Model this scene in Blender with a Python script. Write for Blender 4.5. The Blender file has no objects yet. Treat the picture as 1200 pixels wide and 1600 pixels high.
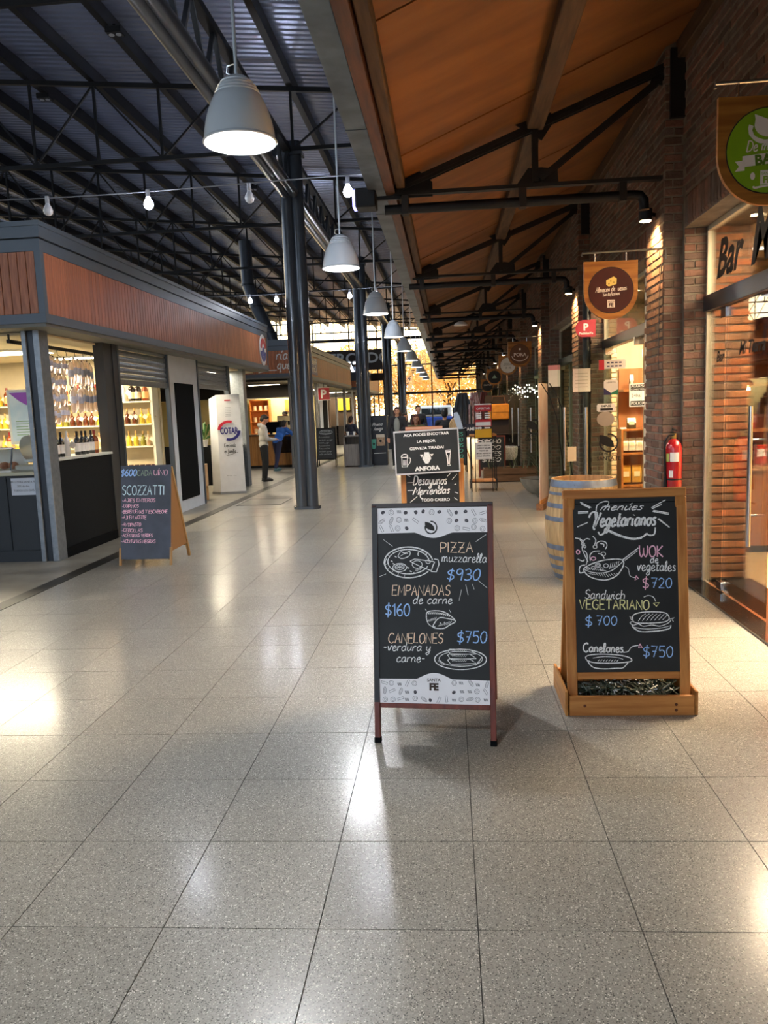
import bpy, bmesh, math, random
import numpy as np
from mathutils import Vector, Matrix
random.seed(7)
S = bpy.context.scene
COL = S.collection
PI = math.pi

# ------------------------------------------------------------------ camera
H = 1.6086
yaw, pitch, roll = -.0862, -.1298, -.0384
fw = Vector((math.sin(yaw) * math.cos(pitch), math.cos(yaw) * math.cos(pitch), math.sin(pitch)))
r0 = Vector((math.cos(yaw), -math.sin(yaw), 0)); u0 = r0.cross(fw)
rt = r0 * math.cos(roll) + u0 * math.sin(roll); up = -r0 * math.sin(roll) + u0 * math.cos(roll)
cam = bpy.data.cameras.new('camera'); cob = bpy.data.objects.new('camera', cam); COL.objects.link(cob)
cam.sensor_fit = 'VERTICAL'; cam.sensor_height = 24; cam.lens = 1213 * 24 / 1600
cam.clip_start = .05; cam.clip_end = 400
m = Matrix((rt, up, -fw)).transposed().to_4x4(); m.translation = (0, 0, H); cob.matrix_world = m
S.camera = cob

# ------------------------------------------------------------------ light, sky, exposure
S.view_settings.view_transform = 'Standard'; S.view_settings.look = 'None'
S.view_settings.gamma = 1; S.view_settings.use_curve_mapping = False
S.view_settings.exposure = 0.55
PENDANT_W = 185
SPOT_W = 150
w = bpy.data.worlds.new('sky'); S.world = w; w.use_nodes = True
nt = w.node_tree; nt.nodes.clear()
tc = nt.nodes.new('ShaderNodeTexCoord'); sx = nt.nodes.new('ShaderNodeSeparateXYZ')
rp = nt.nodes.new('ShaderNodeValToRGB'); bg = nt.nodes.new('ShaderNodeBackground'); ou = nt.nodes.new('ShaderNodeOutputWorld')
nt.links.new(tc.outputs['Generated'], sx.inputs[0]); nt.links.new(sx.outputs['Z'], rp.inputs[0])
rp.color_ramp.elements[0].position = 0.0; rp.color_ramp.elements[0].color = (2.5, 1.75, .9, 1)
rp.color_ramp.elements[1].position = .5; rp.color_ramp.elements[1].color = (1.1, 1.0, .85, 1)
e = rp.color_ramp.elements.new(.16); e.color = (2.4, 1.9, 1.2, 1)
# sunset glow ahead (+Y), cool evening sky everywhere else
r2 = nt.nodes.new('ShaderNodeValToRGB'); nt.links.new(sx.outputs['Y'], r2.inputs[0]); r2.color_ramp.elements[0].position = .2; r2.color_ramp.elements[1].position = .75
wm = nt.nodes.new('ShaderNodeMix'); wm.data_type = 'RGBA'; wm.inputs[6].default_value = (.50, .57, .70, 1)
nt.links.new(r2.outputs[0], wm.inputs[0]); nt.links.new(rp.outputs[0], wm.inputs[7])
bg.inputs['Strength'].default_value = 3.2
nt.links.new(wm.outputs[2], bg.inputs[0]); nt.links.new(bg.outputs[0], ou.inputs[0])

def lamp(kind, name, loc, power, color, size=.1, direction=(0, 0, -1), parent=None, sizey=None, spot=None, blend=.5, label=None):
    L = bpy.data.lights.new(name, kind); L.energy = power; L.color = color
    if kind == 'AREA':
        L.shape = 'RECTANGLE' if sizey else 'DISK'; L.size = size
        if sizey: L.size_y = sizey
    elif kind == 'SPOT':
        L.spot_size = spot; L.spot_blend = blend; L.shadow_soft_size = size
    else:
        L.shadow_soft_size = size
    o = bpy.data.objects.new(name, L); COL.objects.link(o)
    o.location = loc; o.rotation_euler = Vector(direction).to_track_quat('-Z', 'Y').to_euler()
    if parent: o.parent = parent
    return o

# ------------------------------------------------------------------ materials
def lin(h):
    h = h.lstrip('#'); c = [int(h[i:i + 2], 16) / 255 for i in (0, 2, 4)]
    return tuple((x / 12.92 if x <= .04045 else ((x + .055) / 1.055) ** 2.4) for x in c) + (1,)
MATS = {}
def mat(name, hexc, rough=.5, metal=0, hex2=None, scale=8, stretch=(1, 1, 1), bump=0, bscale=None, emit=0, spec=.5, coat=0, rnd=0, alpha=1, trans=0, noise_detail=4):
    if name in MATS: return MATS[name]
    M = bpy.data.materials.new(name); M.use_nodes = True; n = M.node_tree.nodes; l = M.node_tree.links
    b = n['Principled BSDF']; b.inputs['Roughness'].default_value = rough; b.inputs['Metallic'].default_value = metal
    b.inputs['Specular IOR Level'].default_value = spec; b.inputs['Coat Weight'].default_value = coat
    b.inputs['Alpha'].default_value = alpha; b.inputs['Transmission Weight'].default_value = trans
    t = n.new('ShaderNodeTexCoord'); mp = n.new('ShaderNodeMapping'); mp.inputs['Scale'].default_value = stretch
    l.new(t.outputs['Object'], mp.inputs[0])
    nz = n.new('ShaderNodeTexNoise'); nz.inputs['Scale'].default_value = scale; nz.inputs['Detail'].default_value = noise_detail
    l.new(mp.outputs[0], nz.inputs['Vector'])
    c1 = lin(hexc); c2 = lin(hex2) if hex2 else tuple(x * .94 for x in c1[:3]) + (1,)
    cr = n.new('ShaderNodeValToRGB'); cr.color_ramp.elements[0].position = .35; cr.color_ramp.elements[1].position = .65
    cr.color_ramp.elements[0].color = c2; cr.color_ramp.elements[1].color = c1
    l.new(nz.outputs['Fac'], cr.inputs[0])
    src = cr.outputs[0]
    if rnd:
        oi = n.new('ShaderNodeObjectInfo'); ge = n.new('ShaderNodeNewGeometry')
        ad = n.new('ShaderNodeMath'); ad.operation = 'ADD'; l.new(oi.outputs['Random'], ad.inputs[0]); l.new(ge.outputs['Random Per Island'], ad.inputs[1])
        fr = n.new('ShaderNodeMath'); fr.operation = 'FRACT'; l.new(ad.outputs[0], fr.inputs[0])
        mr = n.new('ShaderNodeMapRange'); mr.inputs['To Min'].default_value = 1 - rnd; mr.inputs['To Max'].default_value = 1 + rnd
        l.new(fr.outputs[0], mr.inputs[0])
        vm = n.new('ShaderNodeVectorMath'); vm.operation = 'SCALE'; l.new(src, vm.inputs[0]); l.new(mr.outputs[0], vm.inputs['Scale'])
        src = vm.outputs[0]
    l.new(src, b.inputs['Base Color'])
    if bump:
        nb = n.new('ShaderNodeTexNoise'); nb.inputs['Scale'].default_value = bscale or scale * 3; nb.inputs['Detail'].default_value = 5
        l.new(mp.outputs[0], nb.inputs['Vector'])
        bp = n.new('ShaderNodeBump'); bp.inputs['Strength'].default_value = bump; bp.inputs['Distance'].default_value = .01
        l.new(nb.outputs['Fac'], bp.inputs['Height']); l.new(bp.outputs[0], b.inputs['Normal'])
    if emit:
        b.inputs['Emission Color'].default_value = c1; b.inputs['Emission Strength'].default_value = emit
    MATS[name] = M
    return M
def wood(name, h1, h2, axis='z', rough=.5, bump=.15, rnd=.08, fine=30):
    st = {'x': (1, 12, 12), 'y': (12, 1, 12), 'z': (12, 12, 1)}[axis]
    return mat(name, h1, rough, 0, h2, fine / 12, st, bump, fine / 4, rnd=rnd, noise_detail=8)
def glassmat(name, tint=(.95, .97, .96), k=.9):
    M = bpy.data.materials.new(name); M.use_nodes = True; n = M.node_tree.nodes; l = M.node_tree.links; n.clear()
    o = n.new('ShaderNodeOutputMaterial'); mx = n.new('ShaderNodeMixShader'); tr = n.new('ShaderNodeBsdfTransparent'); gl = n.new('ShaderNodeBsdfGlossy')
    fr = n.new('ShaderNodeFresnel'); fr.inputs[0].default_value = 1.45; mm = n.new('ShaderNodeMath'); mm.operation = 'MULTIPLY'; mm.inputs[1].default_value = k
    tr.inputs[0].default_value = (*tint, 1); gl.inputs['Roughness'].default_value = .01
    l.new(fr.outputs[0], mm.inputs[0]); l.new(mm.outputs[0], mx.inputs[0]); l.new(tr.outputs[0], mx.inputs[1]); l.new(gl.outputs[0], mx.inputs[2]); l.new(mx.outputs[0], o.inputs[0])
    MATS[name] = M; return M
GLASS = glassmat('clear_glass')
GLASSG = glassmat('greenish_glass', (.92, .96, .94), .9)

def terrazzo():
    M = bpy.data.materials.new('terrazzo'); M.use_nodes = True; n = M.node_tree.nodes; l = M.node_tree.links
    b = n['Principled BSDF']; g = n.new('ShaderNodeNewGeometry')
    def noise(s, d=4):
        q = n.new('ShaderNodeTexNoise'); q.inputs['Scale'].default_value = s; q.inputs['Detail'].default_value = d; l.new(g.outputs['Position'], q.inputs['Vector']); return q
    def ramp(src, p0, c0, p1, c1):
        q = n.new('ShaderNodeValToRGB'); e = q.color_ramp.elements; e[0].position = p0; e[1].position = p1; e[0].color = c0; e[1].color = c1; l.new(src, q.inputs[0]); return q.outputs[0]
    def mix(f, a, c, typ='MIX'):
        q = n.new('ShaderNodeMix'); q.data_type = 'RGBA'; q.blend_type = typ
        if isinstance(f, float): q.inputs[0].default_value = f
        else: l.new(f, q.inputs[0])
        for i, v in ((6, a), (7, c)):
            if isinstance(v, tuple): q.inputs[i].default_value = v
            else: l.new(v, q.inputs[i])
        return q.outputs[2]
    v = n.new('ShaderNodeTexVoronoi'); v.inputs['Scale'].default_value = 300; l.new(g.outputs['Position'], v.inputs['Vector'])
    base = ramp(noise(1.3, 5).outputs['Fac'], .3, lin('#827f77'), .7, lin('#95928a'))
    sep = n.new('ShaderNodeSeparateColor'); l.new(v.outputs['Color'], sep.inputs[0])
    chips = ramp(sep.outputs[0], .0, lin('#6f6a60'), 1.0, lin('#b5b0a4'))
    c = mix(.38, base, chips)
    white = ramp(sep.outputs[1], .93, (0, 0, 0, 1), .95, (1, 1, 1, 1)); c = mix(white, c, lin('#d8d4ca'))
    dark = ramp(sep.outputs[2], .90, (0, 0, 0, 1), .92, (1, 1, 1, 1)); c = mix(dark, c, lin('#4c4a45'))
    oi = n.new('ShaderNodeObjectInfo'); ge = n.new('ShaderNodeMath'); ge.operation = 'ADD'; l.new(oi.outputs['Random'], ge.inputs[0]); l.new(g.outputs['Random Per Island'], ge.inputs[1])
    fr = n.new('ShaderNodeMath'); fr.operation = 'FRACT'; l.new(ge.outputs[0], fr.inputs[0])
    mr = n.new('ShaderNodeMapRange'); mr.inputs['To Min'].default_value = .93; mr.inputs['To Max'].default_value = 1.05; l.new(fr.outputs[0], mr.inputs[0])
    vm = n.new('ShaderNodeVectorMath'); vm.operation = 'SCALE'; l.new(c, vm.inputs[0]); l.new(mr.outputs[0], vm.inputs['Scale'])
    l.new(vm.outputs[0], b.inputs['Base Color'])
    rr = n.new('ShaderNodeMapRange'); rr.inputs['To Min'].default_value = .28; rr.inputs['To Max'].default_value = .40; l.new(noise(2.2, 6).outputs['Fac'], rr.inputs[0]); l.new(rr.outputs[0], b.inputs['Roughness'])
    bp = n.new('ShaderNodeBump'); bp.inputs['Strength'].default_value = .05; bp.inputs['Distance'].default_value = .002
    l.new(noise(5, 3).outputs['Fac'], bp.inputs['Height']); l.new(bp.outputs[0], b.inputs['Normal'])
    b.inputs['Specular IOR Level'].default_value = .5; b.inputs['Coat Weight'].default_value = .55; b.inputs['Coat Roughness'].default_value = .17
    MATS['terrazzo'] = M; return M
def brickmat(name, hexes, mort=None):
    M = bpy.data.materials.new(name); M.use_nodes = True; n = M.node_tree.nodes; l = M.node_tree.links
    b = n['Principled BSDF']; b.inputs['Roughness'].default_value = .9; b.inputs['Specular IOR Level'].default_value = .2
    oi = n.new('ShaderNodeObjectInfo'); ge = n.new('ShaderNodeNewGeometry'); ad = n.new('ShaderNodeMath'); ad.operation = 'ADD'
    l.new(oi.outputs['Random'], ad.inputs[0]); l.new(ge.outputs['Random Per Island'], ad.inputs[1]); fr = n.new('ShaderNodeMath'); fr.operation = 'FRACT'; l.new(ad.outputs[0], fr.inputs[0])
    cr = n.new('ShaderNodeValToRGB'); els = cr.color_ramp.elements
    while len(els) < len(hexes): els.new(.5)
    for i, h in enumerate(hexes): els[i].position = i / (len(hexes) - 1); els[i].color = lin(h)
    l.new(fr.outputs[0], cr.inputs[0])
    nz = n.new('ShaderNodeTexNoise'); nz.inputs['Scale'].default_value = 14; nz.inputs['Detail'].default_value = 8; l.new(ge.outputs['Position'], nz.inputs['Vector'])
    mr = n.new('ShaderNodeMapRange'); mr.inputs['To Min'].default_value = .6; mr.inputs['To Max'].default_value = 1.4; l.new(nz.outputs['Fac'], mr.inputs[0])
    vm = n.new('ShaderNodeVectorMath'); vm.operation = 'SCALE'; l.new(cr.outputs[0], vm.inputs[0]); l.new(mr.outputs[0], vm.inputs['Scale']); l.new(vm.outputs[0], b.inputs['Base Color'])
    bp = n.new('ShaderNodeBump'); bp.inputs['Strength'].default_value = .6; bp.inputs['Distance'].default_value = .01
    nb = n.new('ShaderNodeTexNoise'); nb.inputs['Scale'].default_value = 45; nb.inputs['Detail'].default_value = 6; l.new(ge.outputs['Position'], nb.inputs['Vector'])
    l.new(nb.outputs['Fac'], bp.inputs['Height']); l.new(bp.outputs[0], b.inputs['Normal'])
    MATS[name] = M; return M
TER = terrazzo()
BRK = brickmat('old_brick', ['#5c4a40', '#74574a', '#6a5e54', '#845e4e', '#5c5148'])
BRO = brickmat('warm_lit_brick', ['#b87048', '#a86444', '#c48458', '#7e6450', '#b87850'])  # inner reveal is the same wall; warm bar light put into the brick colour
MORT = mat('mortar', '#857868', .95, hex2='#6a5e50', scale=6, bump=.5, bscale=40)
BLKM = mat('black_steel', '#0e0f13', .5, 0, spec=.35, scale=3)
DARKM = mat('dark_grey_steel', '#2b3038', .35, .3, scale=3)
COLM = mat('column_paint', '#464d56', .22, .2, coat=.5, scale=2)
GALV = mat('galvanised', '#8c9298', .4, .7, hex2='#7e848a', scale=20)
CHROME = mat('chrome', '#c8cacc', .12, 1)
GREYT = mat('slate_grey_trim', '#5b6672', .45, .1, scale=2)
WHITE = mat('white_paint', '#e8e6e0', .5)
CREAM = mat('cream_paint', '#d8cbb0', .6)
BLACKP = mat('black_panel', '#0d0e10', .8, spec=.08)
BOARD = mat('chalkboard', '#17191a', .6, hex2='#202324', scale=5)
CHALK = mat('chalk_white', '#ffffff', .9, hex2='#dcdcd8', scale=160)
CHBLUE = mat('chalk_blue', '#b4d4ff', .9, hex2='#8cb8f0', scale=120)
CHPEACH = mat('chalk_peach', '#ffe8d0', .9, hex2='#f0cca8', scale=120)
CHPINK = mat('chalk_pink', '#ffd0e0', .9, hex2='#e8a8c0', scale=120)
CHYEL = mat('chalk_yellow', '#f8f4b8', .9, hex2='#e4dc94', scale=120)
INK = mat('black_ink', '#15120f', .6)
PAPER = mat('white_paper', '#e6e4e2', .6, spec=.3)
PINE = wood('pine_frame', '#c98a48', '#a8672c', 'z')
PINEX = wood('pine_frame_across', '#c98a48', '#a8672c', 'x')
REDW = wood('red_brown_frame', '#7a3524', '#5a2418', 'z', rough=.4)
OAK = wood('barrel_stave', '#c9a878', '#a8865a', 'z', rough=.6)
PLY = mat('ceiling_plywood', '#8a5626', .55, hex2='#6c3f18', scale=1.6, stretch=(.6, 2.2, 1), bump=.05, rnd=.12, noise_detail=7)
BEAM = wood('dark_beam_wood', '#5a4026', '#3e2a17', 'y', rough=.7)
CLADW = wood('cladding_wood', '#c07a54', '#a05f40', 'z', rough=.45, rnd=.14, fine=40)
COUNTW = wood('counter_wood', '#b07a3c', '#8e5c28', 'z', rough=.5)
ORW = mat('orange_wood', '#c8752a', .5, hex2='#b06020', scale=4)

# ------------------------------------------------------------------ mesh builder
class B:
    def __init__(s): s.v = []; s.f = []
    def add(s, vs, fs):
        k = len(s.v); s.v += [tuple(v) for v in vs]; s.f += [tuple(i + k for i in f) for f in fs]; return s
    def box(s, x0, x1, y0, y1, z0, z1, M=None):
        vs = [Vector((x, y, z)) for x in (x0, x1) for y in (y0, y1) for z in (z0, z1)]
        if M: vs = [M @ v for v in vs]
        return s.add(vs, [(0, 1, 3, 2), (4, 6, 7, 5), (0, 4, 5, 1), (2, 3, 7, 6), (0, 2, 6, 4), (1, 5, 7, 3)])
    def bar(s, p, q, w, h, upv=(0, 0, 1)):
        p = Vector(p); q = Vector(q); d = (q - p).normalized(); a = d.cross(Vector(upv))
        if a.length < 1e-3: a = d.cross(Vector((1, 0, 0)))
        a.normalize(); b = a.cross(d); a *= w / 2; b *= h / 2
        vs = [t + i * a + j * b for t in (p, q) for i, j in ((-1, -1), (1, -1), (1, 1), (-1, 1))]
        return s.add(vs, [(3, 2, 1, 0), (4, 5, 6, 7), (0, 1, 5, 4), (1, 2, 6, 5), (2, 3, 7, 6), (3, 0, 4, 7)])
    def cyl(s, p, q, r, r2=None, n=12, cap=True):
        r2 = r if r2 is None else r2; p = Vector(p); q = Vector(q); d = (q - p).normalized()
        a = d.orthogonal().normalized(); b = d.cross(a)
        vs = []
        for t, rr in ((p, r), (q, r2)):
            for i in range(n):
                c = 2 * PI * i / n; vs.append(t + a * rr * math.cos(c) + b * rr * math.sin(c))
        fs = [(i, (i + 1) % n, n + (i + 1) % n, n + i) for i in range(n)]
        if cap: fs += [tuple(range(n))[::-1], tuple(range(n, 2 * n))]
        return s.add(vs, fs)
    def tube(s, pts, r, n=8, radii=None):
        pts = [Vector(p) for p in pts]; vs = []; prev = None
        for i, p in enumerate(pts):
            d = (pts[min(i + 1, len(pts) - 1)] - pts[max(i - 1, 0)]).normalized()
            a = d.orthogonal().normalized() if prev is None else (prev - d * prev.dot(d)).normalized()
            prev = a; b = d.cross(a); rr = radii[i] if radii else r
            vs += [p + a * rr * math.cos(2 * PI * k / n) + b * rr * math.sin(2 * PI * k / n) for k in range(n)]
        fs = [(i * n + k, i * n + (k + 1) % n, (i + 1) * n + (k + 1) % n, (i + 1) * n + k) for i in range(len(pts) - 1) for k in range(n)]
        fs += [tuple(range(n))[::-1], tuple(range((len(pts) - 1) * n, len(pts) * n))]
        return s.add(vs, fs)
    def lathe(s, prof, c=(0, 0, 0), n=24, cap=True):
        c = Vector(c); vs = []
        for r, z in prof: vs += [c + Vector((r * math.cos(2 * PI * k / n), r * math.sin(2 * PI * k / n), z)) for k in range(n)]
        m_ = len(prof); fs = [(i * n + k, i * n + (k + 1) % n, (i + 1) * n + (k + 1) % n, (i + 1) * n + k) for i in range(m_ - 1) for k in range(n)]
        if cap: fs += [tuple(range(n))[::-1], tuple(range((m_ - 1) * n, m_ * n))]
        return s.add(vs, fs)
    def ell(s, c, r, n=12, m_=8, M=None):
        c = Vector(c); vs = []; fs = []
        for i in range(1, m_):
            t = PI * i / m_
            for k in range(n):
                v = Vector((r[0] * math.sin(t) * math.cos(2 * PI * k / n), r[1] * math.sin(t) * math.sin(2 * PI * k / n), r[2] * math.cos(t)))
                vs.append(c + (M @ v if M else v))
        t0 = Vector((0, 0, r[2])); vs += [c + (M @ t0 if M else t0), c - (M @ t0 if M else t0)]; T = len(vs) - 2
        for i in range(m_ - 2):
            for k in range(n): fs.append((i * n + k, (i + 1) * n + k, (i + 1) * n + (k + 1) % n, i * n + (k + 1) % n))
        for k in range(n): fs.append((T, k, (k + 1) % n)); fs.append((T + 1, (m_ - 2) * n + (k + 1) % n, (m_ - 2) * n + k))
        return s.add(vs, fs)
    def prism(s, poly, M, t):      # poly 2D in local XY, extruded t along local Z
        n = len(poly); vs = [M @ Vector((x, y, z)) for z in (0, t) for x, y in poly]
        return s.add(vs, [tuple(range(n))[::-1], tuple(range(n, 2 * n))] + [(i, (i + 1) % n, n + (i + 1) % n, n + i) for i in range(n)])
    def build(s, name, m_, parent=None, smooth=False, bevel=0, world=False, label=None, kind=None):
        me = bpy.data.meshes.new(name); vs = s.v
        if world and parent:
            o_ = root_loc(parent); vs = [(x - o_.x, y - o_.y, z - o_.z) for x, y, z in vs]
        me.from_pydata(vs, [], s.f); me.materials.append(m_)
        if bevel:
            bm = bmesh.new(); bm.from_mesh(me)
            bmesh.ops.bevel(bm, geom=[e_ for e_ in bm.edges], offset=bevel, segments=1, affect='EDGES', clamp_overlap=True)
            bm.to_mesh(me); bm.free()
        else:
            bm = bmesh.new(); bm.from_mesh(me); bmesh.ops.recalc_face_normals(bm, faces=bm.faces); bm.to_mesh(me); bm.free()
        if smooth:
            me.shade_smooth(); me.set_sharp_from_angle(angle=math.radians(40))
        return link(name, me, parent, label, kind)
def link(name, me, parent=None, label=None, kind=None):
    o = bpy.data.objects.new(name, me); COL.objects.link(o)
    if parent: o.parent = parent
    if label: o['label'] = label
    if kind: o['kind'] = kind
    return o
def root_loc(o):
    v = Vector(o.location)
    while o.parent: o = o.parent; v += o.location
    return v
def tag(o, label=None, cat=None, group=None, kind=None):
    if label: o['label'] = label
    if cat: o['category'] = cat
    if group: o['group'] = group
    if kind: o['kind'] = kind
    return o
def thing(name, label, cat, loc=(0, 0, 0), rz=0, group=None, kind=None):
    o = bpy.data.objects.new(name, None); COL.objects.link(o); o.empty_display_size = .1
    o.location = loc; o.rotation_euler = (0, 0, rz); return tag(o, label, cat, group, kind)
def dup(o, loc, rz=None, label=None, group=None, sc=None):
    r = o.copy(); COL.objects.link(r); r.location = loc
    if rz is not None: r.rotation_euler = (0, 0, rz)
    if sc is not None: r.scale = sc
    if label: r['label'] = label
    if group: r['group'] = group
    def kids(a, b):
        for ch in list(a.children):
            c = ch.copy(); COL.objects.link(c); c.parent = b; kids(ch, c)
    kids(o, r); return r

def frame(origin, right, upv):
    r_ = Vector(right).normalized(); u_ = Vector(upv).normalized(); n_ = r_.cross(u_)
    M = Matrix((r_, u_, n_)).transposed().to_4x4(); M.translation = Vector(origin); return M
def text(name, body, size, m_, M, parent=None, shear=0, align='LEFT', bold=0, sx=1, ext=0, spacing=1, world=False, label=None):
    cu = bpy.data.curves.new(name, 'FONT'); cu.body = body; cu.size = size; cu.shear = shear; cu.align_x = align; cu.offset = bold; cu.extrude = ext; cu.space_character = spacing
    cu.resolution_u = 3
    t = bpy.data.objects.new(name, cu); COL.objects.link(t)
    dg = bpy.context.evaluated_depsgraph_get(); me = bpy.data.meshes.new_from_object(t.evaluated_get(dg))
    bpy.data.objects.remove(t); bpy.data.curves.remove(cu)
    if world and parent: M = Matrix.Translation(-root_loc(parent)) @ M
    me.transform(M @ Matrix.Diagonal((sx, 1, 1, 1))); me.materials.clear(); me.materials.append(m_)
    return link(name, me, parent, label)

# ------------------------------------------------------------------ hand lettering with single strokes
G = {
'A': (6, '0,0 3,10 6,0|1.2,4 4.8,4'), 'B': (5.4, '0,0 0,10|~0,10 4,9.4 4,6 0,5.3|~0,5.3 5.2,4.4 5,.8 0,0'), 'C': (6, '~6,8.6 3.6,10 .8,8 0,5 .8,1.8 3.6,0 6,1.4'),
'D': (6, '0,0 0,10|~0,10 4,9 6,5 4,1 0,0'), 'E': (5, '5.2,10 0,10 0,0 5.2,0|0,5.2 4.4,5.2'), 'F': (5, '5.2,10 0,10 0,0|0,5.2 4.2,5.2'),
'G': (6.2, '~6,8.6 3.6,10 .8,8 0,5 .8,1.8 3.6,0 5.8,1|5.8,1 6,4.6 3.6,4.6'), 'I': (1, '.5,0 .5,10'), 'J': (4, '~4,10 4,2.5 2,0 0,1.6|1.5,10 4.8,10'),
'K': (5.4, '0,0 0,10|5,10 0,4.6 5.4,0'), 'L': (4.6, '0,10 0,0 4.8,0'), 'M': (7, '0,0 .6,10 3.5,3 6.4,10 7,0'), 'N': (6, '0,0 0,10 6,0 6,10'),
'O': (6, '~3,10 .5,8 0,4.6 1,1 3.2,0 5.6,2 6,5.6 5,9 3,10'), 'P': (5, '0,0 0,10|~0,10 4.6,9.4 5,6.4 3,4.8 0,4.8'), 'R': (5.6, '0,0 0,10|~0,10 4.6,9.4 4.8,6.4 3,5 0,5|2.4,5 5.6,0'),
'S': (5, '~5,8.8 2.8,10 .4,8.4 1,6 4,4.6 5,2.4 3,0 0,1.2'), 'T': (6, '0,10 6.4,10|3.2,10 3.2,0'), 'U': (5.6, '~0,10 0,3 2.6,0 5.4,2.6|5.6,10 5.4,2.6 5.6,0'), 'V': (6, '0,10 3,0 6,10'),
'W': (8, '~0,10 .4,3 2,0 3.8,3 4,8|~4,8 4.2,3 6,0 7.6,3 8,10'), 'Y': (5.6, '0,10 2.8,5 5.6,10|2.8,5 2.8,0'), 'Z': (5.6, '0,10 5.6,10 0,0 6,0|1.2,5 4.6,5'), 'H': (5.6, '0,0 0,10|5.6,0 5.6,10|0,5 5.6,5'),
'0': (5, '~2.6,10 .4,7.6 0,4 1.6,.2 4,1.2 5,5 4.4,8.8 2.6,10'), '1': (2.4, '0,7.6 2,10 2,0'), '2': (5, '~0,8 2.2,10 4.6,8 3.6,4.6 0,0|0,0 5.2,0'), '3': (4.8, '~0,9 2.6,10 4.4,8 3.6,5.8 1.6,5.4|~1.6,5.4 4.6,4.4 4.8,1.6 2.4,0 0,1'),
'4': (5, '3.6,0 3.6,10 0,3.4 5,3.4'), '5': (4.8, '4.8,10 .6,10 .2,5.8|~.2,5.8 3,6.4 4.8,3.6 3.4,.4 0,.6'), '6': (4.8, '~4,10 1,7 0,3.6 1.6,.2 4.2,.8 4.6,3.6 2.6,5.4 .4,3.8'), '7': (5, '0,10 5,10 2,0|1,5.2 4.4,5.2'),
'9': (4.8, '~4.4,7.6 2.4,5 .2,6.8 1,9.6 3.6,9.6 4.6,7 4.2,0'), '$': (5, '~5,8 2.8,9 .4,7.6 1,5.6 4,4.4 5,2.4 3,.8 0,1.8|2.2,-1.2 3.2,11'), '-': (3, '0,4 3,4'), '!': (1, '.5,10 .5,3|.5,1 .5,0'), '&': (5, '~5,0 1,6 1.6,9 3.4,8.6 3,6 .4,3 .6,.6 3,0 5,3'), '.': (1, '.4,0 .6,.4'),
'a': (4.6, '~4,5 1.8,5.6 0,3.4 .6,.6 2.4,.2 4,2.2|~4,5.6 4,1.2 5.4,.6'), 'b': (4, '~0,10 0,.6 2,0 4,1.6 3.6,5 1.6,5.4 0,3.4'), 'c': (3.8, '~3.8,4.8 2,5.6 0,3.4 .6,.6 2.4,0 4.6,1.2'), 'd': (4.6, '~4,4.6 1.8,5.6 0,3.4 .6,.4 2.6,.2 4,2|~4.2,10 4,1.4 5.2,.6'),
'e': (3.8, '~0,2.6 3.2,3.4 2.8,5.4 1,5.2 0,2.8 1,.2 2.8,0 4.6,1.4'), 'g': (4.4, '~4,5 1.8,5.6 0,3.4 .8,.8 2.6,.8 4,2.6|~4,5.6 4,-2.6 2,-4.4 .4,-3 2,-1.2 5.2,1'), 'h': (4.4, '0,0 0,10|~0,3.6 2,5.6 4,4 4,0'), 'i': (1.6, '~.2,5.4 .2,1 1.8,.4|.4,7.4 .6,7.9'),
'j': (2, '~1.4,5.4 1.4,-2.6 0,-4|1.4,7.4 1.6,7.9'), 'l': (2, '~.2,1 1.8,7 1.4,10 .2,8 .2,1.4 1.2,0 2.6,1'), 'm': (7, '~0,5.4 .2,0|~.2,3.4 1.8,5.6 3,4 3,0|~3,3.4 4.8,5.6 6,4 6.2,1 7.4,.6'), 'n': (4.4, '~0,5.4 .2,0|~.2,3.4 2,5.6 3.8,4 3.8,1 5,.6'),
'o': (4, '~2,5.5 .2,4 .2,1.4 2,0 3.8,1.4 3.8,4 2,5.5 3.2,4.6 5,5.2'), 'p': (4, '0,5.4 0,-4|~0,3.6 1.8,5.6 3.8,4 3.4,.8 1.4,0 0,1.6'), 'r': (3.2, '~0,5.4 .2,0|~.2,3.2 1.4,5.2 3.4,5.2'), 's': (3.4, '~3.2,5 1.6,5.6 .4,4.4 2.8,2.4 2.6,.4 0,.4'),
't': (3, '~1.6,9 1.2,1.4 2.2,0 3.6,.8|0,5.8 3.4,5.8'), 'u': (4.4, '~0,5.4 .2,1.2 1.8,0 3.8,1.8|~4,5.4 4,1.2 5.2,.6'), 'v': (4, '~0,5.4 1.8,.2 3.6,5.4 5,5'), 'w': (6, '~0,5.4 .6,.6 1.8,0 3,4.6|~3,4.6 3.2,.6 4.8,0 6,5.4'), 'y': (4.4, '~0,5.4 .4,1.6 2,.6 3.8,2.4|~4,5.4 3.8,-2.6 2,-4.4 .6,-3 2.4,-1.2 5,.8'),
'z': (4, '0,5.4 3.8,5.4 0,0 4.4,.2'), 'ú': (4.4, '~0,5.4 .2,1.2 1.8,0 3.8,1.8|~4,5.4 4,1.2 5.2,.6|1.8,7 3,9'), 'Í': (1, '.5,0 .5,10|.5,11 1.8,12.6'), 'í': (1.6, '~.2,5.4 .2,1 1.8,.4|.4,7 1.6,9'),
'f': (3, '~3.6,9 2.4,10 1.2,8 1.2,-3|0,5.4 3.2,5.4'), 'q': (4.6, '~4,5 1.8,5.6 0,3.4 .6,.6 2.6,.6 4,2.6|4,5.6 4,-4 5.2,-2.4'), 'k': (4, '0,0 0,10|3.6,5.6 0,2.6 3.8,0'), 'x': (4, '0,5.4 4,0|4,5.4 0,0'),
}
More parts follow.
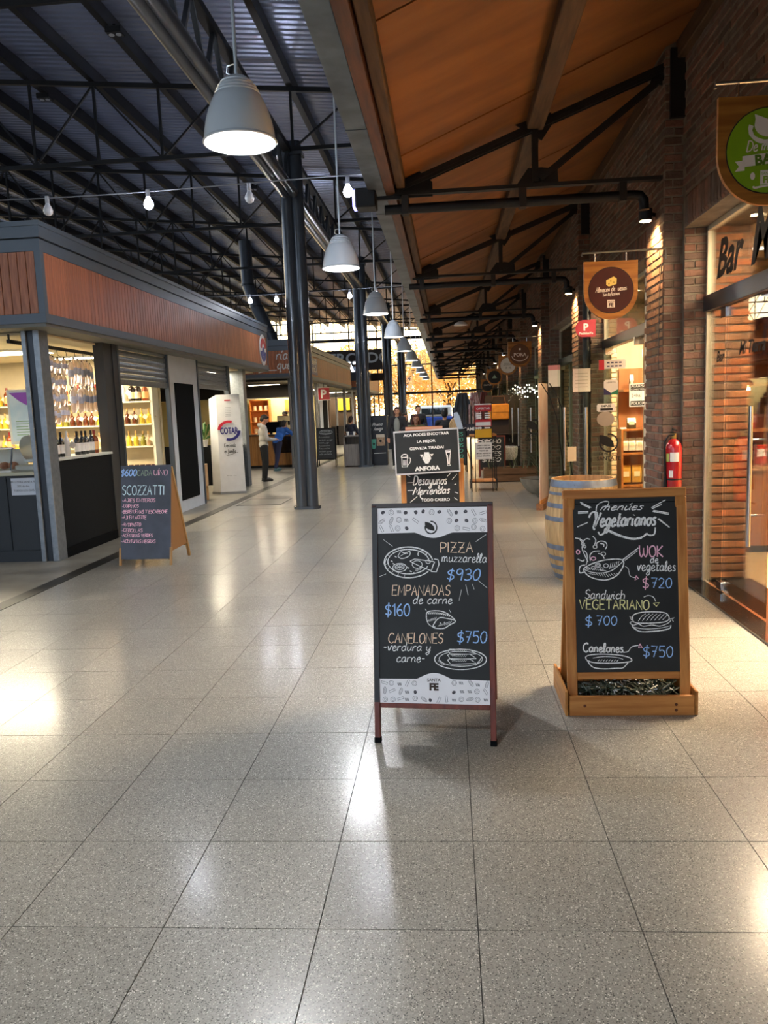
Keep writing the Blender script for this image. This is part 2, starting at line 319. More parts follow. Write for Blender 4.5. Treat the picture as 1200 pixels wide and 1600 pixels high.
def spline(P, k=5):
    if len(P) < 3: return P
    P = [P[0]] + P + [P[-1]]; out = []
    for i in range(1, len(P) - 2):
        p0, p1, p2, p3 = P[i - 1:i + 3]
        for j in range(k):
            t = j / k; out.append(tuple(.5 * (2 * p1[a] + (p2[a] - p0[a]) * t + (2 * p0[a] - 5 * p1[a] + 4 * p2[a] - p3[a]) * t * t + (3 * p1[a] - p0[a] - 3 * p2[a] + p3[a]) * t ** 3) for a in (0, 1)))
    return out + [P[-2]]
def parse(s):
    out = []
    for st in s.split('|'):
        sm = st.startswith('~'); P = [tuple(float(a) for a in q.split(',')) for q in st.lstrip('~').split()]
        out.append(spline(P) if sm else P)
    return out
def ribbon(bd, P, wd, T, z=0):
    """flat chalk stroke of width wd along 2D points, mapped to 3D by T(x,y,z)"""
    P = [p for i, p in enumerate(P) if i == 0 or math.dist(p, P[i - 1]) > 1e-6]
    if len(P) < 2: return
    L = []; R_ = []
    for i, p in enumerate(P):
        a = P[max(i - 1, 0)]; b = P[min(i + 1, len(P) - 1)]; dx, dy = b[0] - a[0], b[1] - a[1]; q = math.hypot(dx, dy) or 1
        nx, ny = -dy / q, dx / q; ww = wd / 2 * (.8 + .35 * random.random())
        L.append(T(p[0] + nx * ww, p[1] + ny * ww, z)); R_.append(T(p[0] - nx * ww, p[1] - ny * ww, z))
    n = len(P); bd.add(L + R_, [(i, i + 1, n + i + 1, n + i) for i in range(n - 1)])
def write(bd, s, x, y, h, wd, T, shear=0, width=None, jit=.0, z=0, slope=0):
    """y measured downward (picture-like), text baseline at y, cap height h"""
    k = h / 10; tot = sum((G[c][0] + 1.7) if c in G else 4 for c in s); sx_ = (width / tot) if width else k; cx = x
    for c in s:
        if c not in G: cx += 4 * sx_; continue
        jy = random.uniform(-jit, jit)
        for st in parse(G[c][1]):
            ribbon(bd, [(cx + (px + py * shear) * sx_, y - py * k + jy + slope * (cx - x)) for px, py in st], wd, T, z)
        cx += (G[c][0] + 1.7) * sx_
def homog(src, dst):
    A = []
    for (x, y), (u_, v_) in zip(src, dst):
        A.append([x, y, 1, 0, 0, 0, -u_ * x, -u_ * y, -u_]); A.append([0, 0, 0, x, y, 1, -v_ * x, -v_ * y, -v_])
    Hm = np.linalg.svd(np.array(A, float))[2][-1].reshape(3, 3)
    def f(x, y):
        q = Hm @ np.array([x, y, 1.]); return q[0] / q[2], q[1] / q[2]
    return f
def ellip(cx, cy, rx, ry, a0=0, a1=360, n=28, rot=0):
    o = []
    for i in range(n + 1):
        t = math.radians(a0 + (a1 - a0) * i / n); x, y = rx * math.cos(t), ry * math.sin(t); c, s_ = math.cos(rot), math.sin(rot)
        o.append((cx + x * c - y * s_, cy + x * s_ + y * c))
    return o
# ================================================================== STRUCTURE
YB, YF = -9.0, 52.0            # hall ends behind the camera and at the glass facade
TX, TY, SK = .0522, 2.2326, .0161
def row_y(x, k): return TY + .5 * k + SK * x
floor = B().box(-4.12, 2.03, YB, YF, -.12, -.005).build('floor', mat('grout', '#3c3a36', .8), kind='structure')
tm = bpy.data.meshes.new('tile'); t_ = .4965
tm.from_pydata([(0, 0, 0), (t_, SK * .5, 0), (t_, t_ + SK * .5, 0), (0, t_, 0), (0, 0, -.01), (t_, SK * .5, -.01), (t_, t_ + SK * .5, -.01), (0, t_, -.01)], [], [(0, 1, 2, 3), (0, 4, 5, 1), (1, 5, 6, 2), (2, 6, 7, 3), (3, 7, 4, 0)])
tm.materials.append(TER)
far = B(); n_t = 0
for k in range(-21, 99):
    for c in range(-8, 4):
        x = TX + .5 * c; y = row_y(x, k)
        if -2 <= k <= 22:
            o = link('tile', tm, floor); o.location = (x, y, random.uniform(-.0004, .0004)); n_t += 1
        elif YB < y < YF - .6:
            far.add([(x, y, 0), (x + t_, y + SK * .5, 0), (x + t_, y + t_ + SK * .5, 0), (x, y + t_, 0)], [(0, 1, 2, 3)])
o = far.build('tile_field', TER, floor, kind='stuff')
CONC = mat('kiosk_floor_concrete', '#8d887c', .38, hex2='#7a7468', scale=3, bump=.05)
B().box(-16, -4.12, YB, YF, -.12, 0).build('floor', CONC, kind='structure')
B().box(-4.115, -3.952, YB, YF, -.1, .003).build('trim_1', mat('black_drain_strip', '#25231f', .4), kind='structure')

# --- right wall with openings
BAY = 4.35; WX = 2.02; WT = .55; HEAD = 3.03; WTOP = 7.6
opens = [(3.0 + 1.4, 6.95)] + [(8.15 + BAY * i, 11.3 + BAY * i) for i in range(9)]
pil = [7.0 + BAY * i for i in range(-3, 11)]
wr = B(); y = YB
wr.box(WX, WX + WT, YB, 7.9, HEAD, WTOP); wr.box(WX, WX + .36, 7.9, 50.5, HEAD, WTOP)
for a, b in opens + [(60, 60)]:
    b0 = min(a, YF); 
    if b0 > y: wr.box(WX, WX + (WT if y < 8 else .36), y, b0, -.1, HEAD)
    y = b
    if y >= YF: break
wr.box(WX, WX + WT, 50.5, YF, HEAD, WTOP)
wall_r = wr.build('wall_right', MORT, kind='structure')
bvar = []
for i in range(5):
    b = B().box(0, 1, 0, 1, 0, 1); me = bpy.data.meshes.new('brick')
    j = lambda a: a + random.uniform(-.02, .02)
    ins = .04
    vs = [(0, -.1, 0), (1, -.1, 0), (1, -.1, 1), (0, -.1, 1)] + [(j(ins * .3), 1 + random.uniform(-.3, .25), j(.1)), (j(1 - ins * .3), 1 + random.uniform(-.3, .25), j(.1)), (j(1 - ins * .3), 1 + random.uniform(-.3, .25), j(.9)), (j(ins * .3), 1 + random.uniform(-.3, .25), j(.9))]
    me.from_pydata(vs, [], [(4, 5, 6, 7), (0, 1, 5, 4), (1, 2, 6, 5), (2, 3, 7, 6), (3, 0, 4, 7)]); bvar.append(me)
bvar_o = []
for me in bvar:
    me.materials.append(BRK); q = me.copy(); q.materials.clear(); q.materials.append(BRO); bvar_o.append(q)
    q2 = me.copy()
CRB = mat('cream_brick', '#d2b48c', .6, hex2='#c4a078', scale=5, rnd=.1)
bvar_c = []
for me in bvar: q = me.copy(); q.materials.clear(); q.materials.append(CRB); bvar_c.append(q)
def bricks(org, U, N, width, z0, z1, parent=None, singles=None, merged=None, bw=.245, pitch=.0685, joint=.012, relief=.007, soldier=False, holes=None, variants=None):
    """lay courses over a face: org corner, U along the wall, N outward normal"""
    org = Vector(org); U = Vector(U); N = Vector(N); c = 0; z = z0
    while z + pitch * .5 < z1:
        hh = min(pitch - joint, z1 - z - joint * .5); x = -(bw / 2 if c % 2 else 0) + random.uniform(-.01, .01)
        while x < width - .02:
            a = max(x, 0); b = min(x + bw - joint, width)
            if b - a > .03 and not (holes and holes(org + U * ((a + b) / 2), z)):
                p = org + U * a + Vector((0, 0, z - org.z + random.uniform(-.002, .002)))
                Mx = Matrix((U, N, Vector((0, 0, 1)))).transposed().to_4x4()
                me = random.choice(variants or bvar)
                sc = Matrix.Diagonal((b - a, relief, hh, 1))
                if singles is not None:
                    o = bpy.data.objects.new('brick', me); COL.objects.link(o); o.matrix_world = Matrix.Translation(p - (root_loc(parent) if parent else Vector())) @ Mx @ sc; o.parent = parent
                else:
                    T = Matrix.Translation(p) @ Mx @ sc; merged.add([T @ v.co for v in me.vertices], [tuple(f.vertices) for f in me.polygons])
            x += bw
        z += pitch; c += 1
# reveal of the bar doorway: these courses are laid one by one
bricks((2.02, 6.95, 0), (1, 0, 0), (0, -1, 0), .19, .03, HEAD, wall_r, singles=1, bw=.20)
bricks((2.26, 6.95, 0), (1, 0, 0), (0, -1, 0), .31, .03, HEAD, wall_r, singles=1, bw=.235, relief=.012, variants=bvar_o)
# pilasters
PX = 1.865
for i, y in enumerate(pil):
    p = B().box(PX, WX + .01, y, y + .56, -.1, 4.55).build('pilaster', MORT, wall_r)
    if i < 3 or i > 9: continue
    if i == 3: bricks((PX, y, 0), (1, 0, 0), (0, -1, 0), WX - PX, .02, 4.5, p, singles=1, bw=.155)
    mg = B()
    if i > 3: bricks((PX, y, 0), (1, 0, 0), (0, -1, 0), WX - PX, .02, 4.5, merged=mg, bw=.155)
    bricks((PX, y, 0), (0, 1, 0), (-1, 0, 0), .56, .02, 4.5, merged=mg)
    mg.build('brick_courses', BRK, p, kind='stuff')
mg = B()
def hole(p, z):
    if z < HEAD + .27:
        for a, b in opens:
            if a - .13 < p.y < b + .13 and (z < HEAD + .27 and a < p.y < b): return True
    return any(q - .02 < p.y < q + .58 for q in pil)
bricks((WX, 3.0, 0), (0, 1, 0), (-1, 0, 0), 26, .02, 6.3, merged=mg, holes=hole)
for a, b in opens[:5]:           # soldier course over each opening
    y = a
    while y < b - .05:
        M = Matrix.Translation((WX, y, HEAD + .005)) @ Matrix(((0, -1, 0), (1, 0, 0), (0, 0, 1))).to_4x4() @ Matrix.Diagonal((.062, .012, .255, 1))
        me = random.choice(bvar); mg.add([M @ v.co for v in me.vertices], [tuple(f.vertices) for f in me.polygons]); y += .072
mg.build('brick_courses', BRK, wall_r, kind='stuff')
mg = B(); mo = B()
for a, b in opens[1:5]:
    bricks((2.02, b, 0), (1, 0, 0), (0, -1, 0), .19, .03, HEAD, merged=mg, bw=.2)
    bricks((2.26, b, 0), (1, 0, 0), (0, -1, 0), .12, .03, HEAD, merged=mo, bw=.235, variants=bvar_c)
mg.build('brick_courses', BRK, wall_r, kind='stuff'); mo.build('brick_courses', CRB, wall_r, kind='stuff')
# shop fronts
FRAMEW = mat('off_white_frame', '#b8ae98', .5)
for i, (a, b) in enumerate(opens):
    gx = 2.22
    th = B().box(2.03, 2.62 if i == 0 else 2.4, a, b, -.1, .018).build('trim_2', mat('black_granite', '#1a1817', .08, spec=.7, hex2='#26221f', scale=60), kind='structure')
    d = B().box(gx - .02, gx + .03, b - .035, b, .018, HEAD).box(gx - .02, gx + .03, a, a + .035, .018, HEAD).box(gx - .02, gx + .03, a, b, HEAD - .04, HEAD).build('door_%d' % (i + 1), FRAMEW, kind='structure')
    B().box(gx - .045, gx + .045, a + .035, b - .02, 2.33, 2.46).build('header_beam', mat('header_metal', '#3a4048', .3, .6), d, bevel=.004)
    B().box(gx - .005, gx + .005, a + .035, b - .035, 2.46, HEAD - .04).build('transom_glass', GLASS, d)
    mid = (a + b) / 2
    if i == 0:
        B().box(gx - .005, gx + .005, b - .42, b - .035, .03, 2.33).build('side_glass', GLASS, d)
        lf = B().box(gx - .005, gx + .005, b - 1.35, b - .43, .03, 2.33).build('glass_leaf', GLASS, d)
        hd = B().cyl((gx - .06, b - 1.15, .52), (gx - .06, b - 1.15, 1.54), .017, n=12)
        hd.cyl((gx - .06, b - 1.15, .75), (gx, b - 1.15, .75), .008).cyl((gx - .06, b - 1.15, 1.3), (gx, b - 1.15, 1.3), .008)
        hd.build('door_handle', CHROME, lf, smooth=True)
        B().box(gx - .02, gx + .02, b - .49, b - .37, 2.24, 2.32).box(gx - .02, gx + .02, b - .49, b - .37, .03, .10).build('hinge_clamp', CHROME, lf, bevel=.004)
    else:
        B().box(gx - .005, gx + .005, a + .035, b - 2.46, .03, 2.33).box(gx - .005, gx + .005, b - .4, b - .035, .03, 2.33).build('side_glass', GLASSG, d)
        B().box(gx - .05, gx + .03, b - 2.46, b - 2.41, .018, HEAD).build('door_post', mat('white_post', '#dcd4c4', .5), d)
        for s_, yy in ((1, b - 2.10), (-1, b - .45)):
            if i > 6: continue
            lf = B().box(gx - .72, gx, yy - .005, yy + .005, .02, 2.30).build('glass_leaf', GLASSG, d)
            hx = gx - .64
            B().cyl((hx, yy - .05, .70), (hx, yy - .05, 1.56), .019).cyl((hx, yy - .05, .9), (hx, yy, .9), .008).cyl((hx, yy - .05, 1.4), (hx, yy, 1.4), .008).build('door_handle', CHROME, lf, smooth=True)
            B().box(gx - .09, gx + .02, yy - .02, yy + .02, 2.24, 2.33).box(gx - .09, gx + .02, yy - .02, yy + .02, .02, .1).build('hinge_clamp', CHROME, lf, bevel=.004)

# --- lean-to ceiling over the right aisle
def zc(x): return 3.56 + (x + .42) * .405
ce = B().add([(-.62, YB, zc(-.62) + .03), (2.05, YB, zc(2.05) + .03), (2.05, 50.5, zc(2.05) + .03), (-.62, 50.5, zc(-.62) + .03), (-.62, YB, zc(-.62) + .1), (2.05, YB, zc(2.05) + .1), (2.05, 50.5, zc(2.05) + .1), (-.62, 50.5, zc(-.62) + .1)],
    [(0, 1, 2, 3), (4, 7, 6, 5), (0, 4, 5, 1), (3, 2, 6, 7), (0, 3, 7, 4), (1, 5, 6, 2)]).build('ceiling', mat('dark_sheet', '#1c1a18', .7), kind='structure')
pm = []
for x0, x1 in ((-.32, .74), (.86, 2.0)):
    b = B(); q = [(x0, 0, zc(x0)), (x1, 0, zc(x1)), (x1, 2.155, zc(x1)), (x0, 2.155, zc(x0))]; b.add(q + [(x, y, z + .02) for x, y, z in q], [(3, 2, 1, 0), (4, 5, 6, 7), (0, 1, 5, 4), (1, 2, 6, 5), (2, 3, 7, 6), (3, 0, 4, 7)])
    o = b.build('plywood_panel', PLY, ce); pm.append(o)
for k in range(0, 26):
    for o in pm:
        q = o if k == 0 else o.copy()
        if k: COL.objects.link(q)
        q.location = (0, -4.4 + 2.175 * k, random.uniform(-.004, .002))
B().box(.735, .875, YB, 50.5, zc(.8) - .13, zc(.8) + .02).build('purlin_beam', BEAM, ce, bevel=.008)
B().box(-.395, -.315, YB, 50.5, zc(-.36) - .075, zc(-.36) + .03).build('eave_beam', BEAM, ce, bevel=.008)
B().box(1.95, 2.03, YB, 50.5, zc(1.99) - .16, zc(1.99) + .02).build('wall_beam', BEAM, ce, bevel=.008)
B().box(-.485, -.405, YB, 50.5, zc(-.4) - .10, zc(-.4) + .18).build('fascia_board', wood('eave_fascia', '#6e3f1c', '#4e2a12', 'y'), ce)
g = B()
g.bar((-.56, YB, 3.50), (-.56, 50.5, 3.50), .13, .012).bar((-.63, YB, 3.58), (-.63, 50.5, 3.58), .012, .17).bar((-.50, YB, 3.58), (-.50, 50.5, 3.58), .012, .16)
for k in range(24): g.box(-.64, -.49, -6 + k * 2.3, -5.96 + k * 2.3, 3.49, 3.67)
g.build('gutter', mat('gutter_metal', '#6a747c', .4, .6, hex2='#4c545c', scale=4), ce)

# --- iron trusses of the lean-to
IRON = mat('old_iron', '#141210', .6, scale=10)
def zt(x): return zc(x) - .17
def make_truss():
    t = thing('roof_truss', 'black iron lean-to truss carrying a black conduit, first from the camera', 'truss', (0, 0, 3.3), group='lean-to roof trusses', kind='structure')
    o = Vector((0, 0, 3.3))
    def P(x, z): return Vector((x, 0, z)) - o
    def l2(name, p, q, w_, h_): B().bar(P(*p) + Vector((0, .03, 0)), P(*q) + Vector((0, .03, 0)), .012, h_).bar(P(*p) - Vector((0, .03, 0)), P(*q) - Vector((0, .03, 0)), .012, h_).bar(P(*p), P(*q), w_, .012).build(name, IRON, t)
    l2('top_chord', (-.42, 3.50), (1.95, 4.37), .08, .065)
    B().bar(P(-.42, 3.47), P(1.86, 3.47), .07, .03).build('bottom_chord', IRON, t)
    l2('king_post', (.80, 3.50), (.80, 4.0), .07, .05)
    l2('diagonal_strut', (.84, 3.52), (1.90, 4.30), .07, .05)
    def plate(poly): B().prism([(x, z - 3.3) for x, z in poly], Matrix(((1, 0, 0, 0), (0, 0, -1, .02), (0, 1, 0, 0), (0, 0, 0, 1))), .016).build('gusset_plate', IRON, t)
    plate([(-.45, 3.44), (-.08, 3.44), (-.08, 3.56), (-.2, 3.66), (-.45, 3.60)]); plate([(.62, 3.46), (1.0, 3.46), (.99, 3.60), (.86, 3.62), (.74, 3.62)])
    plate([(.64, 3.98), (.86, 3.84), (.96, 3.98), (.94, 4.06)]); plate([(1.76, 4.24), (1.97, 4.18), (1.97, 4.42), (1.8, 4.36)])
    B().box(1.9, 2.02, -.1, .1, .62, 1.16).build('wall_bracket', IRON, t)
    B().cyl(P(-.5, 3.345), P(1.62, 3.345), .042, n=14).tube([P(1.62, 3.345), P(1.68, 3.34), P(1.71, 3.30), P(1.715, 3.22)], .042, 12).build('conduit', BLKM, t, smooth=True)
    for x in (-.35, .66, 1.5): B().box(x, x + .06, -.05, .05, -.005, .15).build('pipe_clamp', IRON, t)
    return t
tr = make_truss(); tr.location.y = 7.06
ords = ['first', 'second', 'third', 'fourth', 'fifth', 'sixth', 'seventh', 'eighth', 'ninth', 'tenth']
for k in range(1, 10): dup(tr, (0, 7.06 + BAY * k, 3.3), label='black iron lean-to truss carrying a black conduit, %s from the camera' % ords[k])
dup(tr, (0, 7.06 - BAY, 3.3), label='black iron lean-to truss just overhead, out of the top of the photo')

# --- main hall deck, lattice trusses, purlins
def zd(x): return 6.86 - (x + 1.34) * .092
def deckmat():
    M = bpy.data.materials.new('foil_deck'); M.use_nodes = True; n = M.node_tree.nodes; l = M.node_tree.links; b = n['Principled BSDF']
    b.inputs['Metallic'].default_value = .6; b.inputs['Roughness'].default_value = .27
    g_ = n.new('ShaderNodeNewGeometry'); nz = n.new('ShaderNodeTexNoise'); nz.inputs['Scale'].default_value = .9; l.new(g_.outputs['Position'], nz.inputs['Vector'])
    cr = n.new('ShaderNodeValToRGB'); cr.color_ramp.elements[0].color = lin('#929ec0'); cr.color_ramp.elements[1].color = lin('#c4d0f0'); l.new(nz.outputs['Fac'], cr.inputs[0]); l.new(cr.outputs[0], b.inputs['Base Color'])
    bp = n.new('ShaderNodeBump'); bp.inputs['Strength'].default_value = .35; bp.inputs['Distance'].default_value = .02; n2 = n.new('ShaderNodeTexNoise'); n2.inputs['Scale'].default_value = 2.5; l.new(g_.outputs['Position'], n2.inputs['Vector'])
    l.new(n2.outputs['Fac'], bp.inputs['Height']); l.new(bp.outputs[0], b.inputs['Normal']); return M
DECK = deckmat()
dk = B(); yy = YB; prof = []
while yy < YF:
    prof += [(yy, 0), (yy + .055, 0), (yy + .075, .022), (yy + .105, .022), (yy + .125, 0)]; yy += .15
vs = [(x, y_, zd(x) + dz) for y_, dz in prof for x in (-16.2, 2.6)]
dk.add(vs, [(2 * i, 2 * i + 1, 2 * i + 3, 2 * i + 2) for i in range(len(prof) - 1)])
deck = dk.build('ceiling', DECK, kind='structure')
B().box(-16.4, 2.8, YB, YF, 8.6, 8.7).build('ceiling', mat('roof_outer', '#30343a', .8), kind='structure')
px0 = -2.35
puB = B().box(-.05, .05, 0, YF - YB, -.21, 0)
pu = puB.build('roof_purlin', BLKM)
for i in range(-2, 13):
    x = px0 - 1.07 * i
    if i == 1: continue
    o = pu if i == -2 else bpy.data.objects.new('roof_purlin', pu.data)
    if i != -2: COL.objects.link(o)
    o.location = (x, YB, zd(x) - .01)
    side = 'right-hand' if i < 0 else 'left-hand'
    tag(o, 'long black steel purlin under the foil deck, %s' % ('above the column row' if i == 0 else '%s of the column row, %s out' % (side, ords[abs(i) - 1] if abs(i) <= 10 else 'outermost but %d' % (13 - i))), 'purlin', 'purlins under the foil deck', 'structure')
TS = 4.825; T0 = 12.9
def make_lattice():
    t = thing('lattice_truss', 'black lattice roof truss crossing the hall at the first column', 'truss', (0, 0, 5.8), group='hall lattice trusses', kind='structure')
    zt_ = lambda x: zd(x) - .25 - 5.8
    B().bar((-15.9, 0, 0), (1.9, 0, 0), .05, .06).build('bottom_chord', BLKM, t)
    B().bar((-15.9, 0, zt_(-15.9)), (1.9, 0, zt_(1.9)), .06, .07).build('top_chord', BLKM, t)
    for i in range(-3, 13):
        x = px0 - 1.07 * i
        B().bar((x, 0, 0), (x, 0, zt_(x)), .04, .04).build('web_post', BLKM, t)
        if i < 12: B().bar((x, 0, zt_(x)), (x - 1.07, 0, 0), .03, .03).build('web_diagonal', BLKM, t) if i % 2 else B().bar((x, 0, 0), (x - 1.07, 0, zt_(x - 1.07)), .03, .03).build('web_diagonal', BLKM, t)
    return t
lt = make_lattice(); lt.location.y = T0
nm = ['at the first column', 'half way between the first and second columns', 'at the second column', 'between the second and third columns', 'at the third column', 'between the third and fourth columns', 'at the fourth column', 'close to the glass end wall']
for k in range(1, 8): dup(lt, (0, T0 + TS * k, 5.8), label='black lattice roof truss crossing the hall ' + nm[k])
for k in (1, 2): dup(lt, (0, T0 - TS * k, 5.8), label='black lattice roof truss crossing overhead, %s before the first column' % ('one bay' if k == 1 else 'two bays'))

# --- columns and lattice girders
CX = -2.43
def make_col():
    t = thing('steel_column', 'twin-tube dark grey steel column, nearest the camera', 'column', (CX, T0 + .1, 0), group='twin-tube steel columns', kind='structure')
    B().cyl((-.085, 0, .02), (-.085, 0, 5.95), .105, n=32).build('tube', COLM, t, smooth=True)
    B().cyl((.085, .03, .02), (.085, .03, 5.95), .105, n=32).build('tube', COLM, t, smooth=True)
    B().cyl((-.09, .01, 0), (-.09, .01, .05), .145, n=28).cyl((.09, .01, 0), (.09, .01, .05), .145, n=28).box(-.09, .09, -.13, .155, 0, .05).build('base_plate', COLM, t, smooth=True)
    B().box(-.22, .22, -.12, .12, 5.72, 5.78).build('cap_plate', COLM, t)
    return t
cm = make_col()
for k in range(1, 4): dup(cm, (CX, T0 + .1 + 9.65 * k, 0), label='twin-tube dark grey steel column, %s from the camera' % ords[k])
dup(cm, (CX, T0 + .1 - 9.65 , 0), label='twin-tube steel column beside the photographer, outside the photo') if False else None
def make_girder():
    t = thing('lattice_girder', 'steel lattice girder over the near aisle, before the first column', 'girder', (CX, T0 - 9.5, 5.05), group='girders along the column row', kind='structure')
    L = 9.4; GM = mat('girder_paint', '#4a4e54', .3, .5, coat=.3)
    B().cyl((-.07, 0, .06), (-.07, L, .06), .075, n=20).build('bottom_chord', GM, t, smooth=True)
    B().cyl((.07, 0, .06), (.07, L, .06), .075, n=20).build('bottom_chord', GM, t, smooth=True)
    B().bar((0, 0, .72), (0, L, .72), .12, .08).build('top_chord', BLKM, t)
    n_ = 12
    for i in range(n_):
        y0 = L * i / n_; y1 = L * (i + 1) / n_
        B().bar((0, y0, .72), (0, (y0 + y1) / 2, .08), .05, .04).build('web_bar', GM, t); B().bar((0, (y0 + y1) / 2, .08), (0, y1, .72), .05, .04).build('web_bar', GM, t)
    return t
gm_ = make_girder()
gl_ = ['before the first column', 'from the first to the second column', 'from the second to the third column', 'from the third to the fourth column', 'beyond the fourth column']
for k in range(1, 5):
    dup(gm_, (CX, T0 - 9.5 + 9.65 * k, 5.05), label='steel lattice girder along the column row, ' + gl_[k])

# --- enclosure: left wall, wall behind the camera, gable strips
DWALL = mat('dark_left_wall', '#2c2a2a', .8)
wl = B().box(-16.5, -16, YB, YF, 0, 4.6).build('wall_left', DWALL, kind='structure')
B().box(-16.3, -16.28, YB, YF, 4.6, 8.6).build('added_clerestory_glass', GLASS, wl)  # unseen high glazing, added to let cool daylight on to the deck
for k in range(26): B().box(-16.36, -16.2, YB + 2.4 * k, YB + 2.4 * k + .1, 4.6, 8.6).build('added_clerestory_mullion', DARKM, wl)
wb = B().box(-16.5, 2.8, YB - .3, YB, 0, .15).box(-16.5, 2.8, YB - .3, YB, 8.2, 8.6).box(-.7, 2.8, YB - .3, YB, 0, 8.6).build('wall_back', mat('back_wall', '#6a6660', .8), kind='structure')  # unseen end: glazing added for frontal daylight, solid part keeps the lean-to dark
for k in range(7): B().box(-16.2 + 2.25 * k, -16.1 + 2.25 * k, YB - .2, YB - .1, .15, 8.2).build('added_back_mullion', DARKM, wb)
for z in (2.6, 5.2): B().box(-16.2, -.7, YB - .2, YB - .1, z, z + .1).build('added_back_transom', DARKM, wb)
B().box(-16.2, -.7, YB - .16, YB - .14, .15, 8.2).build('added_back_glass', GLASS, wb)
B().box(-60, 60, -60, YB - .4, -.3, -.12).build('ground', mat('outdoor_paving', '#a89878', .9), kind='structure')
B().box(2.57, 2.8, YB, YF, 3.3, 8.6).build('wall_side', DWALL, kind='structure')

# --- glass end wall
MUL = mat('facade_mullion', '#3a3f48', .5, .3)
fa = thing('wall_far', 'glazed end wall with dark mullions', None, (0, YF, 0), kind='structure')
if 'label' in fa: del fa['label']
ff = B()
xs = [-16, -13.6, -11.2, -8.8, -6.4, -4.55, -2.75, -1.0, .8, 2.5]
for x in xs: B().box(x - .04, x + .04, 0, .14, 0, 8.6).build('mullion', MUL, fa)
for z, h_ in ((2.62, .14), (4.5, .09), (6.2, .2), (0.03, .06)): B().box(-16, 2.6, -.02, .12, z, z + h_).build('transom', MUL, fa)
for a, b in zip(xs[:-1], xs[1:]):
    for z0, z1 in ((.1, 2.62), (2.76, 4.5), (4.6, 6.2), (6.4, 8.5)):
        B().box(a + .06, b - .06, .05, .062, z0, z1).build('pane', GLASS, fa)
B().box(2.5, 9, YF, YF + .3, 0, 8.6).build('wall_far', DWALL, kind='structure')

# --- outside: ground, autumn trees
B().box(-60, 60, YF + .2, 140, -.3, -.12).build('ground', mat('outdoor_paving', '#a89878', .9), kind='structure')
LEAF = bpy.data.materials.new('autumn_leaf'); LEAF.use_nodes = True
n = LEAF.node_tree.nodes; l = LEAF.node_tree.links; b = n['Principled BSDF']; b.inputs['Roughness'].default_value = .6
gg = n.new('ShaderNodeNewGeometry'); cr = n.new('ShaderNodeValToRGB'); cr.color_ramp.elements[0].color = lin('#f0b458'); cr.color_ramp.elements[1].color = lin('#fce6a0')
l.new(gg.outputs['Random Per Island'], cr.inputs[0]); l.new(cr.outputs[0], b.inputs['Base Color'])
tl = n.new('ShaderNodeBsdfTranslucent'); l.new(cr.outputs[0], tl.inputs[0]); mx = n.new('ShaderNodeMixShader'); mx.inputs[0].default_value = .65
l.new(b.outputs[0], mx.inputs[1]); l.new(tl.outputs[0], mx.inputs[2]); l.new(mx.outputs[0], n['Material Output'].inputs[0])
def make_tree():
    t = thing('autumn_tree', '', 'tree', (0, 0, -.12), group='yellow trees outside the glass end')
    tr_ = B().tube([(0, 0, 0), (.1, 0, 1.2), (0, .1, 2.6), (.1, 0, 4.5)], .2, 8, [.28, .22, .18, .08])
    for k in range(7):
        a = k * .9; tr_.tube([(0, 0, 1.8 + .3 * k), (math.cos(a) * 1.1, math.sin(a) * 1.1, 2.9 + .4 * k), (math.cos(a) * 2, math.sin(a) * 2, 3.8 + .4 * k)], .06, 6, [.1, .06, .02])
    tr_.build('trunk', mat('bark', '#4a3a2c', .9), t)
    lf = B()
    for k in range(3000):
        d = Vector((random.gauss(0, 1), random.gauss(0, 1), random.gauss(0, 1))).normalized() * random.random() ** .4
        c = Vector((d.x * 3.1, d.y * 3.1, 4.3 + d.z * 3.0)); a = Vector((random.gauss(0, 1), random.gauss(0, 1), random.gauss(0, 1))).normalized() * .14; bb = a.orthogonal().normalized() * .09
        lf.add([c - a, c - bb, c + a, c + bb], [(0, 1, 2, 3)])
    lf.build('foliage', LEAF, t, kind='stuff'); return t
tr0 = make_tree()
tp = [(-7, 64, 'seen beside the hanging market sign'), (-3.4, 62, 'seen between the far columns'), (.2, 65, 'seen right of the last pendant lamps'), (3.6, 61, 'seen under the end of the plywood ceiling'), (-11, 66, 'hidden mostly by the far kiosk'), (-1.8, 74, 'standing further back than the others'), (-14.5, 63, 'farthest left of the row')]
for i, (x, y, s_) in enumerate(tp):
    o = tr0 if i == 0 else dup(tr0, (0, 0, 0))
    o.location = (x, y, -.12); o.rotation_euler.z = i * 1.3; o['label'] = 'yellow autumn tree outside the glass wall, ' + s_
vb = thing('parked_van', 'blue and white van parked outside the glass wall', 'van', (-.6, 57.5, -.12))
B().box(-1.7, 1.5, -.9, .9, .35, 1.15).build('body', mat('van_blue', '#2a50b8', .3, coat=.6), vb, bevel=.08)
B().box(-1.6, .9, -.85, .85, 1.15, 1.95).build('cab', mat('van_white', '#dfe4ea', .3), vb, bevel=.12)
for x in (-1.1, .9): B().cyl((x, -.95, .32), (x, -.7, .32), .32, n=18).build('wheel', BLKM, vb, smooth=True)
B().box(-1.3, .6, -.9, -.84, 1.3, 1.75).build('side_window', mat('van_window', '#1c242c', .1), vb)
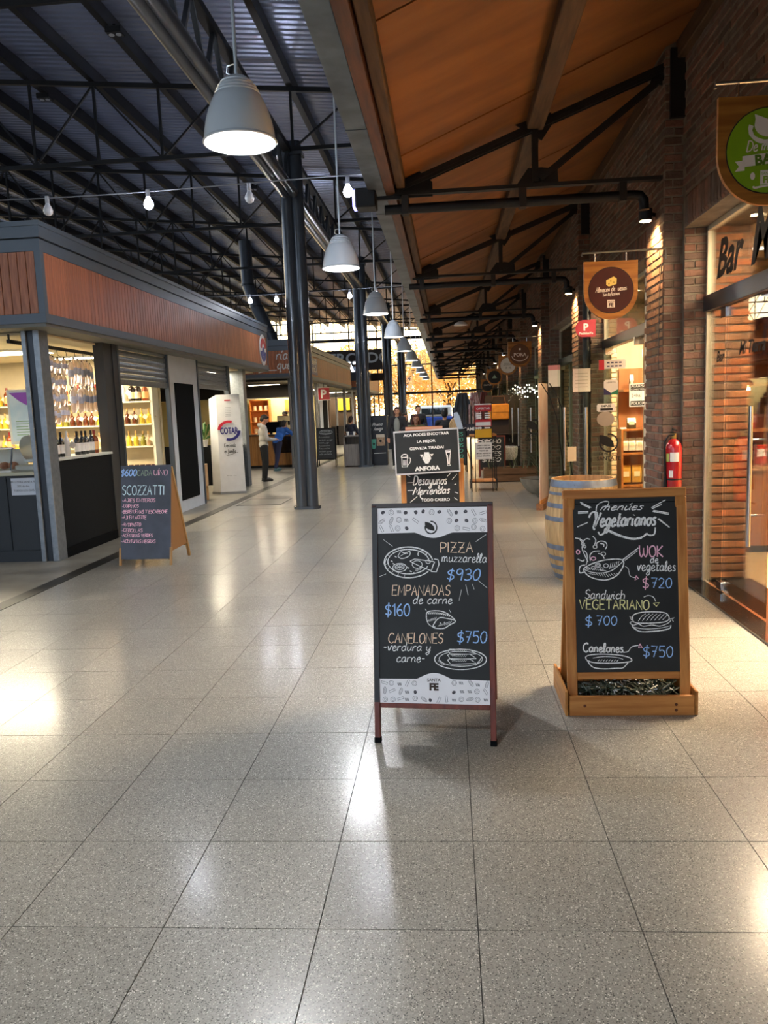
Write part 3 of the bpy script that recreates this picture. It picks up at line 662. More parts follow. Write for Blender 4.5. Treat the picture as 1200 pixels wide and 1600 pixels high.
# ================================================================== PENDANT LAMPS
SHADE = mat('enamel_shade', '#ccd4da', .3, 0, coat=.6, hex2='#c2cad0', scale=2)
SHIN = mat('shade_inside', '#e8e6de', .6)
BULB = mat('lamp_glow', '#eef3ff', emit=22)
def make_pendant():
    t = thing('pendant_lamp', 'grey enamel bell pendant lamp, largest and nearest, before the first column', 'lamp', (-1.25, 5.04, 3.30), group='pendant lamps down the aisle')
    prof = [(.228, 0), (.233, .006), (.228, .016), (.222, .02), (.217, .07), (.205, .13), (.188, .185), (.168, .235), (.145, .28), (.139, .284), (.141, .292), (.134, .296), (.130, .306), (.132, .312), (.124, .318), (.118, .328), (.120, .334), (.110, .342), (.102, .352), (.103, .358), (.09, .368), (.07, .385), (.045, .396), (.022, .40)]
    s_ = B().lathe(prof, n=48, cap=False).build('lamp_shade', SHADE, t, smooth=True)
    B().lathe([(r_ - .006, z + (.0 if i else .002)) for i, (r_, z) in enumerate(prof)][::-1], n=40, cap=False).build('shade_lining', SHIN, s_, smooth=True)
    B().lathe([(.001, .13), (.10, .135), (.12, .15), (.10, .165), (.001, .17)], n=28).build('bulb', BULB, t, smooth=True)
    B().cyl((0, 0, .17), (0, 0, .39), .03, n=12).build('lamp_holder', WHITE, t, smooth=True)
    B().cyl((0, 0, .40), (0, 0, 3.32), .011, n=10).build('rod', mat('rod_white', '#c8d2dc', .3, .3), t, smooth=True)
    B().tube([(-.02, 0, .40), (-.06, .0, .42), (-.055, 0, .46), (-.01, 0, .47)], .005, 6).build('hook', CHROME, t, smooth=True)
    return t
pen = make_pendant()
def pend_light(loc): lamp('SPOT', 'pendant_beam', (loc[0], loc[1], loc[2] + .10), PENDANT_W, (.95, .97, 1.0), .11, spot=math.radians(150), blend=.35)
pend_light(pen.location)
for k in range(1, 10):
    o = dup(pen, (-1.24, 5.04 + 4.6 * k, 3.33), label='grey enamel bell pendant lamp, %s in the receding line' % ords[k]); pend_light(o.location)
for k in range(6):
    o = dup(pen, (-13, 5 + 7.5 * k, 4.55), label='grey enamel bell pendant lamp added in the far aisle hidden by the kiosks, %s along' % ords[k]); pend_light(o.location)  # row added out of view so its bounce brightens the left deck
for k in (1, 2):
    o = dup(pen, (-1.25, 5.04 - 4.6 * k, 3.33), label='grey enamel bell pendant lamp over the photographer' if k == 1 else 'grey enamel bell pendant lamp well behind the photographer'); pend_light(o.location)
# string of bulbs
def bulb_string(y, z, x0, x1, bulbs, tagtxt):
    w_ = tag(B().tube([(x0 + (x1 - x0) * i / 20, y, z + .02 * math.cos(i / 20 * 6.28)) for i in range(21)], .006, 6).build('bulb_string', mat('wire_grey', '#7c8088', .5), smooth=True), 'thin cable strung across the hall ' + tagtxt, 'cable')
    for x, on, lb in bulbs:
        t = thing('string_bulb', lb, 'bulb', (x, y, z))
        B().cyl((0, 0, -.07), (0, 0, .0), .022, n=12).build('socket', mat('socket_white', '#a8acb4', .5), t, smooth=True)
        B().lathe([(.018, -.07), (.024, -.085), (.042, -.115), (.05, -.145), (.042, -.175), (.02, -.192), (.001, -.196)], n=20, cap=False).build('bulb_globe', mat('bulb_lit', '#dfe4ff', emit=30) if on else mat('bulb_unlit', '#d8dce2', .3), t, smooth=True)
        if on: lamp('POINT', 'bulb_light', (x, y, z - .26), 14, (.85, .9, 1), .04)
bulb_string(8.2, 3.97, -6.5, -.64, [(-4.13, 0, 'unlit white bulb on the near string, above the kiosk corner'), (-3.04, 1, 'lit white bulb on the near string, left of the nearest pendant'), (-1.97, 0, 'unlit white bulb on the near string, right under the nearest pendant'), (-.95, 1, 'lit white bulb on the near string, beside the plywood eave')], 'in front of the first column')
bulb_string(17.6, 4.3, -7, -.64, [(-4.35, 1, 'lit bulb on the far string just left of the near column'), (-3.75, 1, 'lit bulb on the far string lower beside the near column'), (-2.1, 1, 'lit bulb on the far string right of the near column'), (-1.5, 1, 'lit bulb on the far string beside the second column')], 'behind the first column')
# floodlights clipped on the purlins
def flood(loc, lb):
    t = thing('roof_floodlight', lb, 'floodlight', loc, group='floodlights clamped under the purlins')
    B().box(-.11, .11, -.09, .09, -.10, -.02).build('housing', BLKM, t, bevel=.008)
    B().cyl((-.05, 0, -.108), (-.05, 0, -.1), .038, n=16).cyl((.05, 0, -.108), (.05, 0, -.1), .038, n=16).build('lens', mat('lens_grey', '#b8bcc6', .2), t, smooth=True)
    B().box(-.02, .02, -.02, .02, -.02, .03).build('bracket', BLKM, t)
for (x, i, y), lb in (((px0 - 1.07 * 2 + .12, 2, 11.0), 'small black twin-lens floodlight under the purlin left of the nearest pendant'), ((px0 - 1.07 * 2 + .12, 2, 18.6), 'small black twin-lens floodlight by the first column top'), ((px0 - 1.07 + .1, 1, 8.8), 'small black twin-lens floodlight beside the girder at the photo top'), ((px0 - 1.07 * 4, 4, 13.4), 'small black twin-lens floodlight farthest left over the kiosk')):
    flood((x, y, zd(x) - .22), lb)
# exhaust duct beyond the first kiosk
t = thing('exhaust_duct', 'round grey exhaust duct bending down behind the first kiosk', 'duct', (-6.0, 24, 3.66))
B().tube([(.75, 0, 0), (.6, 0, .45), (.25, 0, 1.25), (.02, 0, 1.9), (0, 0, 3.2)], .19, 20).build('pipe', mat('duct_metal', '#4a4f58', .4, .5), t, smooth=True)
for z, x in ((.45, .6), (1.25, .25), (1.9, .02)): B().cyl((x, 0, z - .03), (x, 0, z + .03), .215, n=20).build('duct_flange', DARKM, t, smooth=True)

# ================================================================== KIOSKS
KX, KF = -4.6, -4.35
PLK = B().box(0, .018, 0, .092, 0, 1).v
plank_me = bpy.data.meshes.new('plank'); plank_me.from_pydata(PLK, [], B().box(0, 1, 0, 1, 0, 1).f); plank_me.materials.append(CLADW)
bm = bmesh.new(); bm.from_mesh(plank_me); bmesh.ops.bevel(bm, geom=bm.edges[:], offset=.003, segments=1, affect='EDGES'); bm.to_mesh(plank_me); bm.free()
def plank(par, x, y, z0, z1, rz):
    o = link('plank', plank_me, par); p = root_loc(par); o.location = (x - p.x, y - p.y, z0 - p.z); o.rotation_euler = (0, 0, rz); o.scale = (1, 1, z1 - z0)
def fascia(k, y0, y1, xl, side=True):
    """roof edge: steel trims, backing, planks"""
    kf = KF
    fb = B().box(kf - .12, kf - .012, y0 + .1, y1, 2.74, 3.74).box(xl, kf - .012, y0 + .012, y0 + .12, 2.74, 3.74).build('fascia_backing', DARKM, k, world=True)
    tr_ = B()
    for z0, z1, o_ in ((2.70, 2.745, .03), (2.745, 2.80, .018), (3.46, 3.585, .012), (3.60, 3.72, .03), (3.72, 3.77, .045)):
        tr_.box(kf - .06, kf + o_, y0 - o_, y1, z0, z1).box(xl, kf - .06, y0 - o_, y0 + .06, z0, z1)
    tr_.box(kf - .05, kf + .022, y0 - .022, y0 + .05, 2.80, 3.46)
    tr_.box(kf - .05, kf + .022, y1 - .05, y1, 2.80, 3.46)
    tr_.build('roof_edge_trim', GREYT, k, world=True)
    B().box(xl, kf - .1, y0 + .1, y1 - .02, 3.60, 3.66).build('roof', mat('kiosk_roof', '#9a9ea4', .6), k, world=True)
    B().box(xl, kf + .01, y0 - .01, y1, 2.66, 2.70).build('soffit', mat('soffit_grey', '#77756e', .6), k, world=True)
    y = y0 + .055
    while y < y1 - .1: plank(k, kf - .01, y, 2.802, 3.458, random.uniform(-.01, .01)); y += .0985
    x = kf - .06
    while x > xl + .1: plank(k, x, y0 - .008, 2.802, 3.458, PI / 2); x -= .0985
    # planks on the front face run away from the corner
def shutter(k, y0, y1, z0, z1, par_x=KX):
    B().box(par_x - .05, par_x + .02, y1, y1 + .05, 0, 2.68).build('shutter_guide', mat('guide_grey', '#596068', .4, .5), k, world=True)
    s_ = B().box(par_x - .05, par_x + .02, y0 - .05, y0, 0, 2.68).build('shutter_guide', mat('guide_grey', ''), k, world=True)
    z = z0 + .09
    B().box(par_x - .03, par_x, y0, y1, z0, z0 + .085).build('bottom_rail', GALV, s_, world=True, bevel=.006)
    while z < z1:
        b = B(); pts = [(0, 0), (.012, .01), (.018, .04), (.012, .07), (0, .078)]
        vs = [(par_x - .03 + a, yy, z + c) for yy in (y0, y1) for a, c in pts]; b.add(vs, [(i, i + 1, i + 6, i + 5) for i in range(4)] + [(4, 0, 5, 9)])
        b.build('shutter_slat', GALV, s_, world=True); z += .082
k1 = thing('market_kiosk', 'wood-clad corner kiosk with grey roof edge and bottles, nearest on the left', 'kiosk', (-6.8, 13, 0))
fascia(k1, 8.35, 19.0, -10.4)
B().box(-4.80, -4.745, 8.62, 8.70, 0, 2.67).build('corner_post', GALV, k1, world=True, bevel=.004)
B().box(-4.66, -4.585, 8.62, 8.82, 0, 2.67).build('corner_post', GALV, k1, world=True, bevel=.004)
B().box(-4.745, -4.66, 8.65, 8.80, 0, 2.67).build('corner_post', mat('post_dark', '#30353c', .35, .4), k1, world=True)
B().box(KX - .14, KX, 10.3, 10.55, 0, 2.67).build('side_post', mat('post_dark2', '#3a3a3a', .5), k1, world=True)
B().box(KX - .06, KX + .015, 10.55, 10.70, 0, 2.67).build('side_post', mat('post_dark', ''), k1, world=True, bevel=.004)
shutter(k1, 10.76, 12.66, 2.11, 2.64)
B().box(-10.4, -4.80, 8.66, 8.72, 0, 1.02).build('front_panel', mat('navy_board', '#20262c', .5), k1, world=True)
B().box(-10.4, -4.66, 8.81, 9.85, 1.02, 1.055).build('front_worktop', mat('pale_worktop', '#b9b8a0', .3), k1, world=True)
B().box(-10.4, -4.80, 8.62, 8.81, 1.02, 1.055).build('front_worktop', mat('pale_worktop', '#b9b8a0', .3), k1, world=True, bevel=.004)
for x in [-5.0 - .3 * i for i in range(1, 17)]: pass
B().box(-10.4, -4.80, 8.64, 8.66, 0, .13).build('kick_board', mat('navy_board', ''), k1, world=True)
for i in range(15): B().box(-5.145 - .36 * i, -4.805 - .36 * i, 8.648, 8.66, .14, 1.0).build('front_board', mat('navy_board', ''), k1, world=True)
B().box(KX - .06, KX - .01, 8.82, 10.3, 0, 1.165).build('side_panel', mat('speckled_black', '#141516', .65, hex2='#1c1e20', scale=90, spec=.1), k1, world=True)
B().box(KX - .42, KX + .02, 8.82, 10.3, 1.165, 1.195).build('side_worktop', mat('white_worktop', '#cfd2cc', .3), k1, world=True, bevel=.004)
B().box(KX - .05, KX + .005, 8.82, 10.3, 0, .12).build('kick_board', BLACKP, k1, world=True)
# white panel with black poster board
B().box(KX - .08, KX, 12.77, 14.2, 0, 2.67).build('white_panel', mat('cool_white_panel', '#c9d0d8', .4), k1, world=True)
B().box(KX, KX + .012, 12.97, 13.92, .2, 2.21).build('poster_board', BLACKP, k1, world=True)
shutter(k1, 14.26, 16.2, 2.15, 2.64)
B().box(KX - .1, KX, 16.26, 16.4, 0, 2.67).build('side_post', mat('post_dark2', ''), k1, world=True)
B().box(KX - .12, KX, 17.5, 17.75, 0, 2.67).build('end_post', GALV, k1, world=True, bevel=.005)
B().box(KX - .32, KX - .12, 17.55, 17.62, 0, 2.67).build('end_post', GALV, k1, world=True, bevel=.005)
CRW = mat('kiosk_inner_wall', '#d9c9a4', .7)
B().box(-10.4, -4.76, 12.66, 12.74, 0, 2.66).build('partition', CRW, k1, world=True)
B().box(-10.4, -10.3, 8.8, 19, 0, 2.66).build('inner_wall', CRW, k1, world=True)
B().box(-10.3, -4.75, 18.0, 18.08, 0, .95).build('end_counter', BLACKP, k1, world=True)
B().box(-10.3, KX - .1, 8.75, 12.6, 2.63, 2.655).build('inner_ceiling', mat('inner_ceiling_cream', '#e2d2ae', .7), k1, world=True)
B().box(-10.3, KX - .1, 12.8, 18.9, 2.63, 2.655).build('inner_ceiling', mat('inner_ceiling_cream', ''), k1, world=True)
B().box(KX - .3, KX - .12, 16.45, 17.5, 0, .95).build('side_counter', mat('dark_green_front', '#16241e', .5), k1, world=True)
B().box(KX - .5, KX - .08, 16.45, 17.5, .95, .985).build('side_worktop', WHITE, k1, world=True)
B().box(-7.6, -5.0, 14.5, 14.58, 0, 2.6).build('partition', ORW, k1, world=True) if False else None
# ceiling lights inside
PANEL_L = mat('light_panel', '#fff3d8', emit=9)
def ceil_light(x, y, wx, wy, lb, pw=60, z=2.6, col=(1, .86, .62)):
    t = thing('ceiling_light', lb, 'light', (x, y, z))
    B().box(-wx / 2, wx / 2, -wy / 2, wy / 2, 0, .028).build('frame', WHITE, t)
    B().box(-wx / 2 + .02, wx / 2 - .02, -wy / 2 + .02, wy / 2 - .02, -.008, 0).build('diffuser', PANEL_L, t)
    lamp('AREA', 'panel_light', (x, y, z - .015), pw, col, wx * .9, sizey=wy * .9)
ceil_light(-6.3, 10.6, 1.5, .5, 'bright ceiling light panel over the hanging salami bags', 70)
ceil_light(-7.9, 10.6, 1.5, .5, 'bright ceiling light panel left of the kiosk corner post', 60)
ceil_light(-5.7, 11.9, .9, .3, 'narrow ceiling light in front of the bottle shelves', 30)
ceil_light(-5.6, 15.3, 1.3, .5, 'ceiling light panel in the second shop of the first kiosk', 45)
ceil_light(-5.6, 17.2, 1.3, .5, 'ceiling light panel at the far end of the first kiosk', 45)

# shelving on the partition
SHW = mat('shelf_white', '#e4dcc0', .5)
def shelving(x0, x1, y0, y1, zs, lb, uprights=True):
    t = thing('shelving', lb, 'shelf', ((x0 + x1) / 2, y1, 0))
    for z in zs: B().box(x0, x1, y0, y1, z - .022, z).build('shelf', SHW, t, world=True)
    for x in (x0, x1): B().box(x - .02, x + .02, y0, y1, 0, max(zs) + .3).build('upright', SHW, t, world=True)
    return t
ZS = [.74, 1.185, 1.545, 1.915]
shelving(-6.62, -4.79, 12.38, 12.65, ZS, 'white shelving full of bottles behind the kiosk side openings')
shelving(-9.6, -6.68, 12.38, 12.65, ZS, 'white shelving at the left edge, behind the poster easel')
def make_bottle(kind, loc, lb, group):
    t = thing('bottle', lb, 'bottle', loc, group=group)
    col, lab, cap, prof = KINDS[kind]
    B().lathe(prof, n=14).build('bottle_glass', col, t, smooth=True)
    r_ = max(p[0] for p in prof) + .0015; h_ = prof[-1][1]
    if kind in ('wine', 'square', 'rose'): B().lathe([(r_, h_ * .14), (r_, h_ * .5)], n=14, cap=False).build('paper_label', lab, t, smooth=True)
    else: B().box(-.035, .035, -r_ - .012, -r_ - .008, h_ * .42, h_ * .66, Matrix.Rotation(.6, 4, 'Y')).build('hang_tag', lab, t)
    zt2 = prof[-1][1]; B().cyl((0, 0, zt2 - .05), (0, 0, zt2 + .004), prof[-1][0] + .0025, n=12).build('cap', cap, t, smooth=True)
    return t
def bprof(r, h, neck, sh=.62): return [(r * .9, 0), (r, .008), (r, h * sh), (r * .8, h * (sh + .08)), (neck, h * (sh + .17)), (neck, h)]
def gl(n_, h, r=.12): return mat(n_, h, r, coat=.5, spec=.6)
KINDS = {
'wine': (gl('wine_glass', '#141210'), PAPER, mat('cap_black', '#181614', .4), bprof(.038, .30, .014)),
'white': (mat('white_ceramic', '#d8d8da', .3), PAPER, WHITE, bprof(.036, .31, .013)),
'yellow': (gl('yellow_liquor', '#d8b83a'), mat('tag_cream', '#efe3b8', .6), mat('cork', '#c8a060', .7), bprof(.045, .25, .013, .5)),
'brown': (gl('brown_liquor', '#5e2c14'), mat('tag_cream', ''), mat('cork', ''), bprof(.045, .26, .013, .5)),
'olive': (gl('olive_liquor', '#8a8430'), mat('tag_cream', ''), mat('cork', ''), bprof(.045, .24, .013, .5)),
'peach': (gl('peach_liquor', '#d0a882'), mat('tag_cream', ''), mat('cork', ''), bprof(.036, .24, .012, .5)),
'square': (gl('dark_whisky', '#221410'), mat('label_cream', '#e6d6b0', .6), mat('cap_black', ''), bprof(.055, .30, .016, .66)),
'rose': (gl('amber_bitter', '#8c3c14'), mat('label_orange', '#e8b070', .6), mat('cap_red', '#8a2018', .4), bprof(.05, .30, .015, .62)),
}
protos = {}
def bottle(kind, x, y, z, lb, group):
    key = (kind,)
    if key not in protos: protos[key] = make_bottle(kind, (x, y, z), lb, group); return protos[key]
    return dup(protos[key], (x, y, z), random.uniform(-.4, .4), lb, group)
# on the side worktop
yy = [8.98, 9.10, 9.22, 9.34, 9.62, 9.74, 9.86, 10.02, 10.14]
kk = ['wine', 'wine', 'wine', 'white', 'wine', 'wine', 'wine', 'wine', 'rose']
lbs = ['dark wine bottle nearest the corner post on the side counter', 'dark wine bottle second from the corner post', 'dark wine bottle just before the white bottle', 'white bottle among the dark ones on the side counter', 'dark wine bottle just after the white bottle', 'dark wine bottle in the middle of the side counter with pale label', 'dark wine bottle right of the counter middle', 'dark wine bottle beside the amber one at the counter end', 'amber bottle with orange label at the far end of the side counter']
for y, k_, lb in zip(yy, kk, lbs): bottle(k_, -4.72 - random.uniform(0, .05), y, 1.195, lb, 'bottles on the kiosk side counter')
def row(z, x0, x1, step, kinds, where):
    x = x0; i = 0; names = {'wine': 'dark wine bottle', 'white': 'white bottle', 'yellow': 'tagged yellow bottle', 'brown': 'tagged brown bottle', 'olive': 'tagged olive bottle', 'peach': 'slim peach bottle', 'square': 'cream-labelled dark bottle', 'rose': 'orange-labelled amber bottle'}
    while x < x1:
        k_ = kinds[i % len(kinds)]
        bottle(k_, x, 12.47 + random.uniform(-.03, .03), z, names[k_] + ' ' + where + ', ' + (ords[i] if i < 10 else 'last') + ' from the left', 'bottles ' + where); x += step * random.uniform(.9, 1.2); i += 1
row(1.915, -5.38, -4.85, .115, ['square', 'white', 'square', 'square', 'rose', 'rose'], 'on the top shelf under the raised shutter')
row(1.915, -6.5, -5.6, .12, ['rose', 'square', 'rose', 'square'], 'on the top shelf behind the salami bags')
row(1.545, -5.36, -4.85, .105, ['peach', 'brown', 'brown', 'yellow', 'yellow', 'olive'], 'on the second shelf under the raised shutter')
row(1.545, -6.55, -5.5, .115, ['olive', 'yellow', 'olive', 'brown', 'brown', 'brown', 'brown', 'yellow', 'yellow'], 'on the second shelf above the side counter')
row(1.185, -5.36, -4.85, .105, ['wine', 'yellow', 'yellow', 'olive', 'peach', 'peach'], 'on the third shelf under the raised shutter')
row(1.185, -6.55, -5.5, .13, ['brown', 'peach', 'yellow', 'brown', 'olive'], 'on the third shelf behind the side counter')
row(1.545, -7.8, -6.8, .12, ['yellow', 'yellow', 'olive'], 'on the left-hand shelving behind the easel')
row(1.915, -7.8, -6.8, .12, ['yellow', 'rose', 'olive'], 'high on the left-hand shelving')
row(1.185, -7.8, -6.8, .12, ['rose', 'yellow'], 'low on the left-hand shelving')
jar = None
for i in range(6):
    x = -5.34 + i * .098
    if jar is None:
        jar = thing('preserve_jar', 'glass preserve jar with pale label on the lowest visible shelf', 'jar', (x, 12.45, .74), group='preserve jars on the lowest visible shelf')
        B().lathe([(.038, 0), (.042, .01), (.042, .105), (.036, .12)], n=16).build('jar_body', gl('jar_amber', '#b8742c'), jar, smooth=True)
        B().lathe([(.0432, .03), (.0432, .085)], n=16, cap=False).build('paper_label', mat('label_pink', '#e8c8b0', .6), jar, smooth=True)
        B().cyl((0, 0, .12), (0, 0, .138), .04, n=16).build('lid', mat('lid_dark', '#4a2018', .4), jar, smooth=True)
    else: dup(jar, (x, 12.45, .74), label='glass preserve jar with pale label on the lowest visible shelf, %s from the left' % ords[i])
# hanging salami bags
t = thing('hanging_rail', 'black steel rail with hooks above the salami bags', 'rail', (-5.0, 10.0, 2.56))
B().box(-.02, .02, -1.3, 1.35, -.02, .02).build('rail_bar', BLKM, t)
for y in (-1.28, 1.33): B().box(-.008, .008, y - .01, y + .01, .0, .08).build('rail_hanger', BLKM, t)
for i in range(8): B().tube([(0, -.9 + .24 * i, -.02), (.0, -.89 + .24 * i, -.08), (.03, -.87 + .24 * i, -.105), (.03, -.85 + .24 * i, -.08)], .004, 5).build('hook', BLKM, t, smooth=True)
BAG = mat('salami_bag', '#f4e8e2', .25, coat=.4, hex2='#e0c6ba', scale=14, trans=.6)
def make_bag(h_, lb, gr):
    t = thing('salami_bag', lb, 'salami', (0, 0, 0), group=gr)
    B().lathe([(.004, 0), (.02, -.03), (.036, -.06), (.04, -h_ * .5), (.038, -h_ + .03), (.022, -h_)], n=14).build('bag', BAG, t, smooth=True)
    B().lathe([(.0405, -h_ * .36), (.0425, -h_ * .5), (.0412, -h_ * .62)], n=14, cap=False).build('bag_label', mat('bag_label_lilac', '#dfe4f8', .4, hex2='#c0c8e8', scale=60), t, smooth=True)
    B().ell((0, -.0, -.006), (.012, .012, .014), 8, 6).build('clip', mat('clip_dark', '#402820', .5), t, smooth=True)
    return t
sp = make_bag(.235, 'short salami bag with lilac label in the rows by the corner post', 'short salami bags'); lp = make_bag(.345, 'long salami bag with lilac label in the two rows away from the corner post', 'long salami bags')
first = [1, 1]
for r_ in range(4):
    for c in range(5):
        p = (-5.0 + random.uniform(-.02, .02), 9.50 + .112 * c - (0), 2.47 - .21 * r_ + random.uniform(-.025, .02))
        o = sp if first[0] else dup(sp, p, random.uniform(-1, 1)); o.location = p; first[0] = 0; o['label'] = 'short salami bag, %s row down, %s from the corner post' % (ords[r_], ords[c])
for r_ in range(2):
    for c in range(7):
        p = (-5.0 + random.uniform(-.02, .02), 10.12 + .108 * c, 2.45 - .35 * r_ + random.uniform(-.03, .02))
        o = lp if first[1] else dup(lp, p, random.uniform(-1, 1)); o.location = p; first[1] = 0; o['label'] = 'long salami bag, %s row, %s from the near end' % (('upper', 'lower')[r_], ords[c])
# easel poster, slicer, glass case, notice
t = thing('display_easel', 'white framed lit poster with purple top, left of the corner post', 'poster', (-5.42, 9.7, 1.055))
B().box(-.24, .24, -.015, .015, .30, 1.0).build('frame', WHITE, t, bevel=.004)
B().box(-.205, .205, -.02, -.015, .34, .97).build('poster_sheet', mat('poster_pale', '#bcd8e8', .4, hex2='#e4eef4', scale=3), t)
B().prism([(-.20, .96), (.20, .96), (.20, .84), (.02, .80), (-.08, .86)], Matrix(((1, 0, 0, 0), (0, 0, -1, -.0205), (0, 1, 0, 0), (0, 0, 0, 1))), .002).build('poster_print', mat('poster_purple', '#9a4cc0', .4), t)
for x in (-.12, .12): B().box(x - .01, x + .01, -.01, .01, 0, .3).build('easel_leg', WHITE, t)
rb = B()
for i in range(6): ribbon(rb, [(-.14, .42 + .035 * i), (.02 + .02 * (i % 3), .42 + .035 * i)], .008, lambda x, y, z: (x, -.0225, y))
rb.prism([(.05, .55), (.11, .55), (.11, .68), (.08, .74), (.05, .68)], Matrix(((1, 0, 0, 0), (0, 0, -1, -.0205), (0, 1, 0, 0), (0, 0, 0, 1))), .002)
rb.build('poster_text', mat('poster_green', '#7aa86a', .5), t)
t = thing('meat_slicer', 'white meat slicer with round blade on the front counter', 'slicer', (-4.99, 9.02, 1.055))
B().box(-.2, .16, -.12, .12, .0, .07).build('slicer_base', mat('slicer_white', '#c9c6ba', .3), t, bevel=.015)
B().cyl((-.04, -.03, .26), (-.02, .03, .27), .16, n=32).build('blade_disc', mat('blade_steel', '#d8d4c4', .25, .6), t, smooth=True)
B().cyl((-.03, .03, .26), (-.02, .1, .26), .11, n=24).build('blade_guard', mat('slicer_white', ''), t, smooth=True)
B().box(-.11, .11, -.008, .008, -.09, .09, Matrix.Translation((.14, -.05, .22)) @ Matrix.Rotation(.7, 4, 'Y')).build('carriage_plate', mat('plate_brown', '#6a5e56', .3, .4), t)
B().tube([(.02, -.08, .06), (.1, -.1, .12), (.17, -.1, .10)], .014, 8).build('handle', BLKM, t, smooth=True)
t = thing('glass_display_case', 'small slanted glass display case at the left photo edge', 'display case', (-5.45, 8.95, 1.055))
B().box(-.3, .3, -.2, .2, 0, .02).box(-.3, .3, .18, .2, 0, .26).build('case_base', WHITE, t)
B().add([(-.3, -.2, .02), (.3, -.2, .02), (.3, -.12, .28), (-.3, -.12, .28)], [(0, 1, 2, 3)]).build('front_glass', GLASSG, t)
B().box(-.3, .3, -.12, .2, .28, .287).build('top_glass', GLASSG, t)
B().bar((-.3, -.2, .02), (-.3, -.12, .28), .015, .015).bar((.3, -.2, .02), (.3, -.12, .28), .015, .015).bar((-.3, -.12, .28), (.3, -.12, .28), .012, .012).build('edge_frame', CHROME, t)
for i in range(5): B().ell((-.22 + .11 * i, .0, .07), (.05, .09, .045), 10, 6).build('cold_cut', mat('ham', '#c08a70', .4), t, smooth=True)
t = thing('counter_notice', 'small white printed notice taped to the dark front counter', 'sign', (-4.95, 8.645, .79))
B().box(-.15, .15, -.004, 0, 0, .2).build('paper', mat('notice_paper', '#c8d0dc', .6), t)
fm = lambda x, z: frame((x, -.0055, z), (1, 0, 0), (0, 0, 1))
for s_, z in (('BILLETERA SANTA FE', .145), ('30% de dto.', .095), ('TODOS LOS DIAS', .045)): text('print', s_, .032, INK, fm(0, z), t, align='CENTER')
t = thing('cardboard_box', 'pale cardboard box on top behind the front counter', 'box', (-6.3, 12.3, 2.3)) if False else None

# logo on the fascia end of kiosk 1
t = thing('round_shop_logo', 'red white and blue channel logo at the far end of the first kiosk roof', 'sign', (KF + .012, 18.45, 3.12))
MX = Matrix(((0, 0, 1, 0), (-1, 0, 0, 0), (0, 1, 0, 0), (0, 0, 0, 1)))   # local x -> -y, y -> z, z -> +x
B().prism(ellip(0, .02, .30, .36, n=30)[:-1], MX, .02).build('white_back', WHITE, t)
def arcpoly(cx, cy, r1, r2, a0, a1, n_=14, fy=1): return [(cx + r1 * math.cos(a0 + (a1 - a0) * i / n_), cy + fy * r1 * math.sin(a0 + (a1 - a0) * i / n_)) for i in range(n_ + 1)] + [(cx + r2 * math.cos(a1 + (a0 - a1) * i / n_), cy + fy * r2 * math.sin(a1 + (a0 - a1) * i / n_)) for i in range(n_ + 1)]
B().prism(arcpoly(0, .02, .27, .15, .2, 2.9), Matrix.Translation((.02, 0, 0)) @ MX, .01).build('red_arc', mat('logo_red', '#c8283c', .4), t)
B().prism(arcpoly(0, .02, .27, .15, 3.4, 6.1), Matrix.Translation((.02, 0, 0)) @ MX, .01).build('blue_arc', mat('logo_blue', '#2a3c90', .4), t)
B().prism(ellip(0, -.02, .10, .10, n=16)[:-1], Matrix.Translation((.02, 0, 0)) @ MX, .008).build('blue_dot', mat('logo_blue', ''), t)

# ---- totem banner
t = thing('totem_banner', 'tall white three-sided totem with red and navy arc logo beside the first kiosk', 'banner', (-4.62, 15.95, 0))
poly = [(-.36, .02), (-.14, -.14), (.36, -.04), (.30, .2), (-.28, .22)]
B().prism(poly, Matrix(), .0).f
b = B(); hs = [1.98, 2.06, 2.06, 2.06, 2.0]
vs = [(x, y, .05) for x, y in poly] + [(x * .92, y * .92, h_) for (x, y), h_ in zip(poly, hs)]
b.add(vs, [(4, 3, 2, 1, 0), (5, 6, 7, 8, 9)] + [(i, (i + 1) % 5, 5 + (i + 1) % 5, 5 + i) for i in range(5)]); b.build('banner_body', mat('banner_white', '#dfe1e4', .4), t)
B().prism([(x * 1.05, y * 1.05) for x, y in poly], Matrix(), .05).build('banner_foot', mat('foot_grey', '#8c8e92', .4), t)
Fr = frame((.095, -.095, 0), (.98, .196, 0), (0, 0, 1)); Fr.translation += Vector((.196, -.98, 0)) * .006
def TB(x, y, z=0): return Fr @ Vector((x, y, .0015 + z))
b = B(); b.prism(arcpoly(0, 1.32, .235, .175, 1.25, 3.05, fy=.9), Fr, .004).build('red_arc', mat('logo_red', ''), t)
b = B(); b.prism(arcpoly(0, 1.32, .235, .175, 4.4, 6.25, fy=.9), Fr, .004).build('navy_arc', mat('logo_navy', '#2b2474', .4), t)
text('brand_letters', 'COTAR', .185, mat('logo_navy', ''), Fr @ Matrix.Translation((0, 1.255, .006)), t, align='CENTER', bold=.006, sx=.58)
b = B(); write(b, 'Creciendo', -.12, -.98, .085, .009, lambda x, y, z: TB(x, -y), .2, width=.24); write(b, 'en familia', -.12, -.86, .085, .009, lambda x, y, z: TB(x, -y), .2, width=.24); ribbon(b, [(-.08, -.80), (.16, -.87)], .008, lambda x, y, z: TB(x, -y)); b.build('script_letters', INK, t)
text('small_print', 'desde 1928    o    Cotar', .02, INK, Fr @ Matrix.Translation((0, .38, .003)), t, align='CENTER')
b = B()
for i in range(6): ribbon(b, [(-.06 + .01 * (i % 2), -1.62 - .035 * i), (.06, -1.62 - .035 * i)], .006, lambda x, y, z: TB(x, -y))
b.build('header_print', mat('print_grey', '#8a8c98', .5), t)
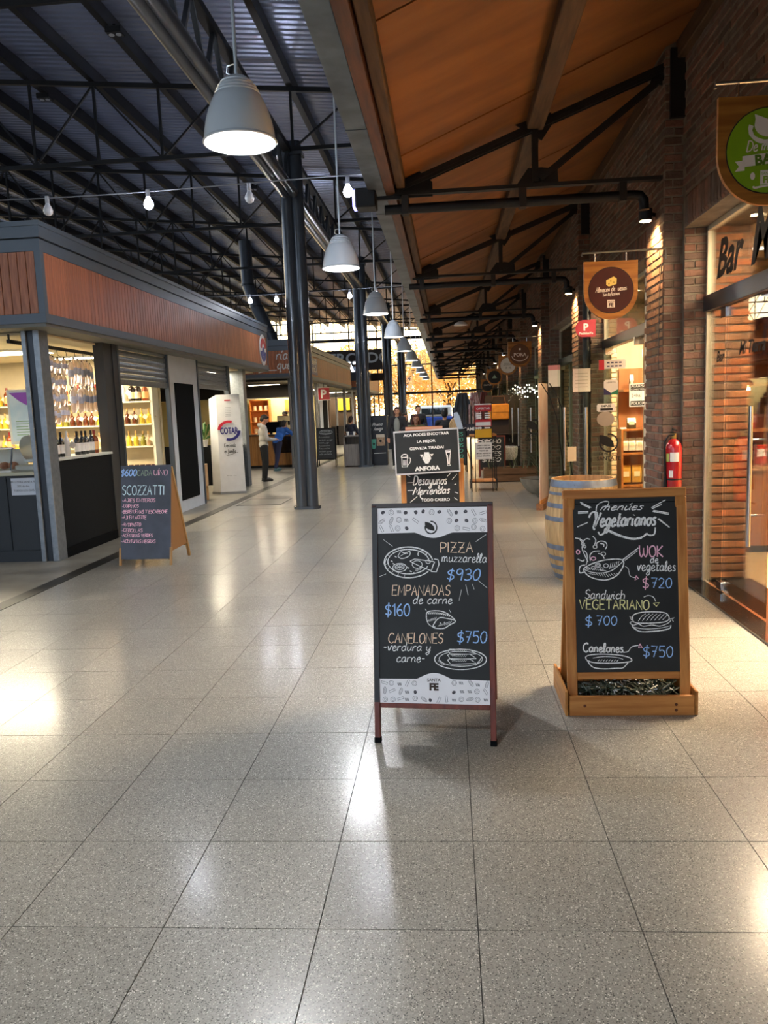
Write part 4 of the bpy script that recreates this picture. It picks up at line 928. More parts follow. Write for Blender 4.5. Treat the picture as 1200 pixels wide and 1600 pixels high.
B().prism([(-.06, 1.93), (.06, 1.93), (.06, 1.955), (-.06, 1.955)], Fr, .003).build('header_bar', mat('logo_red', ''), t)
# behind the totem: cartons, hanging plant, small table
def carton(loc, s_, rz, lb):
    t = thing('cardboard_carton', lb, 'box', loc, rz)
    B().box(-s_[0] / 2, s_[0] / 2, -s_[1] / 2, s_[1] / 2, 0, s_[2]).build('carton_body', mat('kraft', '#c8a070', .7, hex2='#b48c5c', scale=5), t, bevel=.004)
    B().box(-.03, .03, -s_[1] / 2 - .001, s_[1] / 2 + .001, s_[2] - .002, s_[2] + .002).build('tape', mat('tape_brown', '#a8845a', .3), t)
carton((-4.95, 14.9, 0), (.4, .35, .28), .3, 'brown cardboard box on the floor behind the white totem')
carton((-4.93, 14.9, .28), (.34, .3, .42), .15, 'tall cardboard box stacked behind the white totem')
t = thing('potted_plant', 'trailing green plant on the counter behind the white totem', 'plant', (-5.2, 16.3, .985))
B().lathe([(.05, 0), (.08, .14), (.085, .15)], n=16).build('pot', WHITE, t, smooth=True)
LFG = mat('leaf_green', '#3e6a2c', .5)
for i in range(22):
    a = i * 2.4; r_ = .08 + .1 * random.random(); z = .2 + .35 * random.random()
    B().add([(0, 0, .15), (math.cos(a) * r_, math.sin(a) * r_, z), (math.cos(a + .25) * (r_ + .1), math.sin(a + .25) * (r_ + .1), z - .03), (math.cos(a + .4) * r_, math.sin(a + .4) * r_, z - .05)], [(0, 1, 2, 3)]).build('leaf', LFG, t)

# ---------------------------------------------------------------- second kiosk
k2 = thing('market_kiosk', 'wood-clad coffee kiosk behind the first steel column', 'kiosk', (-6.8, 29, 0))
fascia(k2, 22.75, 35.5, -10.4)
GREYP = mat('grey_post', '#6a6c70', .4, .4)
for y in (23.0, 25.6, 27.6): B().box(KX - .1, KX, y, y + .1, 0, 2.66).build('side_post', GREYP, k2, world=True)
B().box(KX - .06, KX, 28.0, 30.0, 0, 2.66).build('pale_panel', mat('cool_white_panel', ''), k2, world=True)
B().box(KX, KX + .012, 28.7, 29.7, .6, 2.2).build('poster_board', BLACKP, k2, world=True)
B().box(KX - .06, KX, 30.2, 30.5, 0, 2.66).build('side_post', mat('brown_post', '#6e4a2c', .5), k2, world=True)
B().box(KX - .12, KX, 35.2, 35.4, 0, 2.66).build('end_post', GREYP, k2, world=True)
B().box(-10.3, KX - .1, 27.5, 27.6, 0, 2.2).build('inner_wall', mat('olive_wall', '#b5a878', .7), k2, world=True)
B().box(-10.4, -10.3, 23, 35.4, 0, 2.6).build('inner_wall', mat('olive_wall', ''), k2, world=True)
B().box(-10.3, KX - .1, 26.2, 26.3, 2.2, 2.66).build('bulkhead', mat('black_bulkhead', '#14100e', .7), k2, world=True)
B().box(-10.3, KX - .1, 22.9, 26.2, 2.60, 2.65).build('inner_ceiling', mat('black_bulkhead', ''), k2, world=True)
B().box(-10.3, KX - .1, 26.3, 35.4, 2.60, 2.65).build('inner_ceiling', CRW, k2, world=True)
B().box(-5.75, -5.0, 27.42, 27.5, 1.7, 2.12).build('orange_board', ORW, k2, world=True, bevel=.01)
B().box(-5.5, KX - .12, 27.3, 27.45, .0, 2.2).build('orange_cladding', ORW, k2, world=True) if False else None
t = thing('coffee_counter', 'wooden coffee counter with dark glass display in the second kiosk', 'counter', (-5.3, 23.7, 0))
for i in range(12): B().box(-.95 + .13 * i, -.95 + .13 * i + .126, -.32, -.29, .08, .98).build('front_plank', COUNTW, t)
B().box(-.95, .6, -.29, .3, .08, .98).build('counter_body', COUNTW, t)
B().box(-.98, .63, -.36, .32, .98, 1.02).build('worktop', mat('dark_top', '#2a221c', .3), t)
B().box(-.93, .58, -.27, .28, 0, .08).build('plinth', BLKM, t)
B().box(.02, .56, -.345, -.31, .45, .95).build('display_glass', mat('display_dark', '#2c1e14', .15, coat=.5), t, bevel=.01)
t = thing('till_monitor', 'black till monitor on the coffee counter', 'monitor', (-5.42, 23.6, 1.02))
B().box(-.26, .26, -.02, .03, .05, .38).build('screen', BLACKP, t, bevel=.006); B().box(-.04, .04, .0, .05, 0, .08).build('stand', BLKM, t)
t = thing('espresso_machine', 'steel espresso machine on the coffee counter beside the column', 'coffee machine', (-4.98, 23.8, 1.02))
B().box(-.25, .22, -.15, .2, 0, .12).box(-.25, .22, .0, .2, .12, .38).box(-.25, .22, -.12, .2, .38, .55).build('machine_body', CHROME, t, bevel=.012)
for x in (-.15, .1): B().cyl((x, -.08, .26), (x, -.08, .38), .03, n=12).build('group_head', BLKM, t, smooth=True)
t = thing('wall_shelf', 'orange wooden wall shelf with jars in the coffee kiosk', 'shelf', (-6.6, 27.25, .95))
B().box(-.35, .35, .1, .12, 0, 1.2).box(-.35, -.32, -.15, .12, 0, 1.2).box(.32, .35, -.15, .12, 0, 1.2).build('case', ORW, t)
for z in (.0, .4, .8, 1.17): B().box(-.33, .33, -.15, .1, z, z + .03).build('shelf', ORW, t)
for z in (.03, .43, .83):
    for i in range(3): B().cyl((-.2 + .2 * i, 0, z), (-.2 + .2 * i, 0, z + .16), .06, n=12).build('canister', mat('canister_cream', '#d8c8a0', .5), t, smooth=True)
t = thing('cafe_pendant', 'small black dome lamp hanging inside the coffee kiosk', 'lamp', (-5.0, 25.6, 1.95))
B().lathe([(.16, 0), (.15, .08), (.09, .16), (.03, .2)], n=20, cap=False).build('lamp_shade', BLKM, t, smooth=True); B().cyl((0, 0, .2), (0, 0, .66), .008).build('cord', BLKM, t); B().ell((0, 0, .03), (.05, .05, .05)).build('bulb', mat('warm_bulb', '#ffd8a0', emit=14), t, smooth=True)
lamp('POINT', 'cafe_light', (-5.0, 25.6, 1.85), 25, (1, .75, .45), .05)
ceil_light(-5.8, 26.9, 1.4, .4, 'ceiling light over the olive back wall of the coffee kiosk', 60, 2.56)
ceil_light(-5.8, 24.6, 1.0, .3, 'ceiling light over the coffee counter', 45, 2.56)
ceil_light(-6.0, 32, 1.6, .5, 'ceiling light in the far half of the coffee kiosk', 60, 2.56)
# script on the front fascia
def TF(x, y, z): return (-4.95 + x, 22.73, 3.2 - y)
t = thing('script_sign', 'white script lettering on the front fascia of the coffee kiosk', 'sign', (-4.9, 22.73, 2.9))
b = B(); write(b, 'ría', 0, 0, .28, .035, TF, .2, width=.36); write(b, 'que', .02, .27, .26, .035, TF, .2, width=.42); ribbon(b, [(-.55, .36), (-.3, .3), (0, .3)], .03, TF); b.build('script_letters', WHITE, t, world=True)
def TS_(x, y, z): return (KF + .014, 25.6 - x, 3.2 - y)
t = thing('script_sign', 'small navy and white script sign on the side fascia of the coffee kiosk', 'sign', (KF + .012, 25.6, 3.0))
B().box(KF + .008, KF + .013, 25.1, 26.3, 2.86, 3.40).build('navy_back', mat('logo_blue', ''), t, world=True)
b = B(); write(b, 'Amelie', -.6, 0, .2, .03, TS_, .2, width=1.0) ; write(b, 'Cafe', -.5, .24, .2, .03, TS_, .2, width=.8); b.build('script_letters', WHITE, t, world=True)
t = thing('blade_sign', 'square red sign with white letter P hanging at the coffee kiosk side', 'sign', (-4.42, 28.0, 2.08))
B().box(-.20, .20, -.03, .03, 0, .42).build('sign_box', mat('sign_red', '#b01828', .3), t, bevel=.01)
B().box(-.22, .22, -.028, .028, -.02, 0).box(-.22, .22, -.028, .028, .42, .44).build('sign_rim', WHITE, t)
B().box(-.01, .01, -.01, .01, .44, .6).build('sign_hanger', BLKM, t)
text('letter', 'P', .42, WHITE, frame((-.13, -.032, .06), (1, 0, 0), (0, 0, 1)), t, bold=.012)
# ---------------------------------------------------------------- third kiosk
k3 = thing('market_kiosk', 'farthest wood-clad kiosk, below the hanging market sign', 'kiosk', (-6.8, 44, 0))
fascia(k3, 38.0, 49.8, -10.4)
for x in (-4.7, -5.5, -6.3, -7.6): B().box(x, x + .08, 38.3, 38.4, 0, 2.66).build('front_post', WHITE, k3, world=True)
B().box(-10.2, -4.7, 38.3, 38.36, 2.35, 2.5).build('white_rail', WHITE, k3, world=True)
B().box(-10.2, -4.7, 38.3, 38.4, 0, .95).build('front_panel', mat('dim_panel', '#5a5048', .6), k3, world=True)
B().box(-10.2, -4.7, 40, 40.1, 0, 2.6).build('inner_wall', mat('dim_wall', '#4a3828', .7), k3, world=True)
B().box(-5.6, -5.0, 39.9, 39.99, 1.7, 2.3).build('yellow_poster', mat('poster_yellow', '#d8c020', .5), k3, world=True)
for y in (41, 44, 47, 49.6): B().box(KX - .1, KX, y, y + .1, 0, 2.66).build('side_post', GREYP, k3, world=True)
ceil_light(-5.6, 39.2, 1.2, .4, 'ceiling light at the front of the farthest kiosk', 45, 2.6)
t = thing('roof_letters', 'white channel letters A T standing on a dark bracket above the farthest kiosk', 'sign', (-4.5, 37.9, 3.1))
B().box(-.4, .45, -.03, .03, 0, .42).build('bracket_board', mat('slate_board', '#3c4654', .5), t)
text('letters', 'AT', .62, mat('lit_letter', '#eef4ff', emit=2.5), frame((-.38, 0, .45), (1, 0, 0), (0, 0, 1)), t, bold=.03, ext=.03, sx=.95)
t = thing('market_sign', 'dark brown hanging board with white letters MERCADO under the far roof', 'sign', (-5.0, 45, 3.95))
B().box(-2.6, 1.62, -.05, .05, 0, 1.15).build('sign_board', mat('sign_brown', '#3a2e28', .6), t)
text('letters', 'MERCADO', .8, mat('sign_white', '#dfe2e6', .5), frame((-2.45, -.055, .42), (1, 0, 0), (0, 0, 1)), t, bold=.02, sx=1.12, ext=.004)
for x in (-2.3, 1.3): B().cyl((x, 0, 1.15), (x, 0, 2.2), .012).build('sign_rod', BLKM, t)
B().box(-2.6, 1.62, -.06, .06, -.62, -.2).build('lower_board', mat('sign_brown', ''), t)
for x in (-2.3, 1.3): B().cyl((x, 0, -.2), (x, 0, 0), .012).build('sign_rod', BLKM, t)
# ================================================================== CHALKBOARDS
def leaf_logo(bd, cx, cy, r, T, wd):
    """ring with a leaf at its upper left, y downward"""
    ribbon(bd, ellip(cx, cy, r, r, -95, 195, 30), wd, T)
    L_ = spline([(cx - r * 1.05, cy - r * .95), (cx - r * .2, cy - r * .75), (cx + r * .45, cy - r * .2), (cx + r * .62, cy + r * .55)], 6)
    R__ = spline([(cx - r * 1.05, cy - r * .95), (cx - r * .95, cy - r * .1), (cx - r * .3, cy + r * .35), (cx + r * .62, cy + r * .55)], 6)
    n_ = len(L_); bd.add([T(x, y, 0) for x, y in L_ + R__], [(i, i + 1, n_ + i + 1, n_ + i) for i in range(n_ - 1)])
def doodles(bd, x0, y0, x1, y1, T, n_, sz, avoid=None):
    nx = int((x1 - x0) / (sz * 1.9)); ny = int((y1 - y0) / (sz * 1.75))
    for k in range(nx * ny):
        cx = x0 + (x1 - x0) * (k % nx + .5 + random.uniform(-.15, .15)) / nx; cy = y0 + (y1 - y0) * (k // nx + .5 + random.uniform(-.12, .12)) / ny
        if avoid and avoid(cx, cy): continue
        q = random.random(); w_ = sz * .09; a = random.uniform(0, 3)
        if q < .25: ribbon(bd, ellip(cx, cy, sz * .6, sz * .6, n=14), w_, T); ribbon(bd, ellip(cx, cy, sz * .3, sz * .3, n=10), w_ * .6, T)
        elif q < .5: ribbon(bd, ellip(cx, cy, sz * .9, sz * .35, n=14, rot=a), w_, T); ribbon(bd, ellip(cx, cy, sz * .6, sz * .15, n=10, rot=a), w_ * .7, T)
        elif q < .7:
            c, s_ = math.cos(a), math.sin(a); P = [(-1, -.3), (1, -.3), (1, .3), (-1, .3), (-1, -.3)]; ribbon(bd, [(cx + (u_ * c - v_ * s_) * sz * .8, cy + (u_ * s_ + v_ * c) * sz * .8) for u_, v_ in P], w_, T)
        elif q < .85:
            for i in range(4): ribbon(bd, [(cx - sz * .5 + i * sz * .25, cy - sz * .3), (cx - sz * .3 + i * sz * .25, cy + sz * .4)], w_ * 1.5, T)
        else: ribbon(bd, ellip(cx, cy, sz * .22, sz * .3, n=8, rot=a), sz * .4, T)
def tilt(o, up_): 
    return frame(o, (1, 0, 0), up_)
def disk(bd, cx, cy, rx, ry, T, n_=24, rot=0):
    P = ellip(cx, cy, rx, ry, n=n_, rot=rot)[:-1]; bd.add([T(x, y, 0) for x, y in P], [tuple(range(len(P)))])

# ---- menu board in the centre: red-brown A-frame
t = thing('chalkboard_stand', 'red-brown framed A-frame chalkboard with pizza, empanadas and canelones menu, centre front', 'chalkboard', (-.105, 3.575, 0), math.atan2(-.045, .59))
F = tilt((0, 0, 0), (0, .17, 1.15))                 # local x right, y up the slope, z towards the reader
def bx(x0, x1, y0, y1, z0, z1, M=F): return B().box(x0, x1, y0, y1, z0, z1, M)
for x in (-.295, .267): bx(x, x + .028, .02, 1.163, -.034, .0).build('frame_stile', REDW, t, bevel=.003)
for x in (-.295, .267): bx(x - .002, x + .03, 0, .028, -.036, .002).build('rubber_foot', BLACKP, t, bevel=.003)
bx(-.267, .267, .172, .196, -.032, -.002).build('frame_rail', REDW, t, bevel=.003)
bx(-.295, .295, 1.147, 1.17, -.034, .0).build('frame_rail', mat('frame_dark', '#2a1c18', .4), t, bevel=.003)
bx(-.268, .268, .195, 1.148, -.014, -.006).build('board_face', BOARD, t)
bx(-.294, -.268, .2, 1.15, .0, .003).build('frame_edge_strip', mat('edge_black', '#15120f', .4), t)
# rear leaf
F2 = frame((0, .60, 0), (1, 0, 0), (0, -.40, 1.13))
for x in (-.29, .262): B().box(x, x + .028, .0, 1.19, -.03, .0, F2).build('rear_stile', REDW, t, bevel=.003)
B().box(-.262, .262, .19, .22, -.03, 0, F2).build('rear_rail', REDW, t, bevel=.003); B().box(-.262, .262, .2, 1.15, -.02, -.012, F2).build('rear_board', BOARD, t)
hm = homog([(105, 125), (765, 120), (797, 1295), (105, 1288)], [(-.268, 1.148), (.268, 1.146), (.268, .197), (-.268, .197)])
lift = [.0]
def T1(x, y, z=0):
    u_, v_ = hm(x, y); return F @ Vector((u_, v_, -.0055 + lift[0] + z))
b = B(); lift[0] = .0002
curve = [(560 - 230 * i / 14, 267 + 31 * math.sin(PI * i / 14) ** 1.3) for i in range(15)]
P = [(103, 125), (768, 120), (768, 265)] + curve + [(103, 272)]
b.add([T1(x, y) for x, y in P], [tuple(range(len(P)))]); b.build('printed_band', mat('band_white', '#f6f4f6', .5), t, label='upper white printed band with food drawings and leaf emblem'); b = B()
curve = [(335 + 225 * i / 14, 1140 - 38 * math.sin(PI * i / 14) ** 1.2) for i in range(15)]
P = [(105, 1290), (105, 1140)] + curve + [(797, 1147), (797, 1297)]
b.add([T1(x, y) for x, y in P], [tuple(range(len(P)))]); b.build('printed_band', mat('band_white', '#d9d7dc', .5), t, label='lower white printed band with SANTA FE logo')
lift[0] = .0006; b = B()
av = lambda x, y: ((x - 430) / 100) ** 2 + ((y - 238) / 75) ** 2 < 1 or (y > 240 and abs(x - 430) < 130)
doodles(b, 108, 128, 764, 264, T1, 95, 25, av); av2 = lambda x, y: abs(x - 445) < 100 and y < 1245
doodles(b, 110, 1142, 792, 1290, T1, 95, 25, av2)
b.build('food_doodles', mat('doodle_grey', '#4c4a50', .7), t)
b = B(); leaf_logo(b, 430, 238, 35, T1, 8); b.build('leaf_logo', INK, t)
def txt_on(F_, hm_, body, x, y, h, m_, par, off=.001, **k):
    u_, v_ = hm_(x, y); u2, v2 = hm_(x, y - h); return text('print_letters', body, abs(v2 - v_) * 1.38, m_, F_ @ Matrix.Translation((u_, v_, -.0055 + off)), par, **k)
txt_on(F, hm, 'SANTA', 445, 1154, 19, mat('print_brown', '#3a2820', .6), t, align='CENTER', bold=.0004)
txt_on(F, hm, 'FE', 445, 1207, 42, mat('print_brown', ''), t, align='CENTER', bold=.0028)
lift[0] = .0004
b = B()
write(b, 'PIZZA', 487, 382, 58, 6, T1, 0, width=205, jit=2); b.build('chalk_lettering', CHPEACH, t); b = B(); write(b, 'EMPANADAS', 190, 634, 60, 6, T1, .1, width=362, jit=2); b.build('chalk_lettering', CHPEACH, t); b = B(); write(b, 'CANELONES', 163, 920, 60, 6, T1, .1, width=345, jit=2)
b.build('chalk_lettering', CHPEACH, t)
b = B(); b.build('chalk_prices', CHBLUE, t); b = B(); write(b, '$930', 525, 545, 66, 7.5, T1, .12, width=210); b.build('chalk_prices', CHBLUE, t); b = B(); write(b, '$160', 148, 757, 72, 7.5, T1, .0, width=160); b.build('chalk_prices', CHBLUE, t); b = B(); write(b, '$750', 590, 918, 70, 7.5, T1, .05, width=190); b.build('chalk_prices', CHBLUE, t)
b = B()
write(b, 'muzzarella', 495, 436, 52, 5.5, T1, .15, width=275, slope=.02); b.build('chalk_lettering', CHALK, t); b = B(); write(b, 'de carne', 318, 684, 52, 5.5, T1, .2, width=245); b.build('chalk_lettering', CHALK, t); b = B(); write(b, '-verdura y', 130, 968, 52, 5.5, T1, .2, width=300); b.build('chalk_lettering', CHALK, t); b = B(); write(b, 'carne-', 213, 1036, 52, 5.5, T1, .2, width=180); b.build('chalk_lettering', CHALK, t); b = B()
# pizza
R = lambda P, w_=5: ribbon(b, P, w_, T1)
R(ellip(292, 440, 148, 90, 35, 352, 50), 7); R(ellip(292, 436, 126, 72, 20, 350, 46), 6); R(ellip(290, 446, 140, 86, 60, 200, 30), 4)
R([(302, 432), (330, 420), (448, 436)], 5); R([(302, 434), (360, 462), (428, 488)], 5); R([(448, 420), (472, 424), (478, 450), (462, 496), (430, 494), (440, 462), (452, 436)], 6)
R(ellip(238, 470, 42, 24), 5); R(ellip(238, 468, 28, 15), 4)
for a in range(0, 360, 45): R([(238, 468), (238 + 27 * math.cos(math.radians(a)), 468 + 14 * math.sin(math.radians(a)))], 2.5)
R(spline([(228, 404), (246, 378), (270, 386), (300, 376), (300, 398), (272, 414), (244, 416), (228, 404)]), 5); R([(240, 405), (262, 392), (290, 388)], 3)
R(ellip(376, 392, 26, 20, 150, 380), 5); R(ellip(345, 452, 30, 22), 4); R(ellip(412, 436, 14, 10), 4)
for x, y in ((184, 430), (196, 446), (208, 404), (300, 490), (322, 500), (284, 468)): R([(x, y), (x + 12, y + 6)], 6)
for i in range(5): R([(330 + 8 * i, 494 - 2 * i), (342 + 8 * i, 478 - 2 * i)], 2.5)
for i in range(9): a = math.radians(100 + 18 * i); R([(292 + 130 * math.cos(a), 438 + 76 * math.sin(a)), (292 + 144 * math.cos(a), 440 + 87 * math.sin(a))], 2.5)
b.build('pizza_drawing', CHALK, t); b = B()
R(spline([(400, 770), (404, 736), (440, 726), (500, 730), (552, 758), (580, 786)]), 6); R(spline([(400, 770), (410, 800), (430, 818), (455, 822)]), 5)
for i in range(13): R(ellip(408 + 11.5 * i, 744 - 8 * math.sin(i / 4) + i * 1.6, 8, 7, 180, 380, 8), 4)
R(spline([(455, 790), (480, 768), (520, 770), (580, 786), (540, 812), (510, 830), (470, 832), (440, 822), (455, 790)]), 6)
for i in range(6): R([(416 + 9 * i, 778 - 3 * i), (408 + 9 * i, 792 - 2 * i)], 3)
for i in range(8): R([(470 + 10 * i, 820 - 2 * i), (486 + 10 * i, 806 - 3 * i)], 2.5)
R(ellip(486, 800, 3, 3), 3); R(ellip(512, 796, 3, 3), 3); R([(400, 725), (392, 714)], 3); R([(540, 720), (552, 738)], 3)
b.build('empanada_drawing', CHALK, t); b = B()
R(ellip(610, 1018, 160, 62, n=50), 6); R(ellip(612, 1014, 134, 46, 0, 360, 46), 4)
for y0 in (958, 986, 1016):
    R([(530, y0 + 6), (545, y0 - 2), (668, y0), (690, y0 + 14), (708, y0 + 26), (550, y0 + 32), (530, y0 + 6)], 4.5)
    for i in range(7): R([(556 + 13 * i, y0 + 4), (562 + 13 * i, y0 + 16), (570 + 13 * i, y0 + 6)], 2.2)
for i in range(6): R([(700 + 6 * i, 1055 - 8 * i), (716 + 6 * i, 1044 - 8 * i)], 3); R([(470 + 6 * i, 1030 + 5 * i), (484 + 6 * i, 1022 + 5 * i)], 3)
b.build('canelones_drawing', CHALK, t); b = B()
for a, c in (((140, 306), (196, 346)), ((112, 524), (154, 508)), ((700, 320), (760, 280)), ((640, 570), (655, 632)), ((615, 600), (600, 665)), ((680, 566), (692, 598)), ((715, 545), (770, 590))): R([a, c], 2.5)
b.build('accent_strokes', CHALK, t, kind='stuff')

# ---- pine board with planter foot
def pine_board(loc, rz, lb, tall=1.068, side_label=None):
    t = thing('chalkboard_stand', lb, 'chalkboard', loc, rz)
    F_ = frame((0, .05, .1), (1, 0, 0), (0, .12, 1.03))
    for x in (-.312, .262): B().box(x, x + .05, -.06, tall - .048, -.03, 0, F_).build('frame_stile', PINE, t, bevel=.004)
    B().box(-.316, .312, tall - .048, tall, -.03, .002, F_).build('frame_rail', PINEX, t, bevel=.004)
    B().box(-.262, .262, .075, .113, -.028, -.003, F_).build('frame_rail', PINEX, t, bevel=.004)
    B().box(-.262, .262, .113, tall - .047, -.014, -.004, F_).build('board_face', BOARD, t)
    F3 = frame((0, .42, .02), (1, 0, 0), (0, -.27, 1.1))
    for x in (-.30, .255): B().box(x, x + .045, .0, tall + .06, -.03, 0, F3).build('rear_stile', PINE, t, bevel=.004)
    B().box(-.255, .255, .1, tall + .03, -.02, -.01, F3).build('rear_board', BLACKP, t)
    B().box(-.312, .318, 0, .02, 0, .105).build('planter_front', PINEX, t, bevel=.003)
    B().box(-.312, .318, .44, .46, 0, .105).build('planter_back', PINEX, t, bevel=.003)
    for x in (-.334, .319): B().box(x, x + .016, 0, .46, 0, .13).build('planter_side', wood('pine_side', '#b98040', '#96602a', 'y'), t, bevel=.003)
    B().box(-.31, .31, .02, .44, 0, .03).build('planter_lining', BLACKP, t)
    for x, z in ((-.235, .055), (.225, .03), (.225, .06)): B().cyl((x, -.0012, z), (x, .004, z), .008, n=10).build('wood_knot', mat('knot', '#5a2c14', .6), t)
    # dark tinsel garland in the planter
    tn = B()
    for i in range(420):
        c = Vector((random.uniform(-.28, .28), random.uniform(.10, .30), .02 + .10 * random.random())); d = Vector((random.gauss(0, 1), random.gauss(0, 1), random.gauss(0, .7))).normalized() * .028; e_ = d.orthogonal().normalized() * .003
        tn.add([c - d - e_, c - d + e_, c + d + e_, c + d - e_], [(0, 1, 2, 3)])
    tn.build('garland', mat('garland_green', '#12281a', .5), t, kind='stuff')
    tn = B()
    for i in range(70):
        c = Vector((random.gauss(.02, .10), random.uniform(.08, .28), .03 + .10 * random.random())); d = Vector((random.gauss(0, 1), random.gauss(0, 1), random.gauss(0, 1))).normalized() * .01; e_ = d.orthogonal().normalized() * .003
        tn.add([c - d - e_, c - d + e_, c + d + e_, c + d - e_], [(0, 1, 2, 3)])
    tn.build('tinsel', mat('tinsel_silver', '#c8ccd0', .35, .3), t, kind='stuff')
    return t, F_
t, F = pine_board((.90, 3.92, 0), 0, 'pine framed chalkboard on a planter foot, vegetarian menu, right front')
hm = homog([(165, 235), (788, 212), (808, 1250), (198, 1262)], [(-.262, 1.020), (.262, 1.020), (.262, .113), (-.262, .113)])
def T2(x, y, z=0):
    u_, v_ = hm(x, y); return F @ Vector((u_, v_, -.0037 + lift[0] + z))
lift[0] = .0003
b = B(); R = lambda P, w_=5: ribbon(b, P, w_, T2)
write(b, 'menúes', 330, 300, 46, 6, T2, .5, width=258, slope=-.02)
R(spline([(305, 306), (312, 270), (350, 248), (382, 252), (360, 290), (350, 300)]), 6)
write(b, 'Vegetarianos', 285, 398, 84, 13, T2, .28, width=385, slope=-.03)
R(spline([(262, 345), (276, 318), (300, 312), (312, 330), (290, 400), (298, 418)]), 12)
R(spline([(318, 430), (330, 448), (350, 440), (372, 418), (440, 446), (520, 468), (580, 460), (610, 438)]), 10); R(spline([(372, 424), (440, 454), (520, 474), (580, 468)]), 4)
R(spline([(610, 438), (630, 448), (656, 440), (662, 400)]), 9)
for a, c in (((208, 252), (276, 284)), ((214, 262), (268, 288)), ((196, 312), (258, 308)), ((196, 320), (258, 316)), ((192, 402), (256, 374)), ((638, 282), (724, 234)), ((642, 288), (700, 262)), ((646, 304), (744, 322)), ((650, 298), (744, 314)), ((676, 348), (748, 400)), ((682, 346), (740, 392))): R([a, c], 6)
write(b, 'de', 632, 612, 44, 6, T2, .1, width=52); write(b, 'vegetales', 553, 660, 58, 6.5, T2, .1, width=236)
write(b, 'Sandwich', 240, 828, 52, 6, T2, .15, width=245)
# arrows
R(spline([(480, 634), (500, 650), (510, 690), (540, 702)]), 4); R(spline([(592, 816), (620, 806), (650, 816), (664, 842)]), 4.5); R(spline([(470, 1142), (500, 1136), (520, 1110), (560, 1100)]), 5)
b.build('chalk_lettering', CHALK, t); b = B()
R(spline([(232, 650), (280, 622), (360, 598), (440, 592), (470, 604), (466, 640), (430, 690), (370, 716), (310, 712), (262, 694), (234, 664), (232, 650)]), 7)
R(spline([(236, 656), (280, 672), (340, 676), (400, 660), (450, 622), (466, 606)]), 5)
for i in range(12): R([(262 + 15 * i, 678 + 3 * math.sin(i)), (276 + 15 * i, 700 - abs(i - 6) * 3)], 3)
R([(466, 596), (560, 524)], 7); R([(478, 600), (556, 540)], 5); R([(490, 578), (540, 540)], 3)
R(spline([(240, 630), (216, 634), (206, 652), (210, 676), (232, 672)]), 7)
for P in ([(206, 470), (226, 490), (222, 530), (238, 570), (258, 610)], [(232, 540), (250, 560), (254, 600), (246, 630)], [(180, 468), (205, 474), (222, 496)], [(232, 520), (228, 490), (248, 472), (270, 476)], [(286, 456), (304, 480), (296, 510)], [(312, 524), (310, 500), (330, 486), (360, 490), (372, 510), (362, 534)], [(330, 500), (352, 504), (352, 520)], [(196, 594), (226, 606), (236, 596)], [(272, 604), (270, 570), (292, 548), (330, 544)], [(318, 560), (342, 566), (356, 590)]): R(spline([tuple(p) for p in P]), 6)
for cx, cy, r_ in ((228, 504, 10), (238, 520, 8), (350, 562, 14), (300, 520, 12), (318, 630, 16), (318, 630, 8), (366, 632, 14), (290, 646, 12), (340, 652, 10), (258, 650, 8)): R(ellip(cx, cy, r_, r_ * .8, n=16), 4)
for i in range(5): R([(388 + 12 * i, 650 - 4 * i), (396 + 12 * i, 616 - 3 * i)], 4)
for i in range(10): R([(250 + 12 * i, 640 + 2 * i), (262 + 12 * i, 656 + i)], 3)
b.build('wok_drawing', CHALK, t); b = B()
R(spline([(526, 950), (532, 922), (580, 906), (660, 902), (720, 908), (742, 930), (738, 950), (700, 964), (600, 970), (540, 966), (526, 950)]), 6)
for i in range(7): R(spline([(560 + 24 * i, 958 - i * 1.5), (580 + 24 * i, 930), (604 + 22 * i, 914)]), 3.5)
R(spline([(526, 960), (510, 968), (530, 982), (560, 974), (590, 988), (640, 980), (690, 986), (740, 966), (752, 952)]), 5)
R(spline([(522, 984), (540, 1004), (580, 1020), (680, 1014), (744, 1000), (754, 980)]), 7); R(spline([(530, 994), (600, 1004), (690, 998), (748, 984)]), 4)
R([(742, 946), (774, 936), (760, 950), (770, 958)], 4); R([(526, 940), (508, 930), (520, 952)], 4)
b.build('sandwich_drawing', CHALK, t); b = B()
R(spline([(246, 1172), (270, 1160), (340, 1154), (440, 1158), (500, 1170), (522, 1186), (500, 1198), (400, 1206), (300, 1204), (256, 1190), (246, 1172)]), 6)
R(spline([(256, 1192), (290, 1230), (350, 1240), (430, 1236), (470, 1232), (500, 1200)]), 6); R(spline([(290, 1178), (360, 1168), (440, 1174), (470, 1184)]), 4)
for i in range(8): R([(320 + 16 * i, 1196), (330 + 16 * i, 1186)], 4)
for x in (350, 378, 400): R([(x, 1146), (x + 2, 1140)], 3)
b.build('plate_drawing', CHALK, t)
b = B(); b.build('chalk_accent', CHPINK, t); b = B(); write(b, 'WOK', 566, 576, 66, 8, T2, 0, width=152); b.build('chalk_accent', CHPINK, t); b = B(); write(b, '$', 586, 766, 68, 6, T2, 0, width=46); R(ellip(198, 552, 10, 12, n=12), 7); R(ellip(290, 590, 14, 10, n=14), 6); R([(548, 690), (560, 706), (540, 716), (548, 690)], 6); R([(568, 1092), (584, 1114), (562, 1114), (568, 1092)], 7); b.build('chalk_accent', CHPINK, t)
b = B(); write(b, 'VEGETARIANO', 208, 890, 56, 7, T2, 0, width=425); R([(650, 852), (686, 848), (668, 870), (650, 852)], 6); b.build('chalk_accent', CHYEL, t)
